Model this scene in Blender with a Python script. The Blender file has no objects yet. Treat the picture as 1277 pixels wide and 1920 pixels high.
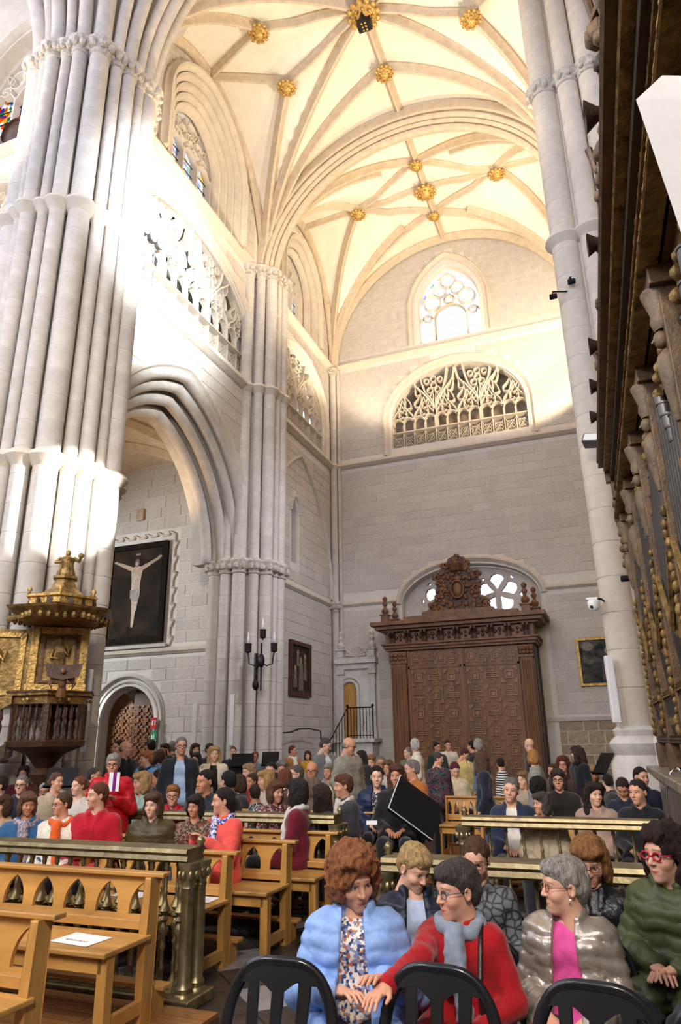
import bpy, math, random
import numpy as np
from mathutils import Vector, Matrix
from mathutils.geometry import tessellate_polygon
random.seed(7); RNG = np.random.default_rng(7)
SC = bpy.context.scene; COL = SC.collection
PI = math.pi

# ------------------------------------------------------------------ camera
CAM_H, FPX = 1.65, 1280.0
def cam_axes(yaw, pitch, roll):
    yaw, pitch, roll = map(math.radians, (yaw, pitch, roll))
    fw0 = np.array([-math.sin(yaw), math.cos(yaw), 0]); r = np.array([math.cos(yaw), math.sin(yaw), 0]); up = np.array([0, 0, 1.])
    f = math.cos(pitch)*fw0 + math.sin(pitch)*up; u = -math.sin(pitch)*fw0 + math.cos(pitch)*up
    return (math.cos(roll)*r + math.sin(roll)*u, -math.sin(roll)*r + math.cos(roll)*u, f)
AXR, AXU, AXF = cam_axes(20.88, 18.56, -0.877)
cd = bpy.data.cameras.new('camera'); cam = bpy.data.objects.new('camera', cd); COL.objects.link(cam)
cd.sensor_fit = 'VERTICAL'; cd.sensor_height = 36.0; cd.sensor_width = 36.0; cd.lens = 24.0
cd.clip_start = 0.05; cd.clip_end = 200
cam.matrix_world = Matrix(((AXR[0], AXU[0], -AXF[0], 0), (AXR[1], AXU[1], -AXF[1], 0), (AXR[2], AXU[2], -AXF[2], CAM_H), (0, 0, 0, 1)))
SC.camera = cam
CAMP = np.array([0, 0, CAM_H])
def ray(px, py): return AXR*((px-638.5)/FPX) - AXU*((py-960)/FPX) + AXF
def dep(px, py, t): return CAMP + ray(px, py)*t
def onY(px, py, Y): d = ray(px, py); return CAMP + d*(Y/d[1])
def onX(px, py, X): d = ray(px, py); return CAMP + d*(X/d[0])
def onZ(px, py, Z): d = ray(px, py); return CAMP + d*((Z-CAM_H)/d[2])

# ------------------------------------------------------------------ world, light, exposure
SC.view_settings.view_transform = 'Standard'; SC.view_settings.look = 'None'
SC.view_settings.gamma = 1.0; SC.view_settings.use_curve_mapping = False
SC.view_settings.exposure = 0.45
SC.cycles.max_bounces = 8; SC.cycles.diffuse_bounces = 4; SC.cycles.glossy_bounces = 3
SC.cycles.transparent_max_bounces = 8; SC.cycles.sample_clamp_indirect = 6.0
SC.cycles.caustics_reflective = False; SC.cycles.caustics_refractive = False
W = bpy.data.worlds.new('overcast_sky'); SC.world = W; W.use_nodes = True
bg = W.node_tree.nodes['Background']; bg.inputs[0].default_value = (0.76, 0.80, 1.0, 1); bg.inputs[1].default_value = 2.35
def spot(name, loc, aim, energy, color, angle=80, blend=0.6, radius=0.15):
    l = bpy.data.lights.new(name, 'SPOT'); l.energy = energy; l.color = color; l.spot_size = math.radians(angle); l.spot_blend = blend
    l.shadow_soft_size = radius
    o = bpy.data.objects.new(name, l); COL.objects.link(o); o.location = loc
    d = Vector(aim) - Vector(loc); o.rotation_euler = d.to_track_quat('-Z', 'Y').to_euler(); return o
def area(name, loc, aim, energy, color, sx, sy):
    l = bpy.data.lights.new(name, 'AREA'); l.shape = 'RECTANGLE'; l.size = sx; l.size_y = sy; l.energy = energy; l.color = color
    o = bpy.data.objects.new(name, l); COL.objects.link(o); o.location = loc
    d = Vector(aim) - Vector(loc); o.rotation_euler = d.to_track_quat('-Z', 'Y').to_euler(); return o
WARM = (1.0, 0.80, 0.56); WARM2 = (1.0, 0.88, 0.72); COOL = (0.90, 0.95, 1.0)
# warm uplights standing on the ledges, thrown at vault and end wall
spot('uplight_ledge_right', (0.45, 15.4, 10.7), (-4.2, 17.6, 18.5), 1050, WARM, 112, 0.35)
spot('uplight_end_wall', (0.45, 17.2, 10.62), (-2.3, 20.0, 14.5), 800, WARM, 90, 0.22)
spot('uplight_ledge_left', (-7.2, 17.4, 10.8), (-3.5, 18.6, 17.5), 450, WARM, 118, 0.4)
spot('uplight_near_right', (0.45, 12.6, 10.7), (-4.5, 11.6, 18.4), 1350, WARM, 112, 0.35)
spot('uplight_near_left', (-6.4, 9.4, 10.8), (-3.4, 12.0, 18.4), 640, WARM, 118, 0.4)
spot('uplight_side_chapel', (-9.4, 12.6, 5.9), (-11.0, 12.0, 9.6), 150, (1.0, 0.66, 0.38), 150, 0.8)
# daylight floods: gallery and wall of the near bay, the beam on the crossing pier, the side door; added fill spots follow
spot('gallery_flood', (0.6, 6.4, 10.2), (-7.95, 9.8, 11.2), 13000, COOL, 38, 1.0, 0.3)
spot('gallery_lamp', (-7.35, 9.1, 12.9), (-8.2, 11.0, 12.0), 160, COOL, 140, 0.8)
spot('pier_beam', (0.6, 8.9, 7.0), (-7.35, 7.6, 5.1), 12000, (1.0, 0.97, 0.93), 13, 0.5, 0.03)
spot('door_daylight', (-13.4, 14.0, 3.2), (-11.7, 15.6, 1.5), 160, (1, 0.98, 0.95), 60, 0.6)
spot('aisle_fill', (-14.8, 10.6, 6.0), (-10.6, 14.6, 4.2), 900, COOL, 115, 0.9, 0.6)  # unseen spot added to brighten the aisle wall; no window behind it
spot('pier_wash', (-1.5, -2.5, 7.5), (-8.2, 7.4, 7.2), 2200, WARM2, 42, 1.0, 0.3)  # warm spot without a fixture, added to brighten and warm the crossing pier
spot('chancel_warm_fill', (-9.6, 5.4, 10.8), (-11.0, 8.4, 16.0), 520, WARM, 110, 0.8)  # unseen warm spot added to lift the flat grey chancel wall
spot('far_bay_cool_fill', (0.3, 12.3, 8.6), (-7.95, 16.0, 4.6), 1000, (0.72, 0.78, 1.0), 62, 0.9, 0.4)  # cool spot added to tint the far bay lavender; no windows opposite
# stage light from the choir side, over the congregation
spot('stage_flood_a', (0.9, -3.0, 7.0), (-2.2, 6.0, 0.8), 1250, WARM2, 75, 0.9, 0.35)
spot('stage_flood_b', (-6.0, -2.0, 7.5), (-3.5, 8.0, 1.0), 950, WARM2, 80, 0.9, 0.35)
spot('stage_flood_c', (-1.0, -1.0, 7.5), (0.2, 11.0, 2.5), 900, WARM2, 50, 0.9, 0.3)

# ------------------------------------------------------------------ tagging helpers
def tag(o, label=None, cat=None, group=None, kind=None):
    if label: o['label'] = label
    if cat: o['category'] = cat
    if group: o['group'] = group
    if kind: o['kind'] = kind
    return o
def empty(name, loc=(0, 0, 0), rz=0.0, parent=None):
    o = bpy.data.objects.new(name, None); COL.objects.link(o); o.location = loc; o.rotation_euler = (0, 0, rz)
    o.empty_display_size = 0.1
    if parent: o.parent = parent
    return o
def link(name, me, parent=None, loc=None, rz=None):
    o = bpy.data.objects.new(name, me); COL.objects.link(o)
    if parent: o.parent = parent
    if loc is not None: o.location = loc
    if rz is not None: o.rotation_euler = (0, 0, rz)
    return o
def copy_tree(o, parent=None):
    c = o.copy(); COL.objects.link(c); c.parent = parent
    for ch in list(o.children): copy_tree(ch, c)
    return c

# ------------------------------------------------------------------ mesh builder
def tess(loops):
    tri = tessellate_polygon([[Vector((p[0], p[1], 0)) for p in lp] for lp in loops])
    return tri
class MB:
    def __init__(s): s.v = []; s.f = []; s.mi = []; s.cur = 0
    def add(s, vs, fs):
        n = len(s.v); s.v += [tuple(p) for p in vs]; s.f += [tuple(i+n for i in f) for f in fs]; s.mi += [s.cur]*len(fs); return s
    def box(s, x0, x1, y0, y1, z0, z1):
        return s.add([(x0,y0,z0),(x1,y0,z0),(x1,y1,z0),(x0,y1,z0),(x0,y0,z1),(x1,y0,z1),(x1,y1,z1),(x0,y1,z1)],
                     [(0,3,2,1),(4,5,6,7),(0,1,5,4),(1,2,6,5),(2,3,7,6),(3,0,4,7)])
    def cbox(s, x0, x1, y0, y1, z0, z1, c):       # box with chamfered edges on the -Y face (x,z plane)
        a = [(x0,y1,z0),(x1,y1,z0),(x1,y1,z1),(x0,y1,z1)]; b = [(x0,y0+c,z0),(x1,y0+c,z0),(x1,y0+c,z1),(x0,y0+c,z1)]
        d = [(x0+c,y0,z0+c),(x1-c,y0,z0+c),(x1-c,y0,z1-c),(x0+c,y0,z1-c)]
        fs = [(8,9,10,11)]
        for k in range(4):
            j = (k+1) % 4; fs += [(k, j, 4+j, 4+k), (4+k, 4+j, 8+j, 8+k)]
        return s.add(a+b+d, fs)
    def prism(s, outer, h0, h1, fn, holes=()):
        loops = [list(outer)] + [list(h) for h in holes]; flat = [p for l in loops for p in l]; n = len(flat)
        tri = tess(loops)
        vs = [fn(p[0], p[1], h0) for p in flat] + [fn(p[0], p[1], h1) for p in flat]
        fs = [tuple(t) for t in tri] + [tuple(i+n for i in reversed(t)) for t in tri]
        k = 0
        for l in loops:
            m = len(l)
            for i in range(m):
                j = (i+1) % m; fs.append((k+i, k+j, n+k+j, n+k+i))
            k += m
        return s.add(vs, fs)
    def lathe(s, prof, c=(0, 0, 0), seg=16, fn=None, a0=0.0, a1=2*PI):
        full = abs(a1-a0-2*PI) < 1e-6; m = seg if full else seg+1
        vs = []; fs = []
        for r, z in prof:
            for k in range(m):
                a = a0+(a1-a0)*k/seg; p = (r*math.cos(a), r*math.sin(a), z)
                if fn: p = fn(*p)
                vs.append((p[0]+c[0], p[1]+c[1], p[2]+c[2]))
        for i in range(len(prof)-1):
            for k in range(seg):
                k2 = (k+1) % m if full else k+1
                fs.append((i*m+k, i*m+k2, (i+1)*m+k2, (i+1)*m+k))
        if full:
            if prof[0][0] > 1e-5: fs.append(tuple(range(m-1, -1, -1)))
            if prof[-1][0] > 1e-5: fs.append(tuple((len(prof)-1)*m+k for k in range(m)))
        return s.add(vs, fs)
    def sweep(s, path, prof, ref=(0, 0, 1), closed=False, caps=True):
        P = [Vector(p) for p in path]; n = len(P); m = len(prof); vs = []; fs = []
        ref = Vector(ref)
        for i in range(n):
            if closed: t = P[(i+1) % n]-P[i-1]
            else: t = P[min(i+1, n-1)]-P[max(i-1, 0)]
            t.normalize(); b = t.cross(ref)
            if b.length < 1e-4: b = t.cross(Vector((0.3, 0.7, 0.2)))
            b.normalize(); nn = b.cross(t)
            for a, c in prof: vs.append(P[i]+b*a+nn*c)
        for i in range(n if closed else n-1):
            i2 = (i+1) % n
            for k in range(m):
                k2 = (k+1) % m; fs.append((i*m+k, i*m+k2, i2*m+k2, i2*m+k))
        if caps and not closed:
            fs.append(tuple(range(m-1, -1, -1))); fs.append(tuple((n-1)*m+k for k in range(m)))
        return s.add(vs, fs)
    def tube(s, path, r, seg=6, closed=False):
        P = [Vector(p) for p in path]; n = len(P); vs = []; fs = []
        rr = r if isinstance(r, (list, tuple)) else [r]*n
        prev = None
        for i in range(n):
            t = (P[(i+1) % n]-P[i-1]) if closed else (P[min(i+1, n-1)]-P[max(i-1, 0)])
            if t.length < 1e-9: t = Vector((0, 0, 1))
            t.normalize()
            if prev is None:
                prev = t.orthogonal().normalized()
            u = prev - t*prev.dot(t)
            u = u.normalized() if u.length > 1e-6 else t.orthogonal().normalized()
            prev = u; w = t.cross(u)
            for k in range(seg):
                a = 2*PI*k/seg; vs.append(P[i]+(u*math.cos(a)+w*math.sin(a))*rr[i])
        for i in range(n if closed else n-1):
            i2 = (i+1) % n
            for k in range(seg):
                k2 = (k+1) % seg; fs.append((i*seg+k, i*seg+k2, i2*seg+k2, i2*seg+k))
        if not closed:
            fs.append(tuple(range(seg-1, -1, -1))); fs.append(tuple((n-1)*seg+k for k in range(seg)))
        return s.add(vs, fs)
    def ball(s, c, r, seg=10, rings=7, sc=(1, 1, 1)):
        vs = []; fs = []
        for i in range(rings+1):
            t = PI*i/rings
            for k in range(seg):
                a = 2*PI*k/seg; vs.append((c[0]+r*sc[0]*math.sin(t)*math.cos(a), c[1]+r*sc[1]*math.sin(t)*math.sin(a), c[2]-r*sc[2]*math.cos(t)))
        for i in range(rings):
            for k in range(seg):
                k2 = (k+1) % seg; fs.append((i*seg+k, i*seg+k2, (i+1)*seg+k2, (i+1)*seg+k))
        return s.add(vs, fs)
    def mesh(s, name, mat, smooth=False):
        me = bpy.data.meshes.new(name); me.from_pydata([tuple(p) for p in s.v], [], s.f)
        mats = mat if isinstance(mat, (list, tuple)) else [mat]
        for x in mats: me.materials.append(x)
        if len(mats) > 1: me.polygons.foreach_set('material_index', s.mi)
        if smooth: me.polygons.foreach_set('use_smooth', [True]*len(me.polygons))
        me.validate(); me.update()
        return me
    def build(s, name, mat, parent=None, smooth=False, loc=None, rz=None, bevel=0, auto=False):
        o = link(name, s.mesh(name, mat, smooth or auto), parent, loc, rz)
        if auto: auto_smooth(o.data)
        if bevel:
            m = o.modifiers.new('bevel', 'BEVEL'); m.width = bevel; m.segments = 2; m.limit_method = 'ANGLE'; m.angle_limit = math.radians(40)
        return o
def auto_smooth(me, ang=40):
    me.polygons.foreach_set('use_smooth', [True]*len(me.polygons))
    try: me.set_sharp_from_angle(angle=math.radians(ang))
    except Exception: pass

# ------------------------------------------------------------------ materials
def nt(name):
    m = bpy.data.materials.new(name); m.use_nodes = True; t = m.node_tree
    return m, t, t.nodes['Principled BSDF']
def mat(name, col, rough=0.6, metal=0.0, var=0.12, scale=8.0, bump=0.0, bscale=40.0, rnd=0.0, stretch=None, sheen=0.0, spec=0.5, dirt=None):
    m, t, b = nt(name); N = t.nodes; L = t.links
    b.inputs['Roughness'].default_value = rough; b.inputs['Metallic'].default_value = metal
    b.inputs['Specular IOR Level'].default_value = spec
    if sheen: b.inputs['Sheen Weight'].default_value = sheen
    tc = N.new('ShaderNodeTexCoord'); mp = N.new('ShaderNodeMapping'); L.new(tc.outputs['Object'], mp.inputs['Vector'])
    if stretch: mp.inputs['Scale'].default_value = stretch
    no = N.new('ShaderNodeTexNoise'); no.inputs['Scale'].default_value = scale; no.inputs['Detail'].default_value = 6; no.inputs['Roughness'].default_value = 0.65
    L.new(mp.outputs[0], no.inputs['Vector'])
    r = N.new('ShaderNodeValToRGB'); L.new(no.outputs['Fac'], r.inputs[0])
    e = r.color_ramp.elements; e[0].position = 0.30; e[1].position = 0.72
    c = np.array(col[:3]); d = np.array(dirt if dirt else c*(1-1.6*var))
    e[0].color = (*np.clip(d, 0, 1), 1); e[1].color = (*np.clip(c*(1+var), 0, 1), 1)
    out = r.outputs['Color']
    if rnd:
        oi = N.new('ShaderNodeObjectInfo'); mr = N.new('ShaderNodeMapRange'); mr.inputs[3].default_value = 1-rnd; mr.inputs[4].default_value = 1+rnd*0.7
        L.new(oi.outputs['Random'], mr.inputs[0]); mx = N.new('ShaderNodeVectorMath'); mx.operation = 'SCALE'
        L.new(out, mx.inputs[0]); L.new(mr.outputs[0], mx.inputs['Scale']); out = mx.outputs[0]
    L.new(out, b.inputs['Base Color'])
    if bump:
        n2 = N.new('ShaderNodeTexNoise'); n2.inputs['Scale'].default_value = bscale; n2.inputs['Detail'].default_value = 5; L.new(mp.outputs[0], n2.inputs['Vector'])
        bp = N.new('ShaderNodeBump'); bp.inputs['Strength'].default_value = bump; bp.inputs['Distance'].default_value = 0.02
        L.new(n2.outputs['Fac'], bp.inputs['Height']); L.new(bp.outputs[0], b.inputs['Normal'])
    return m
def emit(name, col, s):
    m, t, b = nt(name); b.inputs['Base Color'].default_value = (*col, 1); b.inputs['Emission Color'].default_value = (*col, 1); b.inputs['Emission Strength'].default_value = s; return m
M = {}
M['stone'] = mat('ashlar_limestone', (0.60, 0.555, 0.50), 0.9, var=0.10, scale=5, bump=0.25, bscale=60, rnd=0.07, spec=0.2)
M['mortar'] = mat('lime_mortar', (0.71, 0.67, 0.615), 0.95, var=0.06, scale=6, bump=0.15, spec=0.2)
M['stone_warm'] = mat('cream_limestone', (0.66, 0.59, 0.49), 0.9, var=0.08, scale=4, bump=0.2, bscale=50, rnd=0.05, spec=0.2)
M['plaster'] = mat('vault_plaster', (0.80, 0.745, 0.65), 0.95, var=0.05, scale=2.2, bump=0.1, bscale=30, spec=0.2)
M['rib'] = mat('rib_stone', (0.60, 0.50, 0.375), 0.9, var=0.12, scale=6, bump=0.15, spec=0.2)
M['carve'] = mat('carved_limestone', (0.58, 0.53, 0.46), 0.9, var=0.28, scale=14, bump=0.9, bscale=26, spec=0.2)
M['white_stone'] = mat('pale_portal_stone', (0.66, 0.63, 0.58), 0.85, var=0.10, scale=7, bump=0.3, bscale=50, spec=0.2)
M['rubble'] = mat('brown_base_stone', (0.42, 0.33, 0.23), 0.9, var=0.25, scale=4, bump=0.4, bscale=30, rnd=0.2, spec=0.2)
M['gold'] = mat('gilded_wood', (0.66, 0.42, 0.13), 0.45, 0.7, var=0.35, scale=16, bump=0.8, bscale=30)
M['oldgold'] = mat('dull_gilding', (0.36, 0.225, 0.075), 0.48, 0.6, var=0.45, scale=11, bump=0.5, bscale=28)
M['walnut'] = mat('carved_walnut', (0.185, 0.080, 0.031), 0.5, var=0.35, scale=5, bump=0.3, bscale=50, stretch=(1, 1, 0.15))
M['walnut_l'] = mat('oiled_walnut', (0.27, 0.118, 0.046), 0.42, var=0.35, scale=6, bump=0.2, bscale=50, stretch=(1, 1, 0.15), rnd=0.12)
M['walnut_d'] = mat('dark_walnut', (0.075, 0.032, 0.014), 0.5, var=0.35, scale=7, bump=0.5, bscale=30)
M['pine'] = mat('varnished_pine', (0.57, 0.30, 0.080), 0.30, var=0.28, scale=5, bump=0.06, bscale=40, stretch=(0.18, 1, 1), rnd=0.08)
M['pine_v'] = mat('varnished_pine_upright', (0.57, 0.30, 0.080), 0.30, var=0.28, scale=5, bump=0.06, bscale=40, stretch=(1, 1, 0.18), rnd=0.08)
M['floorwood'] = mat('floorboard', (0.36, 0.16, 0.055), 0.30, var=0.35, scale=5, bump=0.08, bscale=40, stretch=(0.15, 1, 1), rnd=0.18)
M['brass'] = mat('aged_brass', (0.28, 0.225, 0.12), 0.42, 0.8, var=0.30, scale=9, bump=0.1, bscale=40)
M['brass_g'] = mat('tarnished_brass', (0.33, 0.275, 0.145), 0.38, 0.8, var=0.3, scale=12, bump=0.08, bscale=40)
M['iron'] = mat('black_iron', (0.018, 0.017, 0.018), 0.45, 0.6, var=0.3, scale=20, bump=0.2)
M['black'] = mat('black_plastic', (0.010, 0.010, 0.011), 0.6, var=0.1, spec=0.15)
M['chair'] = mat('glossy_black_plastic', (0.012, 0.012, 0.014), 0.18, var=0.1, bump=0.03, bscale=200)
M['white'] = mat('white_enamel', (0.86, 0.87, 0.86), 0.4, var=0.03)
M['grey'] = mat('grey_enamel', (0.16, 0.17, 0.17), 0.4, var=0.08)
M['paper'] = mat('white_paper', (0.86, 0.86, 0.87), 0.7, var=0.02)
M['ink'] = mat('black_ink', (0.03, 0.03, 0.04), 0.7, var=0.02)
M['darkslab'] = mat('dark_slate_flagstone', (0.055, 0.048, 0.046), 0.28, var=0.35, scale=4, bump=0.1, bscale=30, rnd=0.2)
M['lightslab'] = mat('grey_marble_flagstone', (0.34, 0.33, 0.34), 0.25, var=0.2, scale=3, bump=0.06, rnd=0.15)
M['glass'], t_, b_ = nt('clear_leaded_glass'); b_.inputs['Base Color'].default_value = (0.95, 0.97, 1, 1); b_.inputs['Transmission Weight'].default_value = 1; b_.inputs['Roughness'].default_value = 0.0; b_.inputs['IOR'].default_value = 1.01
def stained(name, cols, scale, clear=0.35):
    m, t, b = nt(name); N = t.nodes; L = t.links
    tc = N.new('ShaderNodeTexCoord'); vo = N.new('ShaderNodeTexVoronoi'); vo.inputs['Scale'].default_value = scale; L.new(tc.outputs['Object'], vo.inputs['Vector'])
    sp = N.new('ShaderNodeSeparateColor'); L.new(vo.outputs['Color'], sp.inputs[0]); r = N.new('ShaderNodeValToRGB'); r.color_ramp.interpolation = 'CONSTANT'; L.new(sp.outputs[0], r.inputs[0])
    els = r.color_ramp.elements; els[0].color = (0.95, 0.97, 1, 1); els[0].position = 0; els[1].position = clear; els[1].color = (*cols[0], 1)
    for i, c in enumerate(cols[1:]):
        e = els.new(clear+(1-clear)*(i+1)/len(cols)); e.color = (*c, 1)
    tr = N.new('ShaderNodeBsdfTransparent'); L.new(r.outputs[0], tr.inputs[0]); L.new(tr.outputs[0], N['Material Output'].inputs[0]); N.remove(b)
    return m
M['stained'] = stained('stained_glass', [(0.1, 0.15, 0.7), (0.8, 0.3, 0.05), (0.9, 0.6, 0.1), (0.5, 0.1, 0.35), (0.1, 0.4, 0.3)], 9)
M['stained_l'] = stained('light_stained_glass', [(0.62, 0.7, 0.98), (0.95, 0.86, 0.6), (0.65, 0.88, 0.72)], 8, 0.74)
# ------------------------------------------------------------------ architecture
XL, XR, YE = -7.93, 0.83, 20.0; XC = (XL+XR)/2
Z1, Z2, Z3 = 5.73, 10.42, 14.22
def arc(uc, hw, zs, rise, n=24):
    if rise >= hw*1.02:
        R = (hw*hw+rise*rise)/(2*hw); cx = hw-R; a = math.acos((R-hw)/R); out = []
        for k in range(n+1):
            th = PI - a*k/n; out.append((uc-cx+R*math.cos(th), zs+R*math.sin(th)))
        return out + [(2*uc-p[0], p[1]) for p in reversed(out[:-1])]
    return [(uc-hw*math.cos(PI*k/(2*n)), zs+rise*math.sin(PI*k/(2*n))) for k in range(2*n+1)]
def opening(uc, hw, z0, zs, rise, n=16):
    return [(uc-hw, z0)] + arc(uc, hw, zs, rise, n) + [(uc+hw, z0)]
def inpoly(p, poly):
    x, y = p; c = False; j = len(poly)-1
    for i in range(len(poly)):
        xi, yi = poly[i]; xj, yj = poly[j]
        if (yi > y) != (yj > y) and x < (xj-xi)*(y-yi)/(yj-yi)+xi: c = not c
        j = i
    return c
fY = lambda y: (lambda u, v, w: (u, y+w, v))          # wall facing -Y at Y=y, w goes into the wall
fX = lambda x: (lambda u, v, w: (x-w, u, v))          # wall facing +X at X=x
def unit_block():
    b = MB(); b.cbox(-0.5, 0.5, -0.012, 0.0, -0.5, 0.5, 0.008); return b
_ub = {}
def ashlar(wall, facing, plane, u0, u1, v0, v1, excl, ch, bl, material, limit=300, gap=0.02, seed=1):
    rnd = random.Random(seed); blocks = []
    v = v0; row = 0
    while v < v1-0.05:
        h = min(ch*rnd.uniform(0.88, 1.12), v1-v)
        N = 240; ok = []
        for k in range(N+1):
            u = u0+(u1-u0)*k/N
            ok.append(not any(inpoly((u, vv), e) for e in excl for vv in (v+0.02, v+h*0.5, v+h-0.02)))
        k = 0
        while k <= N:
            if not ok[k]: k += 1; continue
            s = k
            while k <= N and ok[k]: k += 1
            a, b = u0+(u1-u0)*s/N, u0+(u1-u0)*(k-1)/N
            u = a; first = True
            while u < b-0.02:
                l = bl*rnd.uniform(0.65, 1.35)*(0.5 if first and row % 2 else 1); first = False
                e = u+l
                if b-e < 0.2: e = b
                blocks.append((u, e, v, v+h)); u = e
        v += h; row += 1
    def pos(b): return ((b[0]+b[1])/2, (b[2]+b[3])/2)
    def d2(b):
        u, z = pos(b); p = (u, plane, z) if facing == 'Y' else (plane, u, z)
        return p[0]**2+p[1]**2+(p[2]-CAM_H)**2
    blocks.sort(key=d2)
    key = material
    if key not in _ub: _ub[key] = unit_block().mesh('stone_block', M[material])
    for b in blocks[:limit]:
        u, z = pos(b); o = link('stone_block', _ub[key], wall, (u, plane, z) if facing == 'Y' else (plane, u, z), 0 if facing == 'Y' else PI/2)
        o.scale = (b[1]-b[0]-gap, rnd.uniform(0.7, 1.5), b[3]-b[2]-gap)
    if blocks[limit:]:
        m = MB()
        for b in blocks[limit:]:
            m.prism([(b[0]+gap/2, b[2]+gap/2), (b[1]-gap/2, b[2]+gap/2), (b[1]-gap/2, b[3]-gap/2), (b[0]+gap/2, b[3]-gap/2)], -0.012, 0, fY(plane) if facing == 'Y' else fX(plane))
        m.build('stone_courses', M[material], wall)['kind'] = 'stuff'
def structure(o, label=None): o['kind'] = 'structure'; 
def moulding(parent, name, path, w, d, ref, material='stone_warm', n=3):
    # stepped, rounded string / hood profile: w across, d proud
    prof = [(-w/2, 0), (-w/2, d*0.35), (-w*0.25, d*0.55), (-w*0.12, d), (w*0.15, d), (w*0.30, d*0.6), (w/2, d*0.3), (w/2, 0)]
    b = MB(); b.sweep(path, prof, ref); o = b.build(name, M[material], parent, auto=True); return o

# ---- floor: slabs, wooden platform, boards
fl = MB().box(-16, 9, -14, 24, -0.2, -0.03).build('floor', M['darkslab']); structure(fl)
slab_d = MB().box(-0.49, 0.49, -0.49, 0.49, -0.03, 0.0).mesh('flagstone', M['darkslab']); slab_l = MB().box(-0.49, 0.49, -0.49, 0.49, -0.03, 0.0).mesh('flagstone', M['lightslab'])
SL = 0.46
n_ = 0
for i in range(-10, 30):
    for j in range(-10, 30):
        x, y = -2.1+(i-j)*SL*0.7071, 4.0+(i+j-12)*SL*0.7071
        if -4.5 < x < 1.0 and 1.6 < y < 8.0 and n_ < 290:
            o = link('flagstone', slab_l if (i+j) % 2 and (i % 2) else slab_d, fl, (x, y, 0), PI/4); o.scale = (SL, SL, 1); n_ += 1
def boards(name, x0, x1, y0, y1, z, wd, along='X', seed=3, label=None):
    rnd = random.Random(seed); b = MB().box(x0, x1, y0, y1, max(z-0.12, -0.02), z-0.02); o = b.build(name, M['walnut'])
    c = y0
    bm = MB().box(-0.5, 0.5, -0.5, 0.5, -0.02, 0).mesh('floorboard', M['floorwood'])
    if along == 'X':
        while c < y1-0.01:
            a = x0 - rnd.uniform(0, 1)
            while a < x1:
                e = min(a+rnd.uniform(1.4, 2.2), x1); s = max(a, x0)
                if e-s > 0.03:
                    q = link('floorboard', bm, o, ((s+e)/2, min(c+wd/2, y1), z)); q.scale = (e-s-0.006, wd-0.006, 1)
                a = e
            c += wd
    structure(o); return o
boards('floor_platform', -6.2, -2.55, 1.9, 4.42, 0.055, 0.14)
boards('floor_aisle', -2.75, -0.9, 8.7, 14.4, 0.06, 0.16, seed=5)

# ---- end wall
win_up = opening(XC-0.02, 1.06, 14.5, 15.9, 1.55); tri_e = opening(XC, 2.20, 10.78, 11.75, 1.78); arch_lo = opening(XC-0.06, 2.05, 2.0, 5.55, 1.10)
wb = MB(); wb.prism([(XL-0.6, 0), (XR+1, 0), (XR+1, 19.6), (XL-0.6, 19.6)], 0, 0.55, fY(YE), [win_up, tri_e, arch_lo])
wall_end = wb.build('wall_end', M['mortar']); structure(wall_end)
ex_up = opening(XC-0.02, 1.42, 14.2, 15.8, 2.15); ex_tri = opening(XC, 2.48, 10.5, 11.75, 2.06); ex_lo = opening(XC-0.06, 2.15, 0, 5.6, 1.22)
ex_strings = [[(-9, z-0.10), (2, z-0.10), (2, z+0.12), (-9, z+0.12)] for z in (Z1, Z2, Z3)]
ex_portal = [(-7.95, 0), (-6.5, 0), (-6.5, 4.0), (-7.95, 4.0)]
ashlar(wall_end, 'Y', YE, XL, XR, 0.0, 18.9, [ex_up, ex_tri, ex_lo, ex_portal, [(-2, 0), (1, 0), (1, 2.2), (-2, 2.2)]]+ex_strings, 0.27, 0.62, 'stone', 300, seed=11)
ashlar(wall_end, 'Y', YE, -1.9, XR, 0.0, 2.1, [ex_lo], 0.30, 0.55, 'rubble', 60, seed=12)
MB().sweep([(-1.9, YE-0.02, 2.12), (XR, YE-0.02, 2.12)], [(-.05, 0), (-.05, .05), (.05, .03), (.05, 0)], (0, -1, 0)).build('dado_ledge', M['stone'], wall_end)
for z, w, d in ((Z2, 0.22, 0.20), (Z3, 0.20, 0.16)):
    moulding(wall_end, 'string_course', [(XL, YE, z), (XR+0.5, YE, z)], w, d, (0, -1, 0))
moulding(wall_end, 'string_course', [(XL, YE, Z1), (XC-2.25, YE, Z1)], 0.16, 0.10, (0, -1, 0))
moulding(wall_end, 'string_course', [(XC+2.12, YE, Z1), (XR+0.5, YE, Z1)], 0.16, 0.10, (0, -1, 0))
def arch_hood(parent, pts, fn, w, d, ref, material='stone_warm', name='hood_mould'):
    return moulding(parent, name, [fn(u, v, 0) for u, v in pts], w, d, ref, material)
FE = fY(YE)
arch_hood(wall_end, arc(XC-0.06, 2.16, 5.6, 1.22), FE, 0.20, 0.10, (0, -1, 0))
for k, (hw, r, w_) in enumerate(((1.38, 2.05, 0.05), (1.24, 1.84, 0.16), (1.12, 1.64, 0.30))):
    p = [(XC-0.02-hw, 14.5)] + arc(XC-0.02, hw, 15.85, r) + [(XC-0.02+hw, 14.5)]
    moulding(wall_end, 'window_order', [FE(u, v, -0.02+w_*0.6) for u, v in p], 0.16, 0.10, (0, -1, 0))
for hw, r, w_ in ((2.42, 1.98, 0.0), (2.28, 1.85, 0.10)):
    p = [(XC-hw, 10.55)] + arc(XC, hw, 11.75, r) + [(XC+hw, 10.55)]
    moulding(wall_end, 'gallery_order', [FE(u, v, w_) for u, v in p], 0.16, 0.12, (0, -1, 0))
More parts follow.
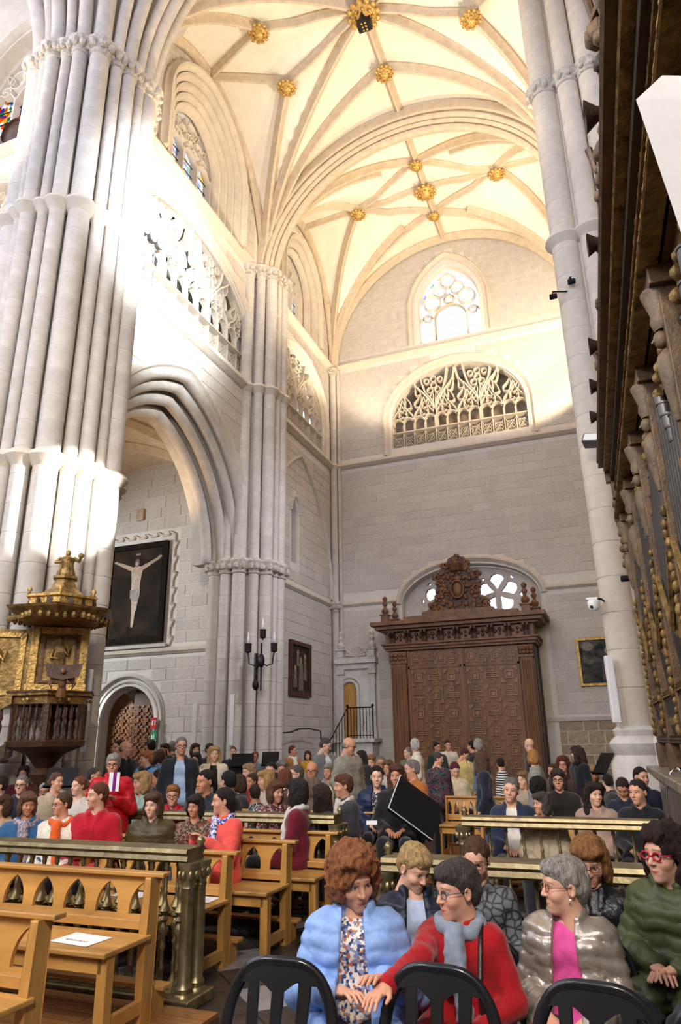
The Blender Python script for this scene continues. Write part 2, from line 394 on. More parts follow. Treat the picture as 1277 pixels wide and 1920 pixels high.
# sill and reveal of the lunette behind the vestibule
MB().box(XC-2.1, XC+2.0, YE-0.02, YE+0.5, 1.9, 5.0).build('lunette_sill', M['stone_warm'], wall_end)

# ---- tracery helpers (local u,v; bars are real, of stone section)
def bar(b, pts, fn, w=0.085, d=0.16, w0=0.2):
    path = [fn(u, v, w0) for u, v in pts]
    ref = Vector(fn(0, 0, -1))-Vector(fn(0, 0, 0))
    b.sweep(path, [(-w/2, -d/2), (-w*0.18, d/2), (w*0.18, d/2), (w/2, -d/2)], ref)
def curve(*p, n=10):      # Catmull-Rom through points
    P = [np.array(q, float) for q in p]; P = [2*P[0]-P[1]] + P + [2*P[-1]-P[-2]]; out = []
    for i in range(1, len(P)-2):
        for k in range(n):
            t = k/n; a, b_, c, d = P[i-1], P[i], P[i+1], P[i+2]
            out.append(tuple(0.5*((2*b_)+(-a+c)*t+(2*a-5*b_+4*c-d)*t*t+(-a+3*b_-3*c+d)*t**3)))
    out.append(tuple(P[-2])); return out
def ring(b, cu, cv, r, fn, w=0.06, n=14, **k):
    bar(b, [(cu+r*math.cos(2*PI*i/n), cv+r*math.sin(2*PI*i/n)) for i in range(n+1)], fn, w, **k)
def quatre(b, cu, cv, r, fn, w=0.045, **k):
    for a in range(4):
        th = PI/4+a*PI/2; x, y = cu+r*0.5*math.cos(th), cv+r*0.5*math.sin(th)
        bar(b, [(x+r*0.48*math.cos(th+q), y+r*0.48*math.sin(th+q)) for q in np.linspace(-2.1, 2.1, 8)], fn, w, **k)
def drop(b, cu, cv, h, w, ang, fn, bw=0.05, **k):        # mouchette / dagger loop
    pts = []
    for i in range(17):
        t = 2*PI*i/16; x = w*math.sin(t)*(0.55+0.45*math.cos(t/2)**2)*(1 if t < PI else 1); y = -h*math.cos(t)
        x *= (1-0.45*(y/h))
        x += 0.18*w*math.sin(PI*(y/h))
        pts.append((cu+x*math.cos(ang)-y*math.sin(ang), cv+x*math.sin(ang)+y*math.cos(ang)))
    bar(b, pts, fn, bw, **k)
def gallery(parent, uc, hw, z0, zs, rise, fn, lights=12, material='stone_warm', dark=True):
    """flamboyant gallery: quatrefoil parapet, mullions, branching tracery"""
    top = lambda u: zs+rise*math.sqrt(max(0, 1-((u-uc)/hw)**2))
    def clip(pts): return [p for p in pts if abs(p[0]-uc) < hw and p[1] < top(p[0])+0.02]
    pz = z0+0.62
    pb = MB(); n = lights; cw = 2*hw/n
    for z in (z0+0.05, pz): bar(pb, [(uc-hw, z), (uc+hw, z)], fn, 0.10, 0.22, 0.16)
    for i in range(n+1): bar(pb, [(uc-hw+i*cw, z0), (uc-hw+i*cw, pz)], fn, 0.05, 0.14, 0.18)
    for i in range(n):
        c = uc-hw+(i+0.5)*cw; q = (z0+pz)/2+0.02
        bar(pb, [(c-cw/2, z0+0.08), (c+cw/2, pz-0.06)], fn, 0.04, 0.10, 0.2); bar(pb, [(c+cw/2, z0+0.08), (c-cw/2, pz-0.06)], fn, 0.04, 0.10, 0.2)
        quatre(pb, c, q, min(cw, 0.5)*0.42, fn, 0.04, d=0.10, w0=0.2)
    pb.build('quatrefoil_parapet', M[material], parent)
    lh = zs-z0+0.05   # head of the lights
    for i in range(1, n):
        u = uc-hw+i*cw; big = i % 4 == 0
        zt = min(z0+lh, top(u))
        b = MB(); bar(b, [(u, pz), (u, zt)], fn, 0.13 if big else 0.07, 0.22 if big else 0.14); b.build('mullion', M[material], parent)
    tb = MB()
    for i in range(n):      # cusped heads
        c = uc-hw+(i+0.5)*cw; zh = z0+lh-0.12
        bar(tb, clip([(c-cw/2, zh-0.05)]+[(c-cw/2*math.cos(t), zh+cw*0.55*math.sin(t)) for t in np.linspace(0, PI, 9)]+[(c+cw/2, zh-0.05)]) or [(c, zh), (c, zh+.01)], fn, 0.055)
    for i in range(n//2):   # paired ogees with quatrefoil
        c = uc-hw+(2*i+1)*cw; zb = z0+lh-0.1
        for s in (-1, 1):
            p = clip(curve((c+s*cw, zb), (c+s*cw*0.85, zb+0.28), (c+s*cw*0.35, zb+0.52), (c, zb+0.85)))
            if len(p) > 2: bar(tb, p, fn, 0.065)
        if zb+0.35 < top(c): quatre(tb, c, zb+0.33, 0.17, fn, 0.045)
    for i in range(n//4):   # big sub arches
        c = uc-hw+(4*i+2)*cw; zb = z0+lh-0.1
        for s in (-1, 1):
            p = clip(curve((c+s*2*cw, zb-0.1), (c+s*1.85*cw, zb+0.45), (c+s*1.1*cw, zb+0.95), (c+s*0.25*cw, zb+1.35), (c, zb+1.8)))
            if len(p) > 2: bar(tb, p, fn, 0.10, 0.2)
            for du, dv, h_, w_, a_ in ((0.55, 0.72, 0.22, 0.12, -0.3), (1.25, 0.62, 0.2, 0.1, -0.55), (0.45, 1.12, 0.2, 0.1, 0.35)):
                u, v = c+s*du*cw, zb+dv
                if v+h_ < top(u)-0.02 and abs(u-uc) < hw-0.1: drop(tb, u, v, h_, w_, s*a_, fn)
    m = n//4
    for i in range(1, m):   # branches between
        c = uc-hw+4*i*cw; zb = z0+lh
        for s in (-1, 1):
            p = clip(curve((c, zb-0.1), (c+s*0.15*cw, zb+0.5), (c+s*0.9*cw, zb+1.0), (c+s*1.3*cw, zb+1.7)))
            if len(p) > 2: bar(tb, p, fn, 0.085, 0.2)
        for du, dv, r_ in ((0, 1.35, 0.10), (0.0, 1.12, 0.10), (-0.62, 1.3, 0.09), (0.62, 1.3, 0.09), (-0.35, 0.95, 0.1), (0.35, 0.95, 0.1)):
            u, v = c+du*cw, zb+dv
            if v+r_ < top(u): ring(tb, u, v, r_, fn, 0.05)
        for s in (-1, 1):
            drop(tb, c+s*0.33*cw, zb+0.62, 0.24, 0.11, s*0.25, fn)
    tb.build('tracery', M[material], parent)
g = empty('window_1', (0, 0, 0)); structure(g); gallery(g, XC, 2.2, 10.72, 11.75, 1.78, FE)
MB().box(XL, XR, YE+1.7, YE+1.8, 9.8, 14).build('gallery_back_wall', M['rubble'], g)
MB().box(XL, XR, YE+0.5, YE+1.8, 10.0, 10.5).build('gallery_floor', M['stone'], g)
MB().box(XL, XR, YE+0.5, YE+1.8, 13.9, 14.1).build('gallery_roof', M['stone'], g)

# ---- upper window of the end wall
g = empty('window_2'); structure(g); wc = XC-0.02; FW = lambda u, v, w: FE(u, v, w)
b = MB(); wo = dict(w0=0.32, d=0.14)
bar(b, [(wc-0.56, 14.5), (wc-0.56, 15.55)], FW, 0.09, 0.16, 0.32); bar(b, [(wc+0.56, 14.5), (wc+0.56, 15.55)], FW, 0.09, 0.16, 0.32)
bar(b, arc(wc, 0.56, 15.5, 0.50), FW, 0.08, 0.14, 0.32)
for s in (-1, 1):
    bar(b, arc(wc+s*0.80, 0.25, 15.45, 0.30), FW, 0.06, 0.14, 0.32); ring(b, wc+s*0.80, 15.62, 0.12, FW, 0.04, **wo)
    ring(b, wc+s*0.60, 16.22, 0.29, FW, 0.08, **wo); ring(b, wc+s*0.32, 16.62, 0.22, FW, 0.06, **wo)
    bar(b, curve((wc+s*0.06, 16.05), (wc+s*0.2, 16.25), (wc+s*0.02, 16.45)), FW, 0.05, 0.12, 0.32)
ring(b, wc, 16.98, 0.26, FW, 0.09, **wo); ring(b, wc, 16.2, 0.14, FW, 0.05, **wo)
b.build('tracery', M['stone_warm'], g)
def pane_mat(fn_cols): pass
def pane(parent, poly, y, m, name='pane', fn=fY): b = MB(); b.prism(poly, 0, 0.012, fn(y)); return b.build(name, m, parent)
pane(g, [(wc-0.52, 14.5), (wc+0.52, 14.5)]+list(reversed(arc(wc, 0.52, 15.5, 0.46, 8))), YE+0.38, M['glass'])
for s in (-1, 1): pane(g, [(wc+s*0.8-0.22, 14.5), (wc+s*0.8+0.22, 14.5)]+list(reversed(arc(wc+s*0.8, 0.22, 15.45, 0.27, 6))), YE+0.38, M['stained_l'])
pane(g, list(reversed([p for p in arc(wc, 1.04, 15.9, 1.5)])), YE+0.40, M['stained_l'])
for k in range(6): MB().box(wc-0.5, wc+0.5, YE+0.36, YE+0.372, 14.62+k*0.2, 14.63+k*0.2).build('lead_bar', M['iron'], g)

# ---- lunette rose windows above the vestibule
g = empty('window_3'); structure(g)
def rose(cx, cz, r):
    holes = []
    for k in range(5):
        a0 = PI/2+k*2*PI/5; pts = []
        for i in range(14):
            t = 2*PI*i/14; q = r*(0.56+0.38*math.cos(t)); wdt = r*0.42*math.sin(t)*(0.55+0.45*math.cos(t)) if math.cos(t) < 0 else r*0.34*math.sin(t)
            pts.append((cx+q*math.cos(a0)-wdt*math.sin(a0), cz+q*math.sin(a0)+wdt*math.cos(a0)))
        holes.append(pts)
    return holes
rc_ = onY(934, 1112, YE+0.4); RC = [(rc_[0], rc_[2]), (2*(XC-0.06)-rc_[0], rc_[2])]
holes = []
for cx, cz in RC: holes += rose(cx, cz, 0.63)
for sx_ in (-1, 1):
    rcx, rcz = RC[0] if sx_ == 1 else RC[1]
    holes += [[(rcx+sx_*u, rcz+v) for u, v in tri][::sx_] for tri in ([(-0.72, 0.28), (-0.52, 0.50), (-0.72, 0.50)], [(-0.44, 0.36), (-0.34, 0.46), (-0.44, 0.48)], [(0.40, 0.42), (0.52, 0.40), (0.40, 0.52)], [(0.62, -0.08), (0.70, -0.16), (0.70, 0.02)])]
lun = [(XC-2.1, 4.6)] + arc(XC-0.06, 2.08, 5.5, 1.12, 12) + [(XC+2.0, 4.6)]
b = MB(); b.prism(lun, 0, 0.14, fY(YE+0.34), holes); b.build('tracery', M['stone'], g)
for h in holes: pane(g, h, YE+0.46, M['glass'])

# ---- left wall, near bay
b = MB(); hood = arc(11.35, 2.85, Z1, 3.55)
tri_l = opening(11.35, 2.75, 10.72, 11.75, 1.72); cl = opening(11.55, 1.72, 14.5, 16.1, 1.95)
outer = [(8.05, 19.6), (8.05, Z1)] + hood + [(14.75, Z1), (14.75, 19.6)]
b.prism(outer, 0, 0.30, fX(XL), [tri_l, cl]); wall_left = b.build('wall_left', M['mortar']); structure(wall_left)
exs = [[(7, z-0.12), (21, z-0.12), (21, z+0.12), (7, z+0.12)] for z in (Z2, Z3)]
ex_h = [(8.2, 0)] + arc(11.35, 3.05, Z1, 3.8) + [(14.5, 0)]
ashlar(wall_left, 'X', XL, 8.3, 14.2, 6.0, 18.6, [ex_h, opening(11.35, 3.0, 10.4, 11.75, 1.98), opening(11.55, 1.85, 14.3, 16.1, 2.1)]+exs, 0.36, 0.7, 'stone', 260, seed=21)
FL = fX(XL)
for z, w, d in ((Z2, 0.22, 0.20), (Z3, 0.20, 0.18)):
    moulding(wall_left, 'string_course', [(XL, 8.4, z), (XL, YE, z)], w, d, (1, 0, 0))
arch_hood(wall_left, arc(11.35, 3.05, Z1, 3.80), FL, 0.20, 0.13, (1, 0, 0))
for k, (hw, w_) in enumerate(((2.88, 0.02), (2.70, 0.22), (2.48, 0.45), (2.30, 0.75))):
    p = arc(11.35, hw, Z1, hw*1.25); r = MB()
    prof = [(math.cos(a)*0.13-0.02, math.sin(a)*0.13) for a in np.linspace(0, 2*PI, 9)[:-1]]
    r.sweep([FL(u, v, w_) for u, v in p], prof, (1, 0, 0)); r.build('arch_roll', M['stone'], wall_left, smooth=True)
    r = MB(); q = arc(11.35, hw+0.16, Z1, (hw)*1.25+0.2)
    r.sweep([FL(u, v, w_+0.2) for u, v in q], [(-0.22, -0.2), (-0.22, 0.12), (0.10, 0.12), (0.10, -0.2)], (1, 0, 0)); r.build('arch_order', M['stone'], wall_left)
for hw, r_, w_ in ((2.92, 1.88, 0.0), (2.80, 1.78, 0.10)):
    moulding(wall_left, 'gallery_order', [FL(u, v, w_) for u, v in [(11.35-hw, 10.5)]+arc(11.35, hw, 11.75, r_)+[(11.35+hw, 10.5)]], 0.16, 0.12, (1, 0, 0))
for k, (hw, w_) in enumerate(((1.80, 0.0), (1.62, 0.12), (1.44, 0.24), (1.26, 0.36), (1.08, 0.46))):
    moulding(wall_left, 'window_order', [FL(u, v, w_) for u, v in [(11.55-hw, 14.4)]+arc(11.55, hw, 16.1, hw*1.13)+[(11.55+hw, 14.4)]], 0.24, 0.22, (1, 0, 0))
g = empty('window_4'); structure(g); gallery(g, 11.35, 2.75, 10.72, 11.75, 1.72, FL)
MB().box(XL-2.0, XL-1.9, 8.3, 20.5, 9.8, 14.1).build('gallery_back_wall', M['stone'], g)
MB().box(XL-2.0, XL-0.3, 8.3, 20.5, 10.1, 10.5).build('gallery_floor', M['stone'], g)
MB().box(XL-2.0, XL-0.3, 8.3, 20.5, 13.9, 14.1).build('gallery_roof', M['stone'], g)
def clerestory(name, uc, hw, z0, zs, rise, w0, fn, glassm):
    g = empty(name); structure(g); b = MB(); n = 3; cw = 2*hw/n; kw = dict(w0=w0, d=0.16)
    for i in range(n+1): bar(b, [(uc-hw+i*cw, z0), (uc-hw+i*cw, zs)], fn, 0.14, 0.2, w0)
    for i in range(n): bar(b, arc(uc-hw+(i+0.5)*cw, cw/2, zs-0.25, cw*0.75, 8), fn, 0.08, 0.16, w0)
    for u, v, r in ((-0.35, 0.62, 0.26), (0.35, 0.62, 0.26), (0, 1.05, 0.26), (0, 0.45, 0.16), (-0.62, 0.35, 0.14), (0.62, 0.35, 0.14)): ring(b, uc+u*hw, zs+v*rise*0.62, r*hw*0.8, fn, 0.08, **kw)
    for s in (-1, 1):
        for u, v, a in ((0.28, 1.05, -0.5), (0.7, 0.75, -0.7), (0.15, 0.75, 0.4)): drop(b, uc+s*u*hw*0.8, zs+v*rise*0.6, 0.2, 0.09, s*a, fn, **kw)
    b.build('tracery', M['stone_warm'], g)
    fn2 = lambda u, v, w: fn(u, v, w+w0+0.05)
    for i in range(n):
        c = uc-hw+(i+0.5)*cw; p = MB(); p.prism([(c-cw/2+.05, z0), (c+cw/2-.05, z0)]+list(reversed(arc(c, cw/2-.05, zs-0.25, cw*0.72, 6))), 0, 0.012, fn2); p.build('pane', glassm, g)
        for k in range(5):
            q = MB(); bar(q, [(c-cw/2+.05, z0+0.15+k*(zs-z0)/5), (c+cw/2-.05, z0+0.15+k*(zs-z0)/5)], fn, 0.02, 0.02, w0+0.03); q.build('lead_bar', M['iron'], g)
    p = MB(); p.prism(list(reversed(arc(uc, hw, zs-0.05, rise, 12))), 0, 0.012, lambda u, v, w: fn(u, v, w+w0+0.08)); p.build('pane', M['stained_l'], g)
    b = MB(); b.prism([(uc-hw-1.2, z0-0.6), (uc+hw+1.2, z0-0.6), (uc+hw+1.2, zs+rise+0.9), (uc-hw-1.2, zs+rise+0.9)], 0.0, 0.15, lambda u, v, w: fn(u, v, w+w0), [opening(uc, hw, z0, zs-0.02, rise)]); b.build('window_wall', M['stone_warm'], g)
clerestory('window_5', 11.55, 0.95, 14.5, 16.05, 1.25, 0.55, FL, M['stained_l'])
# reveals of the clerestory windows
def reveal(o1, o2, w1, parent):
    b = MB(); n = len(o1); b.add([FL(u, v, 0.0) for u, v in o1]+[FL(u, v, w1) for u, v in o2], [(i, i+1, n+i+1, n+i) for i in range(n-1)]); b.build('window_reveal', M['stone_warm'], parent, smooth=True)
reveal(opening(11.55, 1.72, 14.5, 16.1, 1.95), opening(11.55, 0.97, 14.5, 16.06, 1.28), 0.56, wall_left)
MB().box(XL-0.9, XL+0.02, 9.8, 13.3, 14.2, 14.5).build('window_sill', M['stone_warm'], wall_left)

# ---- left wall, far bay
b = MB(); uc = 17.4; tri_f = opening(uc, 2.0, 10.72, 11.7, 1.70); clf = opening(uc, 1.30, 14.5, 16.0, 1.6); lan = opening(17.05, 0.22, 6.45, 7.95, 0.4)
b.prism([(14.75, 0), (20.0, 0), (20.0, 19.6), (14.75, 19.6)], 0, 0.30, fX(XL), [tri_f, clf, lan]); wall_lf = b.build('wall_left_far', M['mortar']); structure(wall_lf)
ex_b = [arc(uc, 2.45, 6.0, 3.95)[i] for i in range(len(arc(uc, 2.45, 6.0, 3.95)))]
ashlar(wall_lf, 'X', XL, 15.0, 19.8, 0.0, 18.6, [opening(uc, 2.3, 10.4, 11.7, 1.98), opening(uc, 1.6, 14.2, 16, 2.0), opening(17.05, 0.3, 6.3, 7.95, 0.5)]+exs+[[(14, Z1-.1), (21, Z1-.1), (21, Z1+.1), (14, Z1+.1)]], 0.30, 0.62, 'stone', 300, seed=31)
moulding(wall_lf, 'string_course', [(XL, 14.9, Z1), (XL, YE, Z1)], 0.16, 0.10, (1, 0, 0))
arch_hood(wall_lf, arc(uc, 2.42, 5.9, 3.95), FL, 0.10, 0.09, (1, 0, 0), 'stone')
for hw, r_, w_ in ((2.14, 1.84, 0.0), (2.03, 1.74, 0.10)):
    moulding(wall_lf, 'gallery_order', [FL(u, v, w_) for u, v in [(uc-hw, 10.5)]+arc(uc, hw, 11.7, r_)+[(uc+hw, 10.5)]], 0.16, 0.12, (1, 0, 0))
for k, (hw, w_) in enumerate(((1.45, 0.0), (1.28, 0.16), (1.10, 0.34))):
    moulding(wall_lf, 'window_order', [FL(u, v, w_) for u, v in [(uc-hw, 14.4)]+arc(uc, hw, 16.0, hw*1.2)+[(uc+hw, 14.4)]], 0.22, 0.2, (1, 0, 0))
g = empty('window_6'); structure(g); gallery(g, uc, 2.0, 10.72, 11.7, 1.70, FL, lights=8)
clerestory('window_7', uc, 0.85, 14.5, 16.0, 1.2, 0.55, FL, M['stained_l']); reveal(opening(uc, 1.30, 14.5, 16.0, 1.6), opening(uc, 0.87, 14.5, 15.98, 1.24), 0.56, wall_lf)
MB().box(XL-0.9, XL+0.02, 16.0, 18.8, 14.2, 14.5).build('window_sill', M['stone_warm'], wall_lf)
g = empty('window_8'); structure(g); b = MB()
for s in (-1, 1): bar(b, [(17.05+s*0.2, 6.45), (17.05+s*0.2, 7.95)], FL, 0.06, 0.16, 0.12)
bar(b, arc(17.05, 0.22, 7.95, 0.4, 8), FL, 0.08, 0.16, 0.12); bar(b, [(17.05, 6.45), (17.05, 7.6)], FL, 0.04, 0.1, 0.16); ring(b, 17.05, 7.85, 0.09, FL, 0.03, w0=0.16, d=0.1)
bar(b, arc(17.05, 0.30, 7.95, 0.5, 8), FL, 0.08, 0.14, 0.0); b.build('tracery', M['stone'], g)
MB().box(XL-0.3, XL-0.2, 16.7, 17.4, 6.3, 8.5).build('shutter', M['grey'], g)

# ---- aisle seen through the arch
fA = fY(15.2); AX = -11.83
door_o = opening(AX, 0.86, 0, 2.22, 0.88, 12)
b = MB(); b.prism([(-15.5, 0), (-8.3, 0), (-8.3, 10.5), (-15.5, 10.5)], 0, 0.5, fA, [door_o]); wall_a = b.build('wall_aisle', M['mortar']); structure(wall_a)
ashlar(wall_a, 'Y', 15.2, -13.6, -8.6, 0, 9.6, [opening(AX, 1.2, 0, 2.22, 1.22), [(-13.0, 4.0), (-10.5, 4.0), (-10.5, 7.2), (-13.0, 7.2)], [(-14, 3.85), (-8, 3.85), (-8, 4.1), (-14, 4.1)]], 0.32, 0.66, 'stone', 300, seed=41)
moulding(wall_a, 'string_course', [(-14, 15.2, 3.96), (-9.45, 15.2, 3.96), (-9.45, 15.2, 3.55)], 0.18, 0.12, (0, -1, 0))
for hw, w_ in ((1.13, 0.0), (0.98, 0.06), (0.88, 0.18)):
    moulding(wall_a, 'door_arch_order', [fA(u, v, w_) for u, v in [(AX-hw, 0)]+arc(AX, hw, 2.22, hw*1.01)+[(AX+hw, 0)]], 0.14, 0.09, (0, -1, 0), 'stone')
for s in (-1, 1):
    MB().lathe([(0.09, 0), (0.09, 0.3), (0.06, 0.36), (0.055, 2.1), (0.09, 2.16), (0.09, 2.24)], (AX+s*1.0, 15.12, 0), 10).build('door_shaft', M['stone'], wall_a, smooth=True)
# stone zigzag moulding round the painting
zz = []
x0, x1, z0, z1 = -12.98, -10.66, 4.1, 7.12
def zig(p, q, n):
    out = []
    for k in range(n):
        a = np.array(p)+(np.array(q)-np.array(p))*k/n; c = np.array(p)+(np.array(q)-np.array(p))*(k+0.5)/n; d = np.array(q)-np.array(p); d = np.array([-d[1], d[0]])/np.linalg.norm(d)*0.10
        out += [tuple(a), tuple(c), tuple(c+d)]
    return out
path = zig((x0, z0), (x0, z1), 7)+zig((x0, z1), (x1, z1), 6)+zig((x1, z1), (x1, z0), 7)+[(x1, z0)]
b = MB()
for p, q in zip(path[:-1], path[1:]): b.sweep([fA(p[0], p[1], -0.02), fA(q[0], q[1], -0.02)], [(-.025, -.03), (-.025, .03), (.025, .03), (.025, -.03)], (0, -1, 0))
b.build('zigzag_moulding', M['stone_warm'], wall_a)
MB().box(-12.95, -10.7, 15.08, 15.2, 4.06, 4.14).build('painting_ledge', M['stone'], wall_a)
MB().box(-15.6, -15.5, 8, 15.2, 0, 10.5).build('wall_aisle_outer', M['stone'])['kind'] = 'structure'

# ---- chancel wall left of the crossing pier
b = MB(); fC = fY(8.4)
ch1 = opening(-11.3, 1.6, 10.75, 11.7, 1.6); ch2 = opening(-10.9, 1.25, 14.3, 16.2, 1.6)
b.prism([(-16, 0), (-8.6, 0), (-8.6, 19.6), (-16, 19.6)], 0, 0.4, fC, [ch1, ch2]); wc_ = b.build('wall_chancel', M['stone_warm']); structure(wc_)
moulding(wc_, 'string_course', [(-16, 8.4, Z3-0.1), (-8.6, 8.4, Z3-0.1)], 0.24, 0.2, (0, -1, 0)); moulding(wc_, 'string_course', [(-16, 8.4, Z2), (-8.6, 8.4, Z2)], 0.22, 0.2, (0, -1, 0))
moulding(wc_, 'hood_mould', [fC(u, v, 0) for u, v in arc(-11.3, 1.75, 11.7, 1.75)], 0.2, 0.16, (0, -1, 0)); moulding(wc_, 'hood_mould', [fC(u, v, 0) for u, v in [(-12.3, 14.3)]+arc(-10.9, 1.4, 16.2, 1.8)+[(-9.5, 14.3)]], 0.2, 0.16, (0, -1, 0))
g = empty('window_9'); structure(g); gallery(g, -11.3, 1.6, 10.72, 11.7, 1.6, fC, lights=8); MB().box(-13.5, -9, 10.2, 10.3, 10, 14).build('gallery_back_wall', M['stone'], g)
clerestory('window_10', -10.9, 1.2, 14.35, 16.1, 1.5, 0.3, fC, M['stained'])
b = MB()
for k in range(9): b.ball((-9.62+0.04*math.sin(k), 8.3, 14.6+k*0.36), 0.07, 6, 4)
b.build('carved_bosses', M['oldgold'], wc_)
b = MB(); b.lathe([(0.34, 0), (0.38, 0.05), (0.30, 0.10), (0.30, 0.04)], (0, 0, 0), 24, lambda x, y, z: (x, -z, y*1.15)); b.ball((0, 0.0, 0), 0.28, 12, 8, (1, 0.3, 1.1))
b.build('carved_roundel', M['walnut_d'], wc_, loc=tuple(onY(28, 252, 8.35)))

# ---- piers: rings of shafts built of drums
_dm = {}
def drum_mesh(r, h, m):
    k = (round(r, 3), round(h, 3), m)
    if k not in _dm:
        b = MB(); b.lathe([(r-0.004, 0.005), (r, 0.009), (r, h-0.009), (r-0.004, h-0.005)], seg=16); _dm[k] = b.mesh('drum', M[m]); auto_smooth(_dm[k])
    return _dm[k]
def shaft(parent, x, y, r, z0, z1, h, m='stone', ofs=0.0):
    MB().lathe([(r-0.005, z0), (r-0.005, z1)], (x, y, 0), 16).build('shaft_core', M['mortar'], parent, smooth=True)
    z = z0
    n = max(1, round((z1-z0)/h)); hh = (z1-z0)/n
    for i in range(n): link('drum', drum_mesh(r, hh, m), parent, (x, y, z0+i*hh))
def ringmould(parent, pts, z, s=1.0, name='annulet', m='stone_warm', carved=False):
    """annulets hugging each shaft"""
    for x, y, r in pts:
        if carved: prof = [(r*0.95, z-0.28*s), (r+0.03, z-0.26*s), (r+0.02, z-0.2*s), (r+0.10*s, z-0.06*s), (r+0.13*s, z+0.02*s), (r+0.06*s, z+0.10*s), (r*0.9, z+0.12*s)]
        else: prof = [(r*0.95, z-0.16*s), (r+0.02, z-0.12*s), (r+0.09*s, z-0.04*s), (r+0.12*s, z), (r+0.10*s, z+0.06*s), (r+0.02, z+0.12*s), (r*0.9, z+0.13*s)]
        b = MB(); b.lathe(prof, (x, y, 0), 16)
        if carved:
            for k in range(9):
                a = 2*PI*k/9; b.ball((x+(r+0.07*s)*math.cos(a), y+(r+0.07*s)*math.sin(a), z-0.10*s), 0.075*s, 6, 4, (1, 1, 1.2))
        b.build('capital' if carved else name, M['carve' if carved else m], parent, auto=True)
def pier(name, cx, cy, R, specs, ztop, rings, core=0.86, dh=0.44, m='stone', base=1.0):
    p = empty(name, (0, 0, 0)); structure(p)
    b = MB(); b.lathe([(R*core, 0), (R*core, ztop)], (cx, cy, 0), 16); b.build('pier_core', M['stone'], p, smooth=True)
    pts = []
    for ang, r, rad in specs:
        a = math.radians(ang); x, y = cx+rad*math.cos(a), cy+rad*math.sin(a); pts.append((x, y, r)); shaft(p, x, y, r, base, ztop, dh, m)
    for z, kind in rings: ringmould(p, pts, z, 1.0, carved=kind == 'cap')
    b = MB(); b.lathe([(R*1.30, 0), (R*1.30, 0.5), (R*1.26, 0.56), (R*1.26, 0.75), (R*1.21, 0.82), (R*1.24, 0.88), (R*1.18, 0.95), (R*1.1, 1.02)], (cx, cy, 0), 24); b.build('plinth', M['white_stone'], p, auto=True)
    return p
# crossing pier (shaft angles measured from +X, counter-clockwise)
PC = (-8.30, 8.05)
specs = [(-124, 0.26, 0.98), (-103, 0.10, 1.06), (-91, 0.13, 1.08), (-76, 0.09, 1.06), (-62, 0.13, 1.10), (-44, 0.18, 1.12), (-27, 0.11, 1.08), (-13, 0.13, 1.08), (2, 0.10, 1.08), (16, 0.20, 1.10), (38, 0.14, 1.06), (60, 0.2, 1.0), (90, 0.16, 0.95), (-150, 0.2, 0.95)]
pier('pier_crossing', *PC, 1.0, specs, 14.3, [(Z1, 'ring'), (Z2, 'ring'), (14.15, 'cap')], core=0.99)
PM = (-8.28, 14.75)
specs = [(-112, 0.15, 0.84), (-88, 0.13, 0.86), (-66, 0.16, 0.88), (-44, 0.12, 0.90), (-24, 0.16, 0.92), (-6, 0.10, 0.92), (10, 0.17, 0.92), (30, 0.12, 0.86), (50, 0.14, 0.8)]
pier('pier_middle', *PM, 0.82, specs, 14.3, [(Z1, 'cap'), (Z2, 'ring'), (14.15, 'cap')], core=1.0, dh=0.5)
# corner shafts
p = empty('pier_corner'); structure(p)
for y in (YE-0.12,):
    shaft(p, XL+0.13, y, 0.11, 0.6, 14.3, 0.5); ringmould(p, [(XL+0.13, y, 0.11)], Z1, 0.9, carved=True); ringmould(p, [(XL+0.13, y, 0.11)], Z2, 0.7); ringmould(p, [(XL+0.13, y, 0.11)], 14.1, 0.8, carved=True)
    shaft(p, XL+0.3, y+0.06, 0.06, 0.6, 14.3, 0.5)
# right pier: three stout shafts beside the organ
p = empty('pier_right'); structure(p)
RP = [(0.24, 11.35, 0.245), (0.70, 11.22, 0.20), (1.12, 11.15, 0.22), (0.52, 11.55, 0.30), (0.95, 11.6, 0.35)]
for i, (x, y, r) in enumerate(RP):
    if i < 3: shaft(p, x, y, r, 1.78, 18.5, 0.56, 'stone_warm')
    else: MB().lathe([(r, 0), (r, 18.5)], (x, y, 0), 20).build('shaft_core', M['stone_warm'], p, smooth=True)
ringmould(p, RP[:3], Z2, 0.95); ringmould(p, RP[:3], 14.15, 0.85, carved=True)
b = MB()
for x, y, r in RP[:3]:
    b.lathe([(r*1.75, 0), (r*1.75, 0.8), (r*1.6, 0.86), (r*1.6, 1.28), (r*1.3, 1.40), (r*1.55, 1.5), (r*1.6, 1.56), (r*1.2, 1.66), (r*1.3, 1.74), (r, 1.8)], (x, y, 0), 12)
b.build('plinth', M['white_stone'], p, auto=True)
# mortar-grey wall behind the right pier, closing the arm
for nm, y0, y1 in (('wall_right', 12.2, 20.4),):
    o = MB().box(XR+0.15, XR+0.6, y0, y1, 0, 19.6).build(nm, M['stone_warm']); structure(o)
    moulding(o, 'string_course', [(XR+0.15, y1, Z3), (XR+0.15, y0, Z3)], 0.2, 0.16, (-1, 0, 0)); moulding(o, 'string_course', [(XR+0.15, y1, Z2), (XR+0.15, y0, Z2)], 0.2, 0.2, (-1, 0, 0))

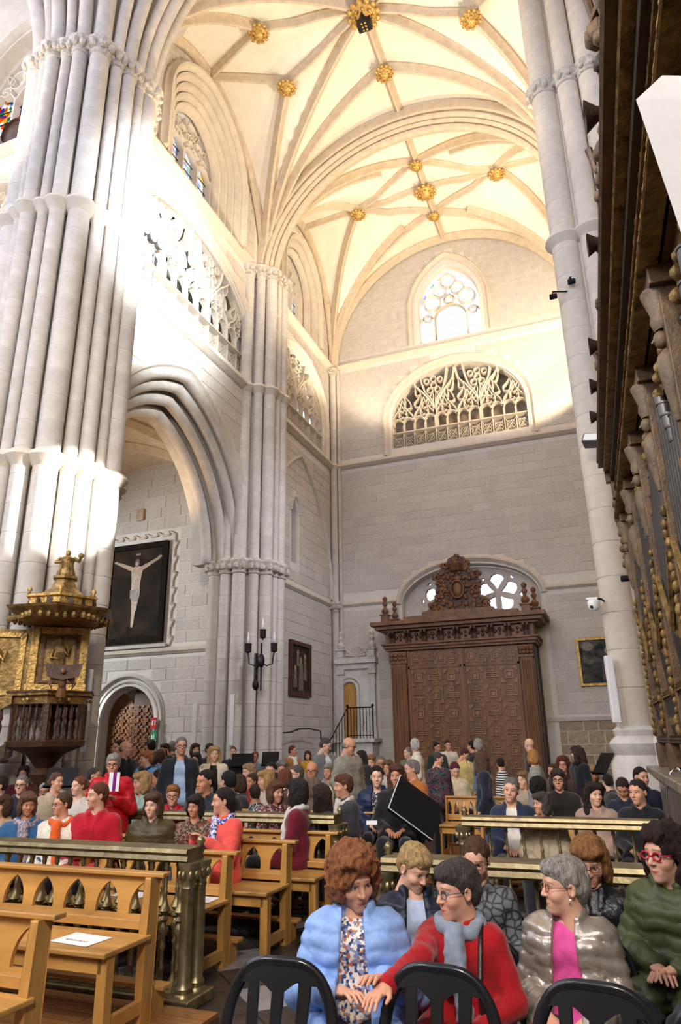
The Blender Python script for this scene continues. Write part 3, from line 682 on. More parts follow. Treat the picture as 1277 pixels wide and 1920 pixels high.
# ---- vaults
ceil = empty('ceiling'); structure(ceil)
def vault(cx, cy, hw, hl, zs, ra, rb, nn=40, name='vault_web', m='plaster', parent=None, thick=True):
    def zf(x, y):
        u = min(1, abs((x-cx)/hw)); v = min(1, abs((y-cy)/hl))
        return zs + max(ra*math.sqrt(max(0, 1-u*u)), rb*math.sqrt(max(0, 1-v*v)))
    b = MB(); S = [math.sin(PI/2*(-1+2*k/nn)) for k in range(nn+1)]
    b.add([(cx+hw*s, cy+hl*t, zf(cx+hw*s, cy+hl*t)) for t in S for s in S], [(j*(nn+1)+i, (j+1)*(nn+1)+i, (j+1)*(nn+1)+i+1, j*(nn+1)+i+1) for j in range(nn) for i in range(nn)])
    b.build(name, M[m], parent or ceil, smooth=True)
    return zf
RIBP = [(-0.13, 0.06), (-0.13, -0.06), (-0.09, -0.10), (-0.06, -0.20), (-0.03, -0.25), (0.03, -0.25), (0.06, -0.20), (0.09, -0.10), (0.13, -0.06), (0.13, 0.06)]
def rib(zf, cx, cy, hw, hl, p, q, parent, s=1.0, n=22, m='rib', drop_=0.0):
    pts = []
    for k in range(n+1):
        t = k/n
        if abs(p[0]) >= 0.999 and abs(p[1]) >= 0.999: t = 1-math.cos(PI/2*t)
        u, v = p[0]+(q[0]-p[0])*t, p[1]+(q[1]-p[1])*t; x, y = cx+hw*u*0.985, cy+hl*v*0.985
        pts.append((x, y, zf(x, y)-drop_))
    b = MB(); b.sweep(pts, [(a*s, c*s) for a, c in RIBP], (0, 0, 1)); b.build('rib', M[m], parent, auto=True)
def boss(parent, x, y, z, r, shield=False, label=None):
    b = MB(); b.lathe([(0.02, -0.16*r/0.3), (r*0.35, -0.15*r/0.3), (r*0.45, -0.07), (r*0.72, -0.06), (r*0.8, 0.0), (r*0.6, 0.06)], seg=20)
    for k in range(12):
        a = 2*PI*k/12; b.ball((r*0.82*math.cos(a), r*0.82*math.sin(a), -0.01), r*0.20, 7, 5, (1, 1, 0.6))
    for k in range(8):
        a = 2*PI*k/8+0.2; b.ball((r*0.52*math.cos(a), r*0.52*math.sin(a), -0.09), r*0.13, 6, 4, (1, 1, 0.8))
    o = b.build('roof_boss', M['gold'], parent, smooth=True, loc=(x, y, z-0.27)); o['label'] = label or 'gilded flower-shaped roof boss'
    if shield:
        c = MB(); s = r*0.4; c.prism([(-s, s), (-s, -s*0.3), (0, -s*1.1), (s, -s*0.3), (s, s)], -0.24*r/0.3, -0.1, lambda u, v, w: (u, v, w)); c.build('shield', M['iron'], o)
        for i in range(3):
            for j in range(2): MB().box(-0.22*s+j*0.5*s-0.12*s, -0.22*s+j*0.5*s+0.12*s, -0.5*s+i*0.5*s, -0.25*s+i*0.5*s, -0.26*r/0.3, -0.24*r/0.3).build('shield_tile', M['gold'], o)
    return o
V1 = (XC, 11.4, 4.36, 3.30); zf1 = vault(*V1, Z3, 4.45, 4.20)
V2 = (XC, 17.4, 4.36, 2.60); zf2 = vault(*V2, Z3, 4.35, 4.15)
V0 = (XC, 3.0, 4.36, 5.0); zf0 = vault(*V0, Z3, 4.6, 4.4)
for s in (-1, 1):
    for t in (-1, 1):
        for q in ((0, 0), (0.56*s, 0.24*t), (0, 0.5*t)): rib(zf1, *V1, (s, t), q, ceil)
        rib(zf1, *V1, (s, 0), (0.56*s, 0.24*t), ceil, 0.8); rib(zf1, *V1, (0.56*s, 0.24*t), (0, 0), ceil, 0.8)
        boss(ceil, XC+0.56*s*4.36, 11.4+0.24*t*3.3, zf1(XC+0.56*s*4.36, 11.4+0.24*t*3.3), 0.27)
    rib(zf1, *V1, (0, 0), (0, s), ceil, 0.85); boss(ceil, XC, 11.4+s*0.5*3.3, zf1(XC, 11.4+s*1.6), 0.27)
boss(ceil, XC, 11.4, zf1(XC, 11.4), 0.42, True, 'large gilded roof boss with a dark shield')
for s in (-1, 1):
    for t in (-1, 1):
        for q in ((0.52*s, -0.05), (0, 0.44*t), (0.52*s*0.5, 0.5*t)):
            if q[0]*t*0 == 0: rib(zf2, *V2, (s, t), q, ceil, 0.9)
        rib(zf2, *V2, (0.52*s, -0.05), (0, 0.44*t), ceil, 0.75)
    rib(zf2, *V2, (0, 0), (0, s), ceil, 0.8); rib(zf2, *V2, (0, 0), (0.52*s, -0.05), ceil, 0.7); rib(zf2, *V2, (0.52*s, -0.05), (s, 0), ceil, 0.7)
    boss(ceil, XC+0.52*s*4.36, 17.3, zf2(XC+0.52*s*4.36, 17.3), 0.27); boss(ceil, XC, 17.4+s*0.44*2.6, zf2(XC, 17.4+s*1.1), 0.22)
boss(ceil, XC, 17.4, zf2(XC, 17.4), 0.36, False, 'large round gilded roof boss at the crown')
def cross_arch(cx, y, hw, zs, rise, wd, name='transverse_arch'):
    o = empty(name, parent=ceil)
    prof = []
    for a_, c_, r_ in ((-0.46, 0.02, 0.055), (-0.34, -0.09, 0.085), (-0.18, -0.17, 0.075), (0.0, -0.27, 0.115), (0.18, -0.17, 0.075), (0.34, -0.09, 0.085), (0.46, 0.02, 0.055)):
        prof += [(a_*wd+r_*math.cos(q), c_+r_*math.sin(q)) for q in np.linspace(PI*1.05, PI*1.95, 6)]
    prof = [(-0.5*wd, 0.25)]+prof+[(0.5*wd, 0.25)]
    pts = [(cx-hw*math.cos(t), y, zs+rise*math.sin(t)) for t in np.linspace(0, PI, 49)]
    b = MB(); b.sweep(pts, prof, (0, 0, 1)) if False else None
    n_, m_ = len(pts), len(prof); vs = []
    for t in np.linspace(0, PI, n_):
        nx_, nz_ = -math.cos(t), math.sin(t)
        for a_, c_ in prof: vs.append((cx+(hw+c_)*nx_, y+a_, zs+(rise+c_)*nz_))
    b.add(vs, [(i*m_+k, i*m_+(k+1) % m_, (i+1)*m_+(k+1) % m_, (i+1)*m_+k) for i in range(n_-1) for k in range(m_)]); b.build('arch_moulding', M['rib'], o, auto=True)
    b = MB(); outer = [(cx-hw-0.3, zs)]+[(cx-(hw-0.05)*math.cos(t), zs+(rise-0.05)*math.sin(t)) for t in np.linspace(0, PI, 41)]+[(cx+hw+0.3, zs), (cx+hw+0.3, 19.7), (cx-hw-0.3, 19.7)]
    b.prism(outer, -wd*0.4, wd*0.4, fY(y)); b.build('arch_web', M['plaster'], o)
cross_arch(XC, 14.75, 4.25, Z3, 4.05, 0.75); cross_arch(XC, 8.05, 4.25, Z3, 4.25, 0.9)
# springers above the crossing pier: shafts bending into the crossing vault
for ang, r in ((-124, 0.17), (-103, 0.10), (-91, 0.13), (-76, 0.09), (-62, 0.13), (-44, 0.17), (-27, 0.11), (-13, 0.13), (2, 0.10), (16, 0.15), (38, 0.12)):
    a = math.radians(ang); x0, y0 = PC[0]+1.04*math.cos(a), PC[1]+1.04*math.sin(a); dx, dy = math.cos(a), math.sin(a); pts = []
    if ang > -10: dx, dy = 1.0, 0.0
    for k in range(15):
        t = PI/2*0.72*k/14; q = 4.3*(1-math.cos(t)); pts.append((x0+dx*q, y0+dy*q, 14.2+4.6*math.sin(t)))
    b = MB(); b.tube(pts, r, 10); b.build('springer', M['stone'], ceil, smooth=True)
b = MB(); b.lathe([(0.97, 14.2), (1.0, 15.2), (1.15, 16.2), (1.5, 17.2), (2.2, 18.3), (3.2, 19.2), (3.9, 19.7)], (PC[0], PC[1], 0), 24); b.build('springer_core', M['stone'], ceil, smooth=True)
# wall ribs
for (cx, cy, hw, hl), zf in ((V1, zf1), (V2, zf2)):
    for s in (-1, 1):
        pts = [(cx+s*(hw-0.06), cy-hl*math.cos(t), zf(cx+s*hw, cy)-0.0 - (zf(cx+s*hw, cy)-Z3)*(1-math.sin(t))) for t in np.linspace(0, PI, 33)]
        b = MB(); b.sweep(pts, [(a, c*0.8) for a, c in RIBP], (0, 0, 1)); b.build('wall_rib', M['rib'], ceil, auto=True)
pts = [(XC-4.3*math.cos(t), YE-0.1, Z3+4.35*math.sin(t)) for t in np.linspace(0, PI, 41)]
b = MB(); b.sweep(pts, RIBP, (0, 0, 1)); b.build('wall_rib', M['rib'], ceil, auto=True)
# aisle vault
VA = (-11.6, 11.7, 3.6, 3.5); zfa = vault(*VA, Z1, 3.6, 3.9, 28, m='rib')
for s in (-1, 1):
    for t in (-1, 1):
        for q in ((0, 0), (0.5*s, 0), (0, 0.5*t)): rib(zfa, *VA, (s, t), q, ceil, 0.9)
# unseen slab over vaults and crossing, added to block sky light
o = MB().box(-17, 10, -14, 22.5, 19.7, 19.9).build('ceiling_roof', M['plaster']); structure(o)
o = MB().box(9, 9.3, -14, 12.4, 0, 19.7).build('wall_nave', M['stone_warm']); structure(o)
o = MB().box(1.0, 9.3, 12.2, 12.6, 0, 19.7).build('wall_nave_side', M['stone_warm']); structure(o)

o = MB().box(-16, 9, -5.2, -5.0, 0, 5.5).build('wall_rear_light_block', M['stone_warm']); structure(o)  # unseen wall behind the camera, added to darken the space under the benches
o = MB().box(-16.2, -16, -5.2, 8.4, 0, 8.0).build('wall_left_light_block', M['stone_warm']); structure(o)  # unseen wall added to cut ambient light from the open left side
# ------------------------------------------------------------------ furnishings on the walls
def zat(px, py, x, y): d = ray(px, py); return CAM_H + d[2]/math.hypot(d[0], d[1])*math.hypot(x, y)
def ballcluster(b, pts, r0, r1, seed, squash=(1, 1, 1)):
    rnd = random.Random(seed)
    for p in pts: b.ball(p, rnd.uniform(r0, r1), 7, 5, squash)
def scroll(b, cx, cz, r, y, turns=1.4, s=1, th=0.03, fn=None, a0=0.0):
    pts = []; rr = []
    for k in range(22):
        t = k/21; a = a0+s*turns*2*PI*t; q = r*(1-0.8*t); pts.append((cx+q*math.cos(a), y, cz+q*math.sin(a))); rr.append(th*(1-0.5*t))
    b.tube(pts, rr, 6)

# ---- wooden vestibule in front of the end door
v = empty('door_vestibule', (0, 0, 0)); tag(v, 'tall dark walnut door vestibule with panelled double doors and carved crest', 'vestibule')
VY = 18.95; vx0, vx1 = -5.78, -1.82
MB().box(vx0, vx1, VY+0.05, YE-0.015, 0, 4.1).build('carcass', M['walnut'], v)
for x0, x1 in ((vx0, -5.28), (-2.19, vx1)):
    w = x1-x0; q = MB().box(x0, x1, VY-0.10, VY+0.06, 0, 0.40).box(x0+0.03, x1-0.03, VY-0.06, VY+0.06, 0.40, 3.72)
    for k in range(5):
        c = x0+0.07+(w-0.14)*k/4; q.tube([(c, VY-0.065, 0.5), (c, VY-0.065, 3.62)], 0.022, 6)
    q.box(x0-0.01, x1+0.01, VY-0.10, VY+0.06, 3.70, 3.76)
    o = q.build('pilaster', M['walnut'], v); c = MB().box(x0, x1, VY-0.09, VY+0.05, 3.76, 4.02)
    ballcluster(c, [(x0+w*(i+0.5)/4, VY-0.1, 3.82+0.1*j) for i in range(4) for j in range(2)], 0.05, 0.07, 3); c.build('capital', M['walnut'], o, auto=True)
q = MB().box(vx1, vx1+0.02, VY, YE-0.02, 0, 4.1)
for y in (VY+0.15, VY+0.85): q.box(vx1, vx1+0.06, y, y+0.18, 0.3, 4.0)
q.build('side_panel', M['walnut_d'], v)
e = MB()
for z0, z1, d in ((4.05, 4.12, 0.10), (4.12, 4.20, 0.15), (4.20, 4.26, 0.20), (4.26, 4.58, 0.08), (4.58, 4.64, 0.22), (4.64, 4.74, 0.34), (4.74, 4.86, 0.44)):
    e.box(vx0-d, vx1+d, VY-d, YE-0.015, z0, z1)
ent = e.build('entablature', M['walnut'], v, bevel=0.012)
for k in range(9):
    x = vx0+0.12+(vx1-vx0-0.24)*k/8
    for s in (-0.05, 0.05):
        q = MB(); q.prism([(0, 4.28), (0, 4.60), (-0.20, 4.60), (-0.20, 4.52), (-0.07, 4.40), (-0.04, 4.28)], x+s-0.03, x+s+0.03, lambda u, w, h: (h, VY-0.08+u, w)); q.build('bracket', M['walnut_d'], ent)
for k in range(8):
    x = vx0+0.35+(vx1-vx0-0.7)*k/7; q = MB(); ballcluster(q, [(x+dx, VY-0.09, 4.42+dz) for dx, dz in ((-.12, 0), (0, .05), (.12, 0), (0, -.06))], 0.04, 0.06, k); q.build('frieze_relief', M['walnut_d'], ent)
MB().box(-5.3, -2.1, VY-0.2, YE-0.1, 4.86, 4.98).box(-4.75, -2.75, VY-0.15, YE-0.2, 4.98, 5.10).build('attic', M['walnut'], v, bevel=0.01)
# doors
pm = {}
def raised(poly, name):
    if name not in pm:
        b = MB(); b.prism(poly, 0, -0.03, lambda u, w, h: (u, h, w)); me = b.mesh('panel', M['walnut_l']); pm[name] = me
    return pm[name]
def frame_mesh(w, h, t, name):
    if name not in pm:
        b = MB(); b.prism([(-w/2, -h/2), (w/2, -h/2), (w/2, h/2), (-w/2, h/2)], 0, -0.035, lambda u, q, d: (u, d, q), [[(-w/2+t, -h/2+t), (w/2-t, -h/2+t), (w/2-t, h/2-t), (-w/2+t, h/2-t)]])
        b.prism([(-w/2+t*1.7, -h/2+t*1.7), (w/2-t*1.7, -h/2+t*1.7), (w/2-t*1.7, h/2-t*1.7), (-w/2+t*1.7, h/2-t*1.7)], 0, -0.022, lambda u, q, d: (u, d, q)); pm[name] = b.mesh('panel', M['walnut_l'])
    return pm[name]
def lshape(T): a = T*0.47; t = T*0.13; return [(-a, -a), (-a+t*1.9, -a), (-a+t*1.9, -a+t), (-a+t, -a+t), (-a+t, -a+t*1.9), (-a, -a+t*1.9)]
def panelled(parent, x0, x1, z0, z1, y, nx, nz):
    Tx, Tz = (x1-x0)/nx, (z1-z0)/nz; T = min(Tx, Tz)
    for i in range(nx):
        for j in range(nz):
            cx, cz = x0+(i+0.5)*Tx, z0+(j+0.5)*Tz
            odd = (i+j) % 2
            link('panel', frame_mesh(T*0.46, T*0.46, T*0.07, f'sq{T:.3f}') if not odd else frame_mesh(T*0.80, T*0.30, T*0.07, f'hz{T:.3f}'), parent, (cx, y, cz))
            if odd:
                for s in (-1, 1): link('panel', frame_mesh(T*0.30, T*0.26, T*0.06, f'sm{T:.3f}'), parent, (cx, y, cz+s*T*0.33))
            else:
                for k in range(4):
                    o = link('panel', raised([(p[0], p[1]) for p in lshape(T)], f'L{T:.3f}'), parent, (cx, y, cz)); o.rotation_euler = (0, k*PI/2, 0)
for x0, x1 in ((-5.26, -3.76), (-3.70, -2.21)):
    d = MB().box(x0, x1, VY-0.005, VY+0.06, 0.02, 4.03).build('door_leaf', M['walnut'], v)
    panelled(d, x0+0.06, x1-0.06, 0.15, 3.52, VY-0.005, 3, 7); panelled(d, x0+0.06, x1-0.06, 3.62, 3.98, VY-0.005, 4, 1)
    MB().box(x0, x1, VY-0.03, VY, 3.54, 3.60).box(x0, x0+0.05, VY-0.03, VY, 0, 4.03).box(x1-0.05, x1, VY-0.03, VY, 0, 4.03).build('door_rail', M['walnut'], d)
MB().box(-3.76, -3.70, VY-0.05, VY, 0, 4.03).build('meeting_stile', M['walnut'], v)
# crest
cx, cy = -3.78, VY+0.35
cr = [(-0.90, 0), (-0.95, 0.16), (-0.82, 0.34), (-0.66, 0.42), (-0.68, 0.70), (-0.64, 0.98), (-0.74, 1.08), (-0.68, 1.16), (-0.42, 1.18), (-0.38, 1.30), (-0.46, 1.38), (-0.30, 1.46), (-0.26, 1.58), (-0.10, 1.64), (0, 1.72)]
cr = cr + [(-x, z) for x, z in reversed(cr[:-1])]
q = MB(); q.prism([(x*0.93, z) for x, z in reversed(cr)], cy, cy+0.16, lambda u, w, h: (cx+u, h, 5.10+w)); crest = q.build('crest', M['walnut_d'], v)
q = MB(); rnd = random.Random(5); pts = []
while len(pts) < 240:
    x, z = rnd.uniform(-0.95, 0.95), rnd.uniform(0, 1.7)
    if inpoly((x, z), cr): pts.append((cx+x, cy-0.02, 5.1+z))
ballcluster(q, pts, 0.03, 0.075, 8, (1, 0.8, 1))
for s in (-1, 1):
    for u, z, r in ((0.74, 0.18, 0.16), (0.54, 0.62, 0.13), (0.56, 1.04, 0.12), (0.30, 1.38, 0.1)): scroll(q, cx+s*u, 5.1+z, r, cy-0.06, 1.3, s)
q.build('foliage', M['walnut'], crest, auto=True)
q = MB(); q.ball((cx, cy-0.05, 5.74), 0.17, 14, 10, (0.9, 0.4, 1.25)); q.tube([(cx+0.185*math.cos(t), cy-0.10, 5.74+0.25*math.sin(t)) for t in np.linspace(0, 2*PI, 21)[:-1]], 0.03, 6, True); q.build('shield', M['walnut'], crest, smooth=True)
q = MB(); q.lathe([(0.18, 0), (0.21, 0.06), (0.18, 0.09), (0.24, 0.20), (0.14, 0.22), (0.07, 0.30), (0.03, 0.36)], (cx, cy, 6.28), 14); ballcluster(q, [(cx+0.22*math.cos(t), cy+0.1*math.sin(t)-0.02, 6.50) for t in np.linspace(0, 2*PI, 10)], 0.03, 0.05, 3); q.build('crown', M['walnut'], crest, auto=True)
def finial(x, y, z, parent, m='walnut', s=1.0, name='finial'):
    q = MB().box(x-0.14*s, x+0.14*s, y-0.14*s, y+0.14*s, z, z+0.28*s).box(x-0.19*s, x+0.19*s, y-0.19*s, y+0.19*s, z+0.28*s, z+0.33*s)
    q.lathe([(0.06*s, 0.33*s), (0.14*s, 0.42*s), (0.15*s, 0.50*s), (0.07*s, 0.60*s), (0.05*s, 0.66*s), (0.10*s, 0.74*s), (0.10*s, 0.80*s), (0.05*s, 0.86*s), (0.09*s, 0.94*s), (0.10*s, 1.0*s), (0.04*s, 1.07*s), (0.0, 1.08*s)], (x, y, z), 12)
    return q.build(name, M[m], parent, auto=True)
finial(-5.85, VY-0.1, 4.86, v, s=0.72); finial(-1.90, VY+0.05, 4.86, v, s=0.80); finial(-1.72, YE-0.35, 4.86, v, s=0.78); finial(-5.8, YE-0.35, 4.86, v, s=0.7)

# ---- small renaissance portal with stair and railing
PY = 19.88
def E(px, py, y=PY): p = onY(px, py, y); return p[0], p[2]
xa, zt = E(624, 1240); xa = max(xa, -7.74); xb, _ = E(704, 1236); zb_ = E(662, 1385)[1]; zc = E(662, 1255)[1]
xd0, xd1 = E(643, 1330)[0], E(669, 1330)[0]; zd = E(656, 1280)[1]; dcx = (xd0+xd1)/2; dhw = (xd1-xd0)/2
pt = empty('stone_portal', (dcx, PY, 0)); tag(pt, 'pale carved stone portal with shell niche in the corner', 'portal')
pt.location = (0, 0, 0)
ow = opening(dcx, dhw, zb_, zd-dhw, dhw)
MB().prism([(xa+0.05, zb_), (xb-0.05, zb_), (xb-0.05, zc), (xa+0.05, zc)], 0, 0.10, fY(PY), [ow]).build('portal_wall', M['white_stone'], pt)
for hw, d in ((dhw+0.05, -0.03), (dhw+0.16, -0.01)):
    moulding(pt, 'archivolt', [fY(PY)(u, w, d) for u, w in [(dcx-hw, zb_)]+arc(dcx, hw, zd-dhw, hw)+[(dcx+hw, zb_)]], 0.09, 0.05, (0, -1, 0), 'white_stone')
for x in (xa+0.10, xb-0.10):
    MB().box(x-0.11, x+0.11, PY-0.10, PY, zb_, zb_+0.25).box(x-0.08, x+0.08, PY-0.06, PY, zb_+0.25, zc-0.15).box(x-0.12, x+0.12, PY-0.12, PY, zc-0.15, zc).build('pilaster', M['white_stone'], pt, bevel=0.008)
    finial(x, PY-0.02, zt+0.08, pt, 'white_stone', 0.75)
MB().box(xa, xb, PY-0.10, PY+0.1, zc, zc+0.16).box(xa-0.06, xb+0.06, PY-0.2, PY+0.1, zc+0.16, zt+0.06).build('entablature', M['white_stone'], pt, bevel=0.01)
q = MB(); sr = 0.32; scx = (xa+xb)/2
for k in range(9):
    a = PI*(k+0.5)/9; q.tube([(scx, PY-0.02, zt+0.1), (scx+sr*math.cos(a), PY-0.06, zt+0.1+sr*math.sin(a))], [0.015, 0.05], 6)
q.prism(arc(scx, sr+0.06, zt+0.06, sr+0.06, 10), 0, 0.08, fY(PY), ); q.build('shell', M['white_stone'], pt, auto=True)
q = MB(); q.prism(opening(dcx, dhw-0.01, zb_, zd-dhw, dhw-0.01), 0.04, 0.08, fY(PY)); dl = q.build('door_leaf', M['pine_v'], pt)
for k in range(5): MB().box(xd0+0.02+k*(xd1-xd0-0.04)/5+0.004, xd0+0.02+(k+1)*(xd1-xd0-0.04)/5-0.004, PY+0.025, PY+0.045, zb_+0.02, zd-dhw*0.9).build('plank', M['pine_v'], dl)
q = MB().box(xa-0.02, xb+0.10, PY-0.62, PY+0.1, zb_-0.1, zb_).box(xa+0.1, xb+0.0, PY-0.5, PY+0.1, 0, zb_-0.1); q.build('landing', M['white_stone'], pt, bevel=0.01)
for k in range(5): MB().box(xa-0.0-0.0, xa+0.55, PY-0.62-0.26*(k+1), PY-0.62-0.26*k, 0, zb_-0.1-(k+1)*(zb_-0.1)/6).build('step', M['white_stone'], pt)
rl = empty('stair_railing'); tag(rl, 'black iron stair railing in front of the small portal', 'railing')
yr = PY-0.58; rz0, rz1 = zb_, zb_+0.85
for k in range(9):
    x = xa+0.5+(xb+0.06-xa-0.5)*k/8; MB().tube([(x, yr, rz0), (x, yr, rz1)], 0.022 if k in (0, 8) else 0.011, 6).build('rail_bar', M['iron'], rl)
MB().tube([(xa+0.5, yr, rz1), (xb+0.06, yr, rz1)], 0.02, 6).ball((xa+0.5, yr, rz1+0.05), 0.045).ball((xb+0.06, yr, rz1+0.05), 0.045).build('hand_rail', M['iron'], rl); MB().tube([(xa+0.5, yr, rz0+0.08), (xb+0.06, yr, rz0+0.08)], 0.012, 6).build('lower_rail', M['iron'], rl)
for k in range(7):
    t = (k+1)/7; y = yr-1.35*t; z = -1.05*t; MB().tube([(xa+0.5-0.1*t, y, max(0.12, rz0+z)), (xa+0.5-0.1*t, y, rz1+z)], 0.011, 6).build('rail_bar', M['iron'], rl)
MB().tube([(xa+0.5, yr, rz1), (xa+0.4, yr-1.35, rz1-1.05)], 0.018, 6).build('hand_rail', M['iron'], rl)
q = MB(); P0 = [onX(x, y, -7.55) for x, y in ((545, 1373), (560, 1367), (580, 1366), (601, 1371), (602, 1388), (602, 1408))]; q.tube(P0, 0.02, 6)
P1 = P0[0]; q.tube([P1, (XL+0.05, P1[1], P1[2]-0.02)], 0.016, 6); q.tube([P0[-1], (P0[-1][0], P0[-1][1], 0)], 0.02, 6)
tag(q.build('iron_handrail', M['iron']), 'thin curved black iron handrail below the dark wall painting', 'handrail')

# ---- paintings
def painting_mat(name, ramp, scale=3.0, dist=1.5):
    m, t, b = nt(name); N = t.nodes; L = t.links; tc = N.new('ShaderNodeTexCoord'); no = N.new('ShaderNodeTexNoise'); no.inputs['Scale'].default_value = scale; no.inputs['Detail'].default_value = 7; no.inputs['Distortion'].default_value = dist
    L.new(tc.outputs['Object'], no.inputs['Vector']); r = N.new('ShaderNodeValToRGB'); L.new(no.outputs['Fac'], r.inputs[0]); e = r.color_ramp.elements
    e[0].position = 0.35; e[0].color = (*ramp[0], 1); e[1].position = 0.75; e[1].color = (*ramp[-1], 1)
    for i, c in enumerate(ramp[1:-1]): x = e.new(0.35+0.4*(i+1)/(len(ramp)-1)); x.color = (*c, 1)
    L.new(r.outputs[0], b.inputs['Base Color']); b.inputs['Roughness'].default_value = 0.7; b.inputs['Specular IOR Level'].default_value = 0.1; return m
M['cruc'] = painting_mat('dark_oil_painting', [(0.012, 0.009, 0.006), (0.03, 0.018, 0.01), (0.06, 0.035, 0.018)], 1.2)
M['paint2'] = painting_mat('brown_oil_painting', [(0.015, 0.012, 0.01), (0.05, 0.035, 0.025), (0.16, 0.12, 0.09)], 3.2, 2.5)
M['paint3'] = painting_mat('landscape_oil_painting', [(0.02, 0.022, 0.024), (0.05, 0.055, 0.06), (0.12, 0.11, 0.085), (0.16, 0.18, 0.2)], 2.2, 1.5)
M['flesh_p'] = mat('painted_flesh', (0.40, 0.27, 0.16), 0.5, var=0.3, scale=9); M['robe_p'] = mat('painted_cloth', (0.19, 0.15, 0.11), 0.5, var=0.35, scale=9); M['dark_p'] = mat('painted_dark', (0.05, 0.03, 0.02), 0.5, var=0.3)  # the darkest tone is plain dark paint for hair and robe
M['frame_b'] = mat('black_frame', (0.016, 0.011, 0.008), 0.75, var=0.3, spec=0.08)
def framed(name, label, fn, u0, u1, v0, v1, fw, fm, cm):
    o = empty(name); tag(o, label, 'painting')
    b = MB(); b.prism([(u0, v0), (u1, v0), (u1, v1), (u0, v1)], -0.10, -0.02, fn, [[(u0+fw, v0+fw), (u0+fw, v1-fw), (u1-fw, v1-fw), (u1-fw, v0+fw)]]); b.build('frame', M[fm], o, bevel=0.015)
    b = MB(); b.prism([(u0+fw*0.8, v0+fw*0.8), (u1-fw*0.8, v0+fw*0.8), (u1-fw*0.8, v1-fw*0.8), (u0+fw*0.8, v1-fw*0.8)], -0.05, -0.015, fn); c = b.build('canvas', M[cm], o); return o, c
o, c = framed('crucifixion_painting', 'large dark crucifixion painting in a black frame above the side door', fA, -12.80, -10.83, 4.20, 6.95, 0.15, 'frame_b', 'cruc')
ccx, ccz = -11.82, 6.25
def blob(pts, name, m, d=-0.052, fn=fA, parent=None): b = MB(); b.prism(pts, d, d+0.003, fn); b.build(name, M[m], parent)
def limb(p, q, a, b_): p, q = np.array(p), np.array(q); d = q-p; n = np.array([-d[1], d[0]])/np.linalg.norm(d); return [tuple(p-n*a), tuple(q-n*b_), tuple(q+n*b_), tuple(p+n*a)]
for pts, m in ((limb((ccx-0.12, ccz-0.02), (ccx-0.68, ccz+0.22), 0.065, 0.035), 'flesh_p'), (limb((ccx+0.12, ccz-0.02), (ccx+0.72, ccz+0.25), 0.065, 0.035), 'flesh_p'),
               ([(ccx-0.20, ccz+0.02), (ccx-0.15, ccz-0.35), (ccx-0.14, ccz-0.62), (ccx+0.13, ccz-0.62), (ccx+0.14, ccz-0.35), (ccx+0.20, ccz+0.02), (ccx, ccz+0.10)], 'flesh_p'),
               (limb((ccx-0.06, ccz-0.75), (ccx-0.03, ccz-1.18), 0.08, 0.05), 'flesh_p'), (limb((ccx+0.05, ccz-0.75), (ccx+0.02, ccz-1.18), 0.08, 0.05), 'flesh_p'), (limb((ccx-0.02, ccz-1.15), (ccx-0.03, ccz-1.62), 0.07, 0.035), 'flesh_p'),
               ([(ccx-0.72, ccz+0.19), (ccx-0.80, ccz+0.24), (ccx-0.70, ccz+0.28), (ccx-0.64, ccz+0.22)], 'flesh_p'), ([(ccx+0.70, ccz+0.22), (ccx+0.84, ccz+0.28), (ccx+0.74, ccz+0.32), (ccx+0.66, ccz+0.28)], 'flesh_p')):
    dz_ = globals().get('dz_', 0)+0.0012; blob(pts, 'painted_figure', m, -0.052-dz_, parent=c)
blob([(ccx-0.17, ccz-0.60), (ccx+0.17, ccz-0.58), (ccx+0.14, ccz-0.85), (ccx-0.02, ccz-0.92), (ccx-0.15, ccz-0.82)], 'painted_loincloth', 'robe_p', -0.066, parent=c)
blob([(ccx+0.085*math.cos(t), ccz+0.17+0.12*math.sin(t)) for t in np.linspace(0, 2*PI, 13)[:-1]], 'painted_head', 'dark_p', -0.066, parent=c); blob([(ccx+0.05*math.cos(t)-0.01, ccz+0.14+0.07*math.sin(t)) for t in np.linspace(0, 2*PI, 11)[:-1]], 'painted_face', 'flesh_p', -0.070, parent=c)
blob([(ccx-0.08, ccz+0.38), (ccx+0.08, ccz+0.38), (ccx+0.08, ccz+0.44), (ccx-0.08, ccz+0.44)], 'painted_plaque', 'robe_p', parent=c)
p0, p1 = onX(540, 1199, XL), onX(578, 1308, XL); zb2 = onX(540, 1303, XL)[2]
o, c = framed('figure_painting', 'dark brown painting of standing figures on the grey side wall', FL, p0[1], p1[1], zb2, p0[2], 0.10, 'walnut_d', 'paint2')
ym, w2 = (p0[1]+p1[1])/2, p1[1]-p0[1]
for dy, zlo, zhi, wd in ((-0.22, 0.15, 0.55, 0.09), (0.05, 0.10, 0.72, 0.12), (0.25, 0.3, 0.8, 0.08), (-0.1, 0.55, 0.85, 0.07)):
    h = p0[2]-zb2; y = ym+dy*w2; a, b_ = zb2+zlo*h, zb2+zhi*h
    blob([(y-wd*w2, a), (y+wd*w2, a), (y+wd*0.7*w2, b_-0.15), (y-wd*0.6*w2, b_-0.15)], 'painted_figure', 'robe_p', fn=FL, parent=c); blob([(y+0.07*math.cos(t), b_-0.08+0.09*math.sin(t)) for t in np.linspace(0, 2*PI, 11)[:-1]], 'painted_face', 'flesh_p', fn=FL, parent=c)
p0, p1 = onY(1079, 1198, YE), onY(1093, 1287, YE)
o, c = framed('saint_painting', 'dark landscape painting with kneeling figure in a thin gold frame', FE, p0[0], p0[0]+1.32, p1[2], p0[2], 0.065, 'gold', 'paint3')
x, z, h = p0[0]+0.80, p1[2], p0[2]-p1[2]
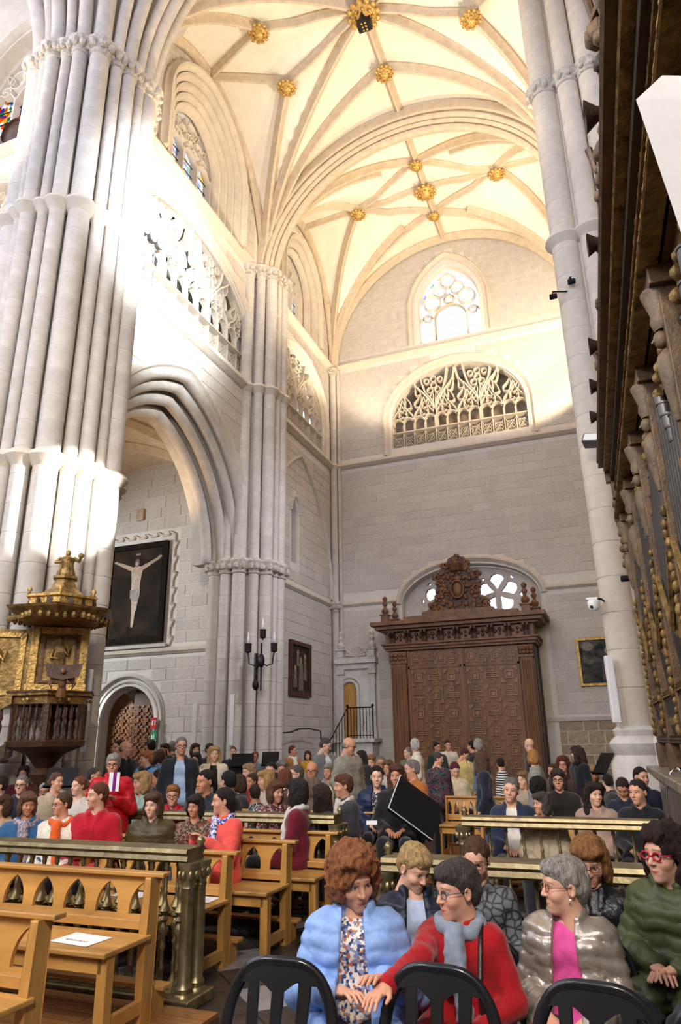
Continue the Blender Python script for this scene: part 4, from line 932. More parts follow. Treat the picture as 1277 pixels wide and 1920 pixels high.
blob([(x-0.22, z+0.12*h), (x+0.32, z+0.12*h), (x+0.22, z+0.5*h), (x+0.06, z+0.68*h), (x-0.12, z+0.62*h), (x-0.20, z+0.4*h)], 'painted_robe', 'dark_p', fn=FE, parent=c); blob([(x-0.02+0.08*math.cos(t), z+0.72*h+0.09*math.sin(t)) for t in np.linspace(0, 2*PI, 11)[:-1]], 'painted_face', 'flesh_p', fn=FE, parent=c)
blob([(p0[0]+0.28+0.14*math.cos(t), z+0.82*h+0.13*math.sin(t)) for t in np.linspace(0, 2*PI, 13)[:-1]], 'painted_cloud', 'robe_p', fn=FE, parent=c)
q = onY(265, 967, 15.2); tag(MB().box(q[0]-0.12, q[0]+0.12, 15.12, 15.19, q[2]-0.17, q[2]+0.17).build('wall_plaque', M['rubble'], bevel=0.01), 'small brown plaque on the wall above the crucifixion painting', 'plaque')

# ---- side door leaves (one stands open)
d1 = empty('door_1'); structure(d1)
MB().prism([(AX-0.05, 0), (AX+0.84, 0)]+[p for p in reversed(arc(AX, 0.84, 2.22, 0.86)) if p[0] >= AX-0.05], 0.30, 0.36, fA).build('door_leaf', M['walnut_d'], d1)
lf = MB().prism([(0, 0), (0.84, 0), (0.84, 2.2)]+[(0.84*(1-math.cos(t)) if False else 0.84-0.84*(1-math.cos(t)), 2.22+0.84*math.sin(t)) for t in np.linspace(0.1, PI/2, 8)], -0.03, 0.03, lambda u, w, h: (u, h, w)).build('door_leaf', M['walnut_l'], d1, loc=(AX-0.86, 15.62, 0), rz=math.radians(6))
for parent, ox, oy in ((d1, AX, 15.2+0.295), (lf, 0, -0.035)):
    x0, x1 = (AX+0.02, AX+0.78) if parent is d1 else (0.06, 0.80)
    panelled(parent, x0, x1, 0.12, 2.62, oy, 3, 10)
MB().box(AX-2, AX+2, 17.2, 17.3, 0, 4).box(AX-2, AX-1.9, 15.7, 17.3, 0, 4).box(AX-2, AX+2, 15.7, 17.3, 3.9, 4).build('porch_wall', M['stone_warm'], d1)

# ---- safety signs
sg = onY(288, 1356, 15.2); M['sred'] = mat('sign_red', (0.55, 0.02, 0.03), 0.4, var=0.03); M['sgreen'] = mat('sign_green', (0.01, 0.25, 0.10), 0.4, var=0.03)
def sign(px, py, m, label, marks, name):
    p = onY(px, py, 15.0); s = 0.085
    o = MB().box(p[0]-s, p[0]+s, 15.00, 15.02, p[2]-s*1.6, p[2]+s*1.6).build(name, M[m]); tag(o, label, 'sign')
    for k, poly in enumerate(marks): MB().prism([(p[0]+u*s, p[2]+w*s) for u, w in poly], 14.994, 15.0, lambda u, w, h: (u, h, w)).build('pictogram', M['white'], o)
sign(288, 1356, 'sred', 'small red fire extinguisher sign beside the side door', [[(-.55, -.6), (-.1, -.6), (-.1, .5), (-.2, .75), (-.45, .75), (-.55, .5)], [(-.1, .55), (.25, .55), (.25, .7), (-.1, .7)], [(.35, -.5), (.75, -.5), (.6, .1), (.8, .5), (.5, .9), (.4, .3)]], 'fire_sign')
sign(288, 1382, 'sgreen', 'small green exit sign under the red fire sign', [[(-.8, -1.2), (-.45, -1.2), (-.45, .6), (-.8, .6)], [(-.1, .6), (.15, .6), (.15, .95), (-.1, .95)], [(-.3, .4), (.35, .5), (.3, .3), (.15, .1), (.45, -.6), (.3, -.7), (0, -.1), (-.25, -.7), (-.4, -.6), (-.05, .1)], [(.2, -.9), (.8, -.9), (.8, -1.1), (.2, -1.1)]], 'exit_sign')

# ---- wrought iron sconce on the middle pier
sx, sy = -7.30, 13.86; sd = Vector((0.32, -0.45, 0)).normalized(); sr_ = Vector((0.83, 0.55, 0)).normalized()
so = empty('wall_sconce', (0, 0, 0)); tag(so, 'three-branched wrought iron candle sconce with bulbs on the middle pier', 'sconce')
def S3(a, z, d=0.0): p = Vector((sx, sy, 0))+sr_*a+sd*d; return (p.x, p.y, z)
zc = 3.45
q = MB(); q.tube([S3(0.02, 2.72, 0.25), S3(0.02, 3.75, 0.25)], 0.02, 6); q.tube([S3(-0.06, 2.95, 0.0), S3(-0.06, 3.55, 0.0)], 0.05, 6); q.tube([S3(-0.05, 3.2, 0.02), S3(0.02, 3.4, 0.25)], 0.025, 6)
q.ball(S3(0.02, 3.36, 0.25), 0.1, 8, 6, (0.8, 0.8, 1.6)); q.ball(S3(-0.06, 2.86, 0.02), 0.08, 7, 5, (1, 1, 1.5)); q.build('bracket', M['iron'], so, auto=True)
for k, (a, zt_, d) in enumerate(((-0.27, 3.55, 0.2), (0.29, 3.56, 0.3), (0.04, 3.86, 0.27))):
    q = MB()
    if k < 2: q.tube([S3(0.02, 3.32, 0.25), S3(a*0.5, 3.25, 0.25), S3(a*0.9, 3.3, (d+0.25)/2), S3(a, zt_, d)], 0.016, 6)
    arm = q.tube([S3(a, zt_-0.05, d), S3(a, zt_, d)], 0.02, 6).build('arm', M['iron'], so)
    p = S3(a, zt_, d); MB().lathe([(0.03, -0.02), (0.07, 0.0), (0.075, 0.17), (0.09, 0.18), (0.05, 0.19)], p, 10).build('drip_cup', M['iron'], arm)
    MB().lathe([(0.022, 0.17), (0.022, 0.33), (0.014, 0.36), (0.018, 0.40), (0.0, 0.46)], p, 8).build('candle_bulb', M['white'], arm, smooth=True)

# ---- slim white column loudspeakers
def column_speaker(p0, p1, w, d, label, ang):
    p0, p1 = Vector(p0), Vector(p1); o = empty('column_speaker', p0); o.rotation_euler = (0, 0, ang); tag(o, label, 'speaker')
    h = p1.z-p0.z; MB().box(-w/2, w/2, -d/2, d/2, 0, h).build('cabinet', M['white'], o, bevel=0.008)
    MB().box(-w*0.36, w*0.36, -d/2-0.004, -d/2, 0.04, h-0.04).build('grille', M['paper'], o)
    MB().box(-0.02, 0.02, d/2, d/2+0.05, h*0.85, h*0.88).box(-0.02, 0.02, d/2, d/2+0.05, h*0.1, h*0.13).build('wall_mount', M['grey'], o)
def colspk(pb, pt_, xy, w, d, label, ang=0.3):
    column_speaker((xy[0], xy[1], zat(*pb, *xy)), (xy[0], xy[1], zat(*pt_, *xy)), w, d, label, ang)
colspk((157, 1355+55), (172, 1255), tuple(onX(163, 1330, -6.9)[:2]), 0.075, 0.09, 'slim white column loudspeaker behind the gilded pulpit', 0.7)
colspk((423, 1398), (428, 1302), (-7.86, 13.72), 0.085, 0.08, 'slim white column loudspeaker on the middle pier below the sconce', 0.4)
colspk((384, 1412), (386, 1320), (-8.98, 14.0), 0.09, 0.08, 'slim white column loudspeaker at the aisle side of the middle pier', 0.4)
p_ = onY(1148, 1290, 11.0)
colspk((1152, 1355), (1136, 1230), (p_[0], 10.98), 0.11, 0.10, 'slim white column loudspeaker on the right pier', 0.25)

# ---- cameras and spotlights on the right pier
o = empty('dome_camera'); c = onY(1113, 1133, 10.95); tag(o, 'white dome security camera on the left side of the right pier', 'camera')
MB().lathe([(0.0, -0.11), (0.05, -0.10), (0.085, -0.05), (0.09, 0.03), (0.08, 0.06), (0, 0.065)], c, 14).build('dome', M['white'], o, smooth=True)
MB().box(c[0]-0.10, c[0]+0.07, c[1]-0.05, c[1]+0.05, c[2]+0.066, c[2]+0.10).build('cap', M['white'], o, bevel=0.01)
MB().tube([(c[0], c[1], c[2]+0.09), (c[0]+0.12, c[1]+0.12, c[2]+0.09), (0.08, 11.26, c[2]+0.07)], 0.016, 6).build('bracket', M['black'], o); MB().ball((c[0]-0.03, c[1]-0.07, c[2]-0.05), 0.025, 8, 6).build('lens', M['black'], o)
def spotfix(px, py, y, name, label, r=0.05, dirx=-1):
    c = onY(px, py, y); o = empty(name); tag(o, label, 'spotlight')
    MB().lathe([(r*0.7, -r*1.2), (r, -r), (r, r*1.2), (r*0.6, r*1.5)], (0, 0, 0), 10, lambda x, yy, z: (z+c[0], yy+c[1], x+c[2])).build('head', M['black'], o, auto=True)
    MB().tube([(c[0], c[1], c[2]+r), (c[0], c[1], c[2]+0.1), (0.2, 11.15, c[2]+0.13)], 0.015, 6).build('bracket', M['black'], o)
spotfix(1037, 556, 11.0, 'spotlight', 'lower left black spotlight high on the right pier'); spotfix(1071, 528, 11.0, 'spotlight', 'upper right black spotlight high on the right pier')
c = onY(1114, 826, 10.6); o = empty('floodlight'); tag(o, 'grey rectangular floodlight between the right pier and the organ', 'floodlight')
MB().box(-0.16, 0.16, -0.10, 0.10, -0.08, 0.08).build('housing', M['grey'], o, bevel=0.012); MB().box(-0.13, 0.13, -0.105, -0.10, -0.06, 0.06).build('glass', M['white'], o); MB().tube([(0.0, 0.05, 0.0), (0.12, 0.40, 0.0)], 0.02, 6).build('bracket', M['black'], o)
o.location = c; o.rotation_euler = (-0.35, 0.25, -0.3)
c = onY(1181, 1084, 10.2); o = empty('bullet_camera'); tag(o, 'small black tube camera at the edge of the organ case', 'camera')
MB().lathe([(0.035, -0.12), (0.045, -0.11), (0.045, 0.06), (0.02, 0.08)], (0, 0, 0), 10, lambda x, y, z: (z+c[0], y+c[1], x+c[2])).build('body', M['black'], o, auto=True); MB().tube([(c[0]+0.05, c[1], c[2]), (c[0]+0.12, c[1]-0.1, c[2]), (0.56, 9.86, c[2]-0.05)], 0.015, 6).build('bracket', M['black'], o)

# ---- lighting rig standing on the left gallery
c = onX(275, 440, XL-0.15); o = empty('gallery_floodlight', (0, 0, 0)); tag(o, 'silver floodlight rig standing on the left gallery next to the crossing pier', 'floodlight')
MB().box(c[0]-0.14, c[0]+0.14, c[1]-0.35, c[1]+0.45, c[2]+0.10, c[2]+0.32).build('lamp_bank', M['white'], o, bevel=0.02)
for k in range(3): MB().lathe([(0.05, -0.1), (0.12, 0.02), (0.12, 0.06)], (c[0]+0.08, c[1]-0.2+0.26*k, c[2]-0.05), 10, lambda x, y, z: (z, y, x)).build('lamp_head', M['grey'], o, auto=True)
MB().tube([(c[0], c[1]-0.3, c[2]+0.34), (c[0], c[1]+0.5, c[2]+0.34)], 0.03, 6).tube([(c[0], c[1], c[2]+0.1), (c[0], c[1], 10.52)], 0.025, 6).tube([(c[0], c[1]+0.3, c[2]+0.1), (c[0], c[1]+0.3, 10.52)], 0.02, 6).build('stand', M['grey'], o)
# black spotlight at the pier edge over the arch
c = onY(219, 748, 8.75); o = empty('pier_spotlight'); tag(o, 'small black spotlight at the crossing pier beside the arch', 'spotlight'); MB().ball(c, 0.05, 8, 6).build('head', M['black'], o, smooth=True); MB().tube([c, (c[0]-0.2, c[1]-0.25, c[2]+0.1)], 0.014, 5).build('bracket', M['black'], o)

# ---- white floodlight bar on a stand, close to the camera on the right
o = empty('stand_floodlight'); tag(o, 'big white floodlight box on a stand at the top right corner', 'floodlight')
A = Vector(dep(1187, 186, 1.55)); B = Vector(dep(1240, 137, 1.60)); Cc = Vector(dep(1311, 551, 1.50)); u = B-A; w = Cc-A; n = u.cross(w).normalized(); n = n if n.dot(Vector(AXF)) > 0 else -n
w = w.normalized()*0.62; d = Vector(ray(1187, 186)).normalized()*0.06+Vector(AXR)*0.11
q = MB(); q.add([A, B, B+w, A+w, A+d, B+d, B+w+d, A+w+d], [(0, 1, 2, 3), (7, 6, 5, 4), (0, 4, 5, 1), (1, 5, 6, 2), (2, 6, 7, 3), (3, 7, 4, 0)]); q.build('housing', M['white'], o, bevel=0.012)
mid = (B+w*0.05+d*0.4); rt = Vector(AXR)
for k in range(4): MB().tube([mid+d*0.2*k+w*0.02*k, mid+rt*0.12-w.normalized()*0.14+d*0.2*k], 0.006, 6).build('bracket_bar', M['paper'], o)
cen = A+u*0.5+w*0.5+d*0.6
MB().tube([cen, cen+rt*0.25, (cen.x+0.3, cen.y+0.12, cen.z-0.1), (cen.x+0.32, cen.y+0.12, 0.03)], 0.018, 8).lathe([(0.25, 0.0), (0.25, 0.02), (0.03, 0.05)], (cen.x+0.32, cen.y+0.12, 0.031), 14).build('stand', M['black'], o)
# ------------------------------------------------------------------ pulpit
pc = dep(98, 1300, 8.7); PX, PYy = pc[0], pc[1]
pz = lambda py, px=98: zat(px, py, PX, PYy)
PU = empty('pulpit', (PX, PYy, 0), rz=math.radians(38)); tag(PU, 'gilded wooden pulpit with a statue-topped sounding board at the crossing pier', 'pulpit')
def hexa(r, z0, z1, r2=None, rot=PI/6): r2 = r if r2 is None else r2; return [(r, z0), (r2, z1)]
def hexl(b, prof, seg=6): return b.lathe(prof, (0, 0, 0), seg, lambda x, y, z: (x*math.cos(PI/6)-y*math.sin(PI/6), x*math.sin(PI/6)+y*math.cos(PI/6), z))
zf_, zr, zc0, zc1, zat1, zpy, zs0, zs1 = pz(1395), pz(1304), pz(1168), pz(1146), pz(1122), pz(1080), pz(1078), pz(1028)
b = MB(); b.lathe([(0.30, 0.0), (0.30, 0.06), (0.12, 0.12), (0.09, 0.5), (0.14, 0.62), (0.07, 0.72), (0.10, zf_-0.45), (0.17, zf_-0.35), (0.10, zf_-0.28), (0.22, zf_-0.12), (0.36, zf_-0.06), (0.40, zf_)], seg=14); b.build('stem', M['walnut_d'], PU, auto=True)
b = MB(); hexl(b, [(0.30, zf_-0.10), (0.50, zf_-0.03), (0.52, zf_+0.03), (0.46, zf_+0.05)]); b.build('platform', M['walnut_d'], PU)
bal = MB(); hb = zr-zf_-0.16; bal.lathe([(0.022, 0), (0.026, 0.03), (0.012, 0.06), (0.020, hb*0.30), (0.026, hb*0.42), (0.012, hb*0.50), (0.012, hb*0.55), (0.026, hb*0.62), (0.016, hb*0.8), (0.012, hb*0.9), (0.024, hb)], seg=8); balm = bal.mesh('baluster', M['walnut_d']); auto_smooth(balm)
for k in range(6):
    a0, a1 = PI/6+k*PI/3, PI/6+(k+1)*PI/3; p, q = np.array([math.cos(a0), math.sin(a0)])*0.45, np.array([math.cos(a1), math.sin(a1)])*0.45
    if k == 2: continue
    for j in range(5):
        t = j/5+0.1; x, y = p+(q-p)*t; link('baluster', balm, PU, (x, y, zf_+0.05))
    MB().box(-0.028, 0.028, -0.028, 0.028, zf_+0.03, zr-0.1).build('corner_post', M['walnut_d'], PU, loc=(p[0], p[1], 0), rz=a0)
b = MB(); hexl(b, [(0.44, zr-0.13), (0.49, zr-0.12), (0.50, zr-0.03), (0.56, zr-0.02), (0.56, zr+0.02), (0.42, zr+0.03), (0.42, zr-0.13)]); rail_ = b.build('rail_frieze', M['oldgold'], PU)
b = MB(); hexl(b, [(0.54, zr+0.005), (0.575, zr+0.01), (0.575, zr+0.035), (0.42, zr+0.04)]); b.build('rail_cap', M['walnut_d'], rail_)
b = MB()
for k in range(30): a = 2*PI*k/30; r = 0.47*math.cos(PI/6)/math.cos((a % (PI/3))-PI/6); b.ball((r*math.cos(a), r*math.sin(a), zr-0.075), 0.026, 6, 4)
b.build('carved_leaf_band', M['gold'], rail_)
# backboard with relief saint, in pulpit space (+y is away from the viewer)
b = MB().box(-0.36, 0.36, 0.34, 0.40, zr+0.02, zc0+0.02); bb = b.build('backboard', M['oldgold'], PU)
b = MB()
for x in (-0.31, 0.31): b.box(x-0.05, x+0.05, 0.28, 0.36, zr+0.10, zc0)
b.box(-0.38, 0.38, 0.26, 0.38, zr+0.03, zr+0.16).box(-0.36, 0.36, 0.30, 0.36, zc0-0.10, zc0); b.build('pilaster', M['gold'], bb, bevel=0.008)
zb0, zb1 = zr+0.18, zc0-0.12
b = MB().prism([(-0.22, zb0), (0.22, zb0), (0.22, zb1), (-0.22, zb1)], 0.31, 0.345, lambda u, w, h: (u, h, w), [[(-0.19, zb0+0.03), (-0.19, zb1-0.03), (0.19, zb1-0.03), (0.19, zb0+0.03)]]); b.build('panel_frame', M['walnut'], bb)
H_ = zb1-zb0
def relief_saint(parent, x0, y, z0, H, m='oldgold'):
    b = MB()
    b.ball((x0, y, z0+H*0.88), H*0.062, 10, 8, (0.9, 0.8, 1.15)); b.ball((x0, y, z0+H*0.84), H*0.045, 8, 6, (0.9, 0.9, 1.3))
    b.lathe([(H*0.13, z0+H*0.04), (H*0.15, z0+H*0.10), (H*0.13, z0+H*0.35), (H*0.15, z0+H*0.55), (H*0.155, z0+H*0.70), (H*0.10, z0+H*0.78), (H*0.04, z0+H*0.83)], (x0, y, 0), 14, lambda p, q, r: (p, q*0.45, r))
    for k in range(9): b.tube([(x0-H*0.12+k*H*0.03, y-H*0.055, z0+H*0.05), (x0-H*0.10+k*H*0.025+0.01*math.sin(k*2), y-H*0.07, z0+H*0.35), (x0-H*0.05+k*H*0.012, y-H*0.06, z0+H*0.62)], H*0.014, 5)
    b.tube([(x0+H*0.10, y-H*0.03, z0+H*0.68), (x0+H*0.20, y-H*0.07, z0+H*0.55), (x0+H*0.23, y-H*0.07, z0+H*0.72)], [H*0.045, H*0.035, H*0.025], 7); b.tube([(x0-H*0.12, y-H*0.03, z0+H*0.68), (x0-H*0.16, y-H*0.07, z0+H*0.5), (x0, y-H*0.09, z0+H*0.48)], [H*0.045, H*0.035, H*0.025], 7)
    o = b.build('saint_relief', M[m], parent, auto=True); return o
relief_saint(bb, 0, 0.32, zb0+0.02, H_*0.98)
# stair flank: panel with relief, sloping balustrade, steps (towards the left of the picture)
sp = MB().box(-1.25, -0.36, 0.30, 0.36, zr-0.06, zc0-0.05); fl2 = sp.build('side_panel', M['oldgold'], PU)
MB().prism([(-1.2, zr+0.02), (-0.42, zr+0.02), (-0.42, zc0-0.1), (-1.2, zc0-0.1)], 0.27, 0.305, lambda u, w, h: (u, h, w), [[(-1.13, zr+0.08), (-1.13, zc0-0.16), (-0.49, zc0-0.16), (-0.49, zr+0.08)]]).build('panel_frame', M['gold'], fl2)
relief_saint(fl2, -0.80, 0.30, zr+0.06, zc0-zr-0.2, 'gold')
st = MB()
for s in range(2): st.prism([(-0.42, zf_+0.02), (-0.42, zf_-0.14), (-2.2, zf_-1.30), (-2.2, zf_-1.14)], (-0.28, 0.32)[s], (-0.22, 0.38)[s], lambda u, w, h: (u, h, w))
st.build('stair_string', M['walnut_d'], PU)
for k in range(6): MB().box(-0.45-0.28*(k+1), -0.45-0.28*k, -0.22, 0.32, zf_-0.18*(k+1)-0.03, zf_-0.18*(k+1)).build('step', M['walnut_d'], PU)
b = MB().prism([(-0.42, zr-0.12), (-0.42, zr+0.02), (-2.2, zr-1.0), (-2.2, zr-1.14)], -0.30, -0.22, lambda u, w, h: (u, h, w)); b.build('stair_rail', M['oldgold'], PU)
for k in range(10): link('baluster', balm, PU, (-0.52-0.16*k, -0.26, zf_+0.03-0.16*k*0.63))
# canopy
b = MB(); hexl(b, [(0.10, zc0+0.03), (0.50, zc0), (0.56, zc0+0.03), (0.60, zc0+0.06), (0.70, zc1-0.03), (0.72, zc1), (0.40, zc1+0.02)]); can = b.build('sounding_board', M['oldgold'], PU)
b = MB()
for k in range(36): a = 2*PI*k/36; r = 0.62*math.cos(PI/6)/math.cos((a % (PI/3))-PI/6); b.ball((r*math.cos(a), r*math.sin(a), zc0+0.03), 0.035, 6, 4, (1, 1, 1.4))
b.build('fringe', M['oldgold'], can)
b = MB(); hexl(b, [(0.47, zc1), (0.47, zc1+0.03), (0.44, zc1+0.04), (0.44, zat1-0.04), (0.48, zat1-0.03), (0.48, zat1), (0.3, zat1+0.01)]); b.build('attic', M['gold'], can)
for k in range(6): a = k*PI/3; MB().box(-0.16, 0.16, -0.006, 0.004, zc1+0.05, zat1-0.05).build('attic_panel', M['walnut_d'], can, loc=(0.385*math.cos(a+PI/2+PI), 0.385*math.sin(a+PI/2+PI), 0), rz=a)
for k in range(6): a = PI/6+k*PI/3; MB().lathe([(0.03, 0), (0.015, 0.03), (0.035, 0.06), (0.02, 0.09), (0, 0.10)], (0.45*math.cos(a), 0.45*math.sin(a), zat1), 8).build('finial', M['gold'], can, smooth=True)
b = MB(); hexl(b, [(0.34, zat1), (0.30, zat1+0.04), (0.19, zat1+0.12), (0.13, zpy-0.05), (0.17, zpy-0.04), (0.17, zpy), (0.05, zpy+0.01)]); b.build('roof', M['oldgold'], can)
hs = zs1-zs0; sh = MB()
sh.lathe([(0.11, zpy), (0.12, zpy+hs*0.1), (0.09, zpy+hs*0.35), (0.085, zpy+hs*0.5), (0.10, zpy+hs*0.68), (0.06, zpy+hs*0.76), (0.03, zpy+hs*0.80)], seg=12).ball((0, 0, zpy+hs*0.9), hs*0.11, 9, 7, (0.85, 0.9, 1.15))
sh.tube([(0.08, 0, zpy+hs*0.70), (0.15, -0.03, zpy+hs*0.60), (0.17, -0.08, zpy+hs*0.72)], [0.03, 0.025, 0.02], 6).ball((0.17, -0.08, zpy+hs*0.78), 0.04, 7, 5).tube([(-0.08, 0, zpy+hs*0.70), (-0.14, -0.02, zpy+hs*0.52), (-0.05, -0.09, zpy+hs*0.5)], [0.03, 0.026, 0.02], 6)
for k in range(5): sh.tube([(-0.08+0.04*k, -0.09, zpy+0.01), (-0.05+0.025*k, -0.08, zpy+hs*0.5)], 0.013, 5)
sh.build('statue', M['oldgold'], can, auto=True)
# eagle lectern on the pulpit rail
EG = empty('eagle_lectern', (0, 0, 0)); tag(EG, 'carved dark wood eagle lectern fixed to the pulpit rail', 'lectern')
ec = dep(118, 1266, 8.2); EG.location = ec; EG.rotation_euler = (0, 0, math.radians(38)); EG['kind'] = 'thing'; EG.scale = (0.7, 0.7, 0.75)
b = MB(); b.prism([(-0.26, -0.02), (0, -0.08), (0.26, -0.02), (0.30, 0.20), (0, 0.16), (-0.30, 0.20)], -0.02, 0.02, lambda u, w, h: (u, h+w*0.5, w)); b.build('book_rest', M['walnut_d'], EG)
b = MB(); b.ball((0, 0.05, -0.08), 0.09, 10, 8, (0.8, 0.8, 1.4)); b.ball((0, -0.02, 0.06), 0.05, 8, 6); b.tube([(0, -0.05, 0.06), (0, -0.10, 0.03)], [0.02, 0.005], 6)
for s in (-1, 1):
    for k in range(4): b.tube([(s*0.05, 0.05, -0.02), (s*(0.12+0.03*k), 0.06, 0.02-0.05*k), (s*(0.20-0.02*k), 0.06, -0.06-0.06*k)], [0.03, 0.025, 0.008], 5)
b.tube([(0, 0.08, -0.15), (0, 0.12, -0.32)], [0.06, 0.09], 8); b.build('eagle', M['walnut'], EG, auto=True)

# ------------------------------------------------------------------ organ
OG = empty('pipe_organ', (0.44, 9.85, 0), rz=math.radians(1.7)); tag(OG, 'tall carved and gilded pipe organ case along the right edge', 'organ')
M['marble'] = mat('brown_veined_marble', (0.27, 0.23, 0.17), 0.35, var=0.45, scale=5, bump=0.05, dirt=(0.10, 0.08, 0.06))
M['pipe'] = mat('grey_tin_pipe', (0.105, 0.10, 0.092), 0.40, 0.7, var=0.25, scale=6, bump=0.05)
M['pipe_mouth'] = mat('gilded_pipe_mouth', (0.24, 0.16, 0.07), 0.5, 0.5, var=0.35, scale=20, bump=0.3)
LY = -7.9
M['org'] = mat('dark_organ_wood', (0.15, 0.085, 0.036), 0.5, var=0.4, scale=5, bump=0.3, bscale=40)
M['org_d'] = mat('blackened_organ_wood', (0.04, 0.024, 0.012), 0.5, var=0.4, scale=7, bump=0.3)
M['org_g'] = mat('worn_organ_gilding', (0.32, 0.20, 0.065), 0.5, 0.45, var=0.55, scale=10, bump=0.5, bscale=28)
M['rubble_d'] = mat('painted_wood_figure', (0.17, 0.115, 0.06), 0.55, var=0.35, scale=9, bump=0.3)
def along(name, x, z, w, h, m, parent=OG, y0=0.05, y1=LY, rope=False):
    b = MB(); prof = [(-w, -h/2), (-w*0.9, -h*0.2), (-w*1.05, 0), (-w*0.8, h*0.25), (-w*0.95, h/2), (0.02, h/2), (0.02, -h/2)]
    b.add([(x+a, y, z+c) for y in (y0, y1) for a, c in prof], [tuple(range(7)), tuple(range(13, 6, -1))]+[(k, k+7, (k+1) % 7+7, (k+1) % 7) for k in range(7)])
    return b.build(name, M[m], parent)
MB().box(-0.04, 1.4, LY, 0.10, 0, 1.16).box(-0.10, 1.4, LY, 0.14, 1.16, 1.22).box(-0.16, 1.4, LY, 0.18, 1.22, 1.30).box(-0.12, 1.4, LY, 0.14, 0, 0.2).build('marble_base', M['marble'], OG, bevel=0.012)
MB().box(0.16, 1.3, LY, 0.0, 1.30, 4.6).build('case_back', M['org_d'], OG)
MB().box(0.02, 1.3, LY, 0.04, 4.55, 5.25).build('frieze', M['org'], OG)
for x, z, w, h, m in ((-0.00, 5.42, 0.22, 0.18, 'org'), (0.0, 5.28, 0.15, 0.10, 'org_g'), (0.02, 5.16, 0.10, 0.10, 'org_d'), (0.02, 4.98, 0.07, 0.05, 'org_g'), (0.02, 4.93, 0.04, 0.04, 'org_d'), (0.02, 4.74, 0.06, 0.05, 'org_g'), (0.02, 4.66, 0.09, 0.07, 'org'), (0.02, 4.58, 0.12, 0.06, 'org_g'),
                      (0.10, 1.62, 0.10, 0.07, 'org_d'), (0.10, 2.06, 0.10, 0.06, 'org_g')): along('moulding', x, z, w, h, m)
MB().box(-0.20, 1.3, LY, 0.06, 5.42, 5.54).build('cornice', M['org'], OG)
b = MB()
for k in range(64): y = -0.1-k*0.12; b.tube([(-0.02, y, 4.78), (-0.04, y-0.05, 4.84), (-0.02, y-0.1, 4.90)], 0.020, 5)
b.build('rope_moulding', M['org_g'], OG)['kind'] = 'stuff'
for k in range(12):
    y = -0.35-0.62*k; b = MB()
    ballcluster(b, [(-0.01, y+0.16*math.cos(t)*s, 5.08+0.045*math.sin(t)) for t in np.linspace(0, 2*PI, 9)[:-1] for s in (1, 0.5)], 0.022, 0.042, k, (0.7, 1, 1))
    b.build('carved_cartouche', M['org_g'], OG, auto=True)
# end bracket below the cornice (far end, facing the transept)
b = MB()
for x0, x1, z0, z1 in ((-0.14, 0.2, 5.1, 5.35), (-0.08, 0.2, 4.85, 5.1), (-0.03, 0.2, 4.55, 4.85), (0.02, 0.2, 4.1, 4.55)): b.box(x0, x1, 0.0, 0.12, z0, z1)
ballcluster(b, [(-0.04+0.02*(k % 2), 0.1, 3.9+0.11*k) for k in range(10)], 0.05, 0.075, 4); b.build('end_bracket', M['org'], OG, auto=True)
# pilasters with carved caryatids between the pipe fields
FIELDS = []
for k in range(6):
    y = -0.12-1.35*k; p = MB().box(-0.02, 0.2, y-0.13, y+0.13, 1.30, 1.58).box(0.0, 0.2, y-0.09, y+0.09, 1.58, 4.55).box(-0.05, 0.2, y-0.14, y+0.14, 4.42, 4.56)
    po = p.build('pilaster', M['org'], OG, bevel=0.008); c = MB()
    ballcluster(c, [(-0.01, y+0.05*math.sin(j*1.9), 1.7+0.085*j) for j in range(20)], 0.03, 0.055, k, (0.7, 1, 1)); c.build('carved_drop', M['org_g'], po, auto=True)
    c = MB(); c.ball((-0.02, y, 4.08), 0.052, 10, 8, (0.9, 0.85, 1.25)); c.lathe([(0.025, 4.00), (0.06, 3.96), (0.075, 3.88), (0.06, 3.76), (0.04, 3.60), (0.02, 3.50)], (0.0, y, 0), 10); c.lathe([(0.05, 4.14), (0.07, 4.20), (0.06, 4.26), (0.10, 4.40), (0.10, 4.43)], (0.0, y, 0), 10)
    c.tube([(-0.06, y, 4.08), (-0.078, y, 4.06)], [0.014, 0.008], 5)
    c.build('caryatid', M['rubble_d'], po, auto=True)
    if k < 5: FIELDS.append((y-0.16, y-1.19))
pmesh = {}
def pipe(r, foot, mouth, top):
    b = MB(); b.cur = 0; b.lathe([(r*0.25, 0), (r*0.95, foot), (r, foot+0.01)], seg=10); b.cur = 1; b.lathe([(r*1.02, foot), (r*1.02, foot+mouth)], seg=10)
    b.cur = 0; b.lathe([(r, foot+mouth), (r, top-0.02), (r*1.12, top-0.015), (r*1.12, top), (r*0.8, top)], seg=10); me = b.mesh('pipe', [M['pipe'], M['pipe_mouth']]); auto_smooth(me); return me
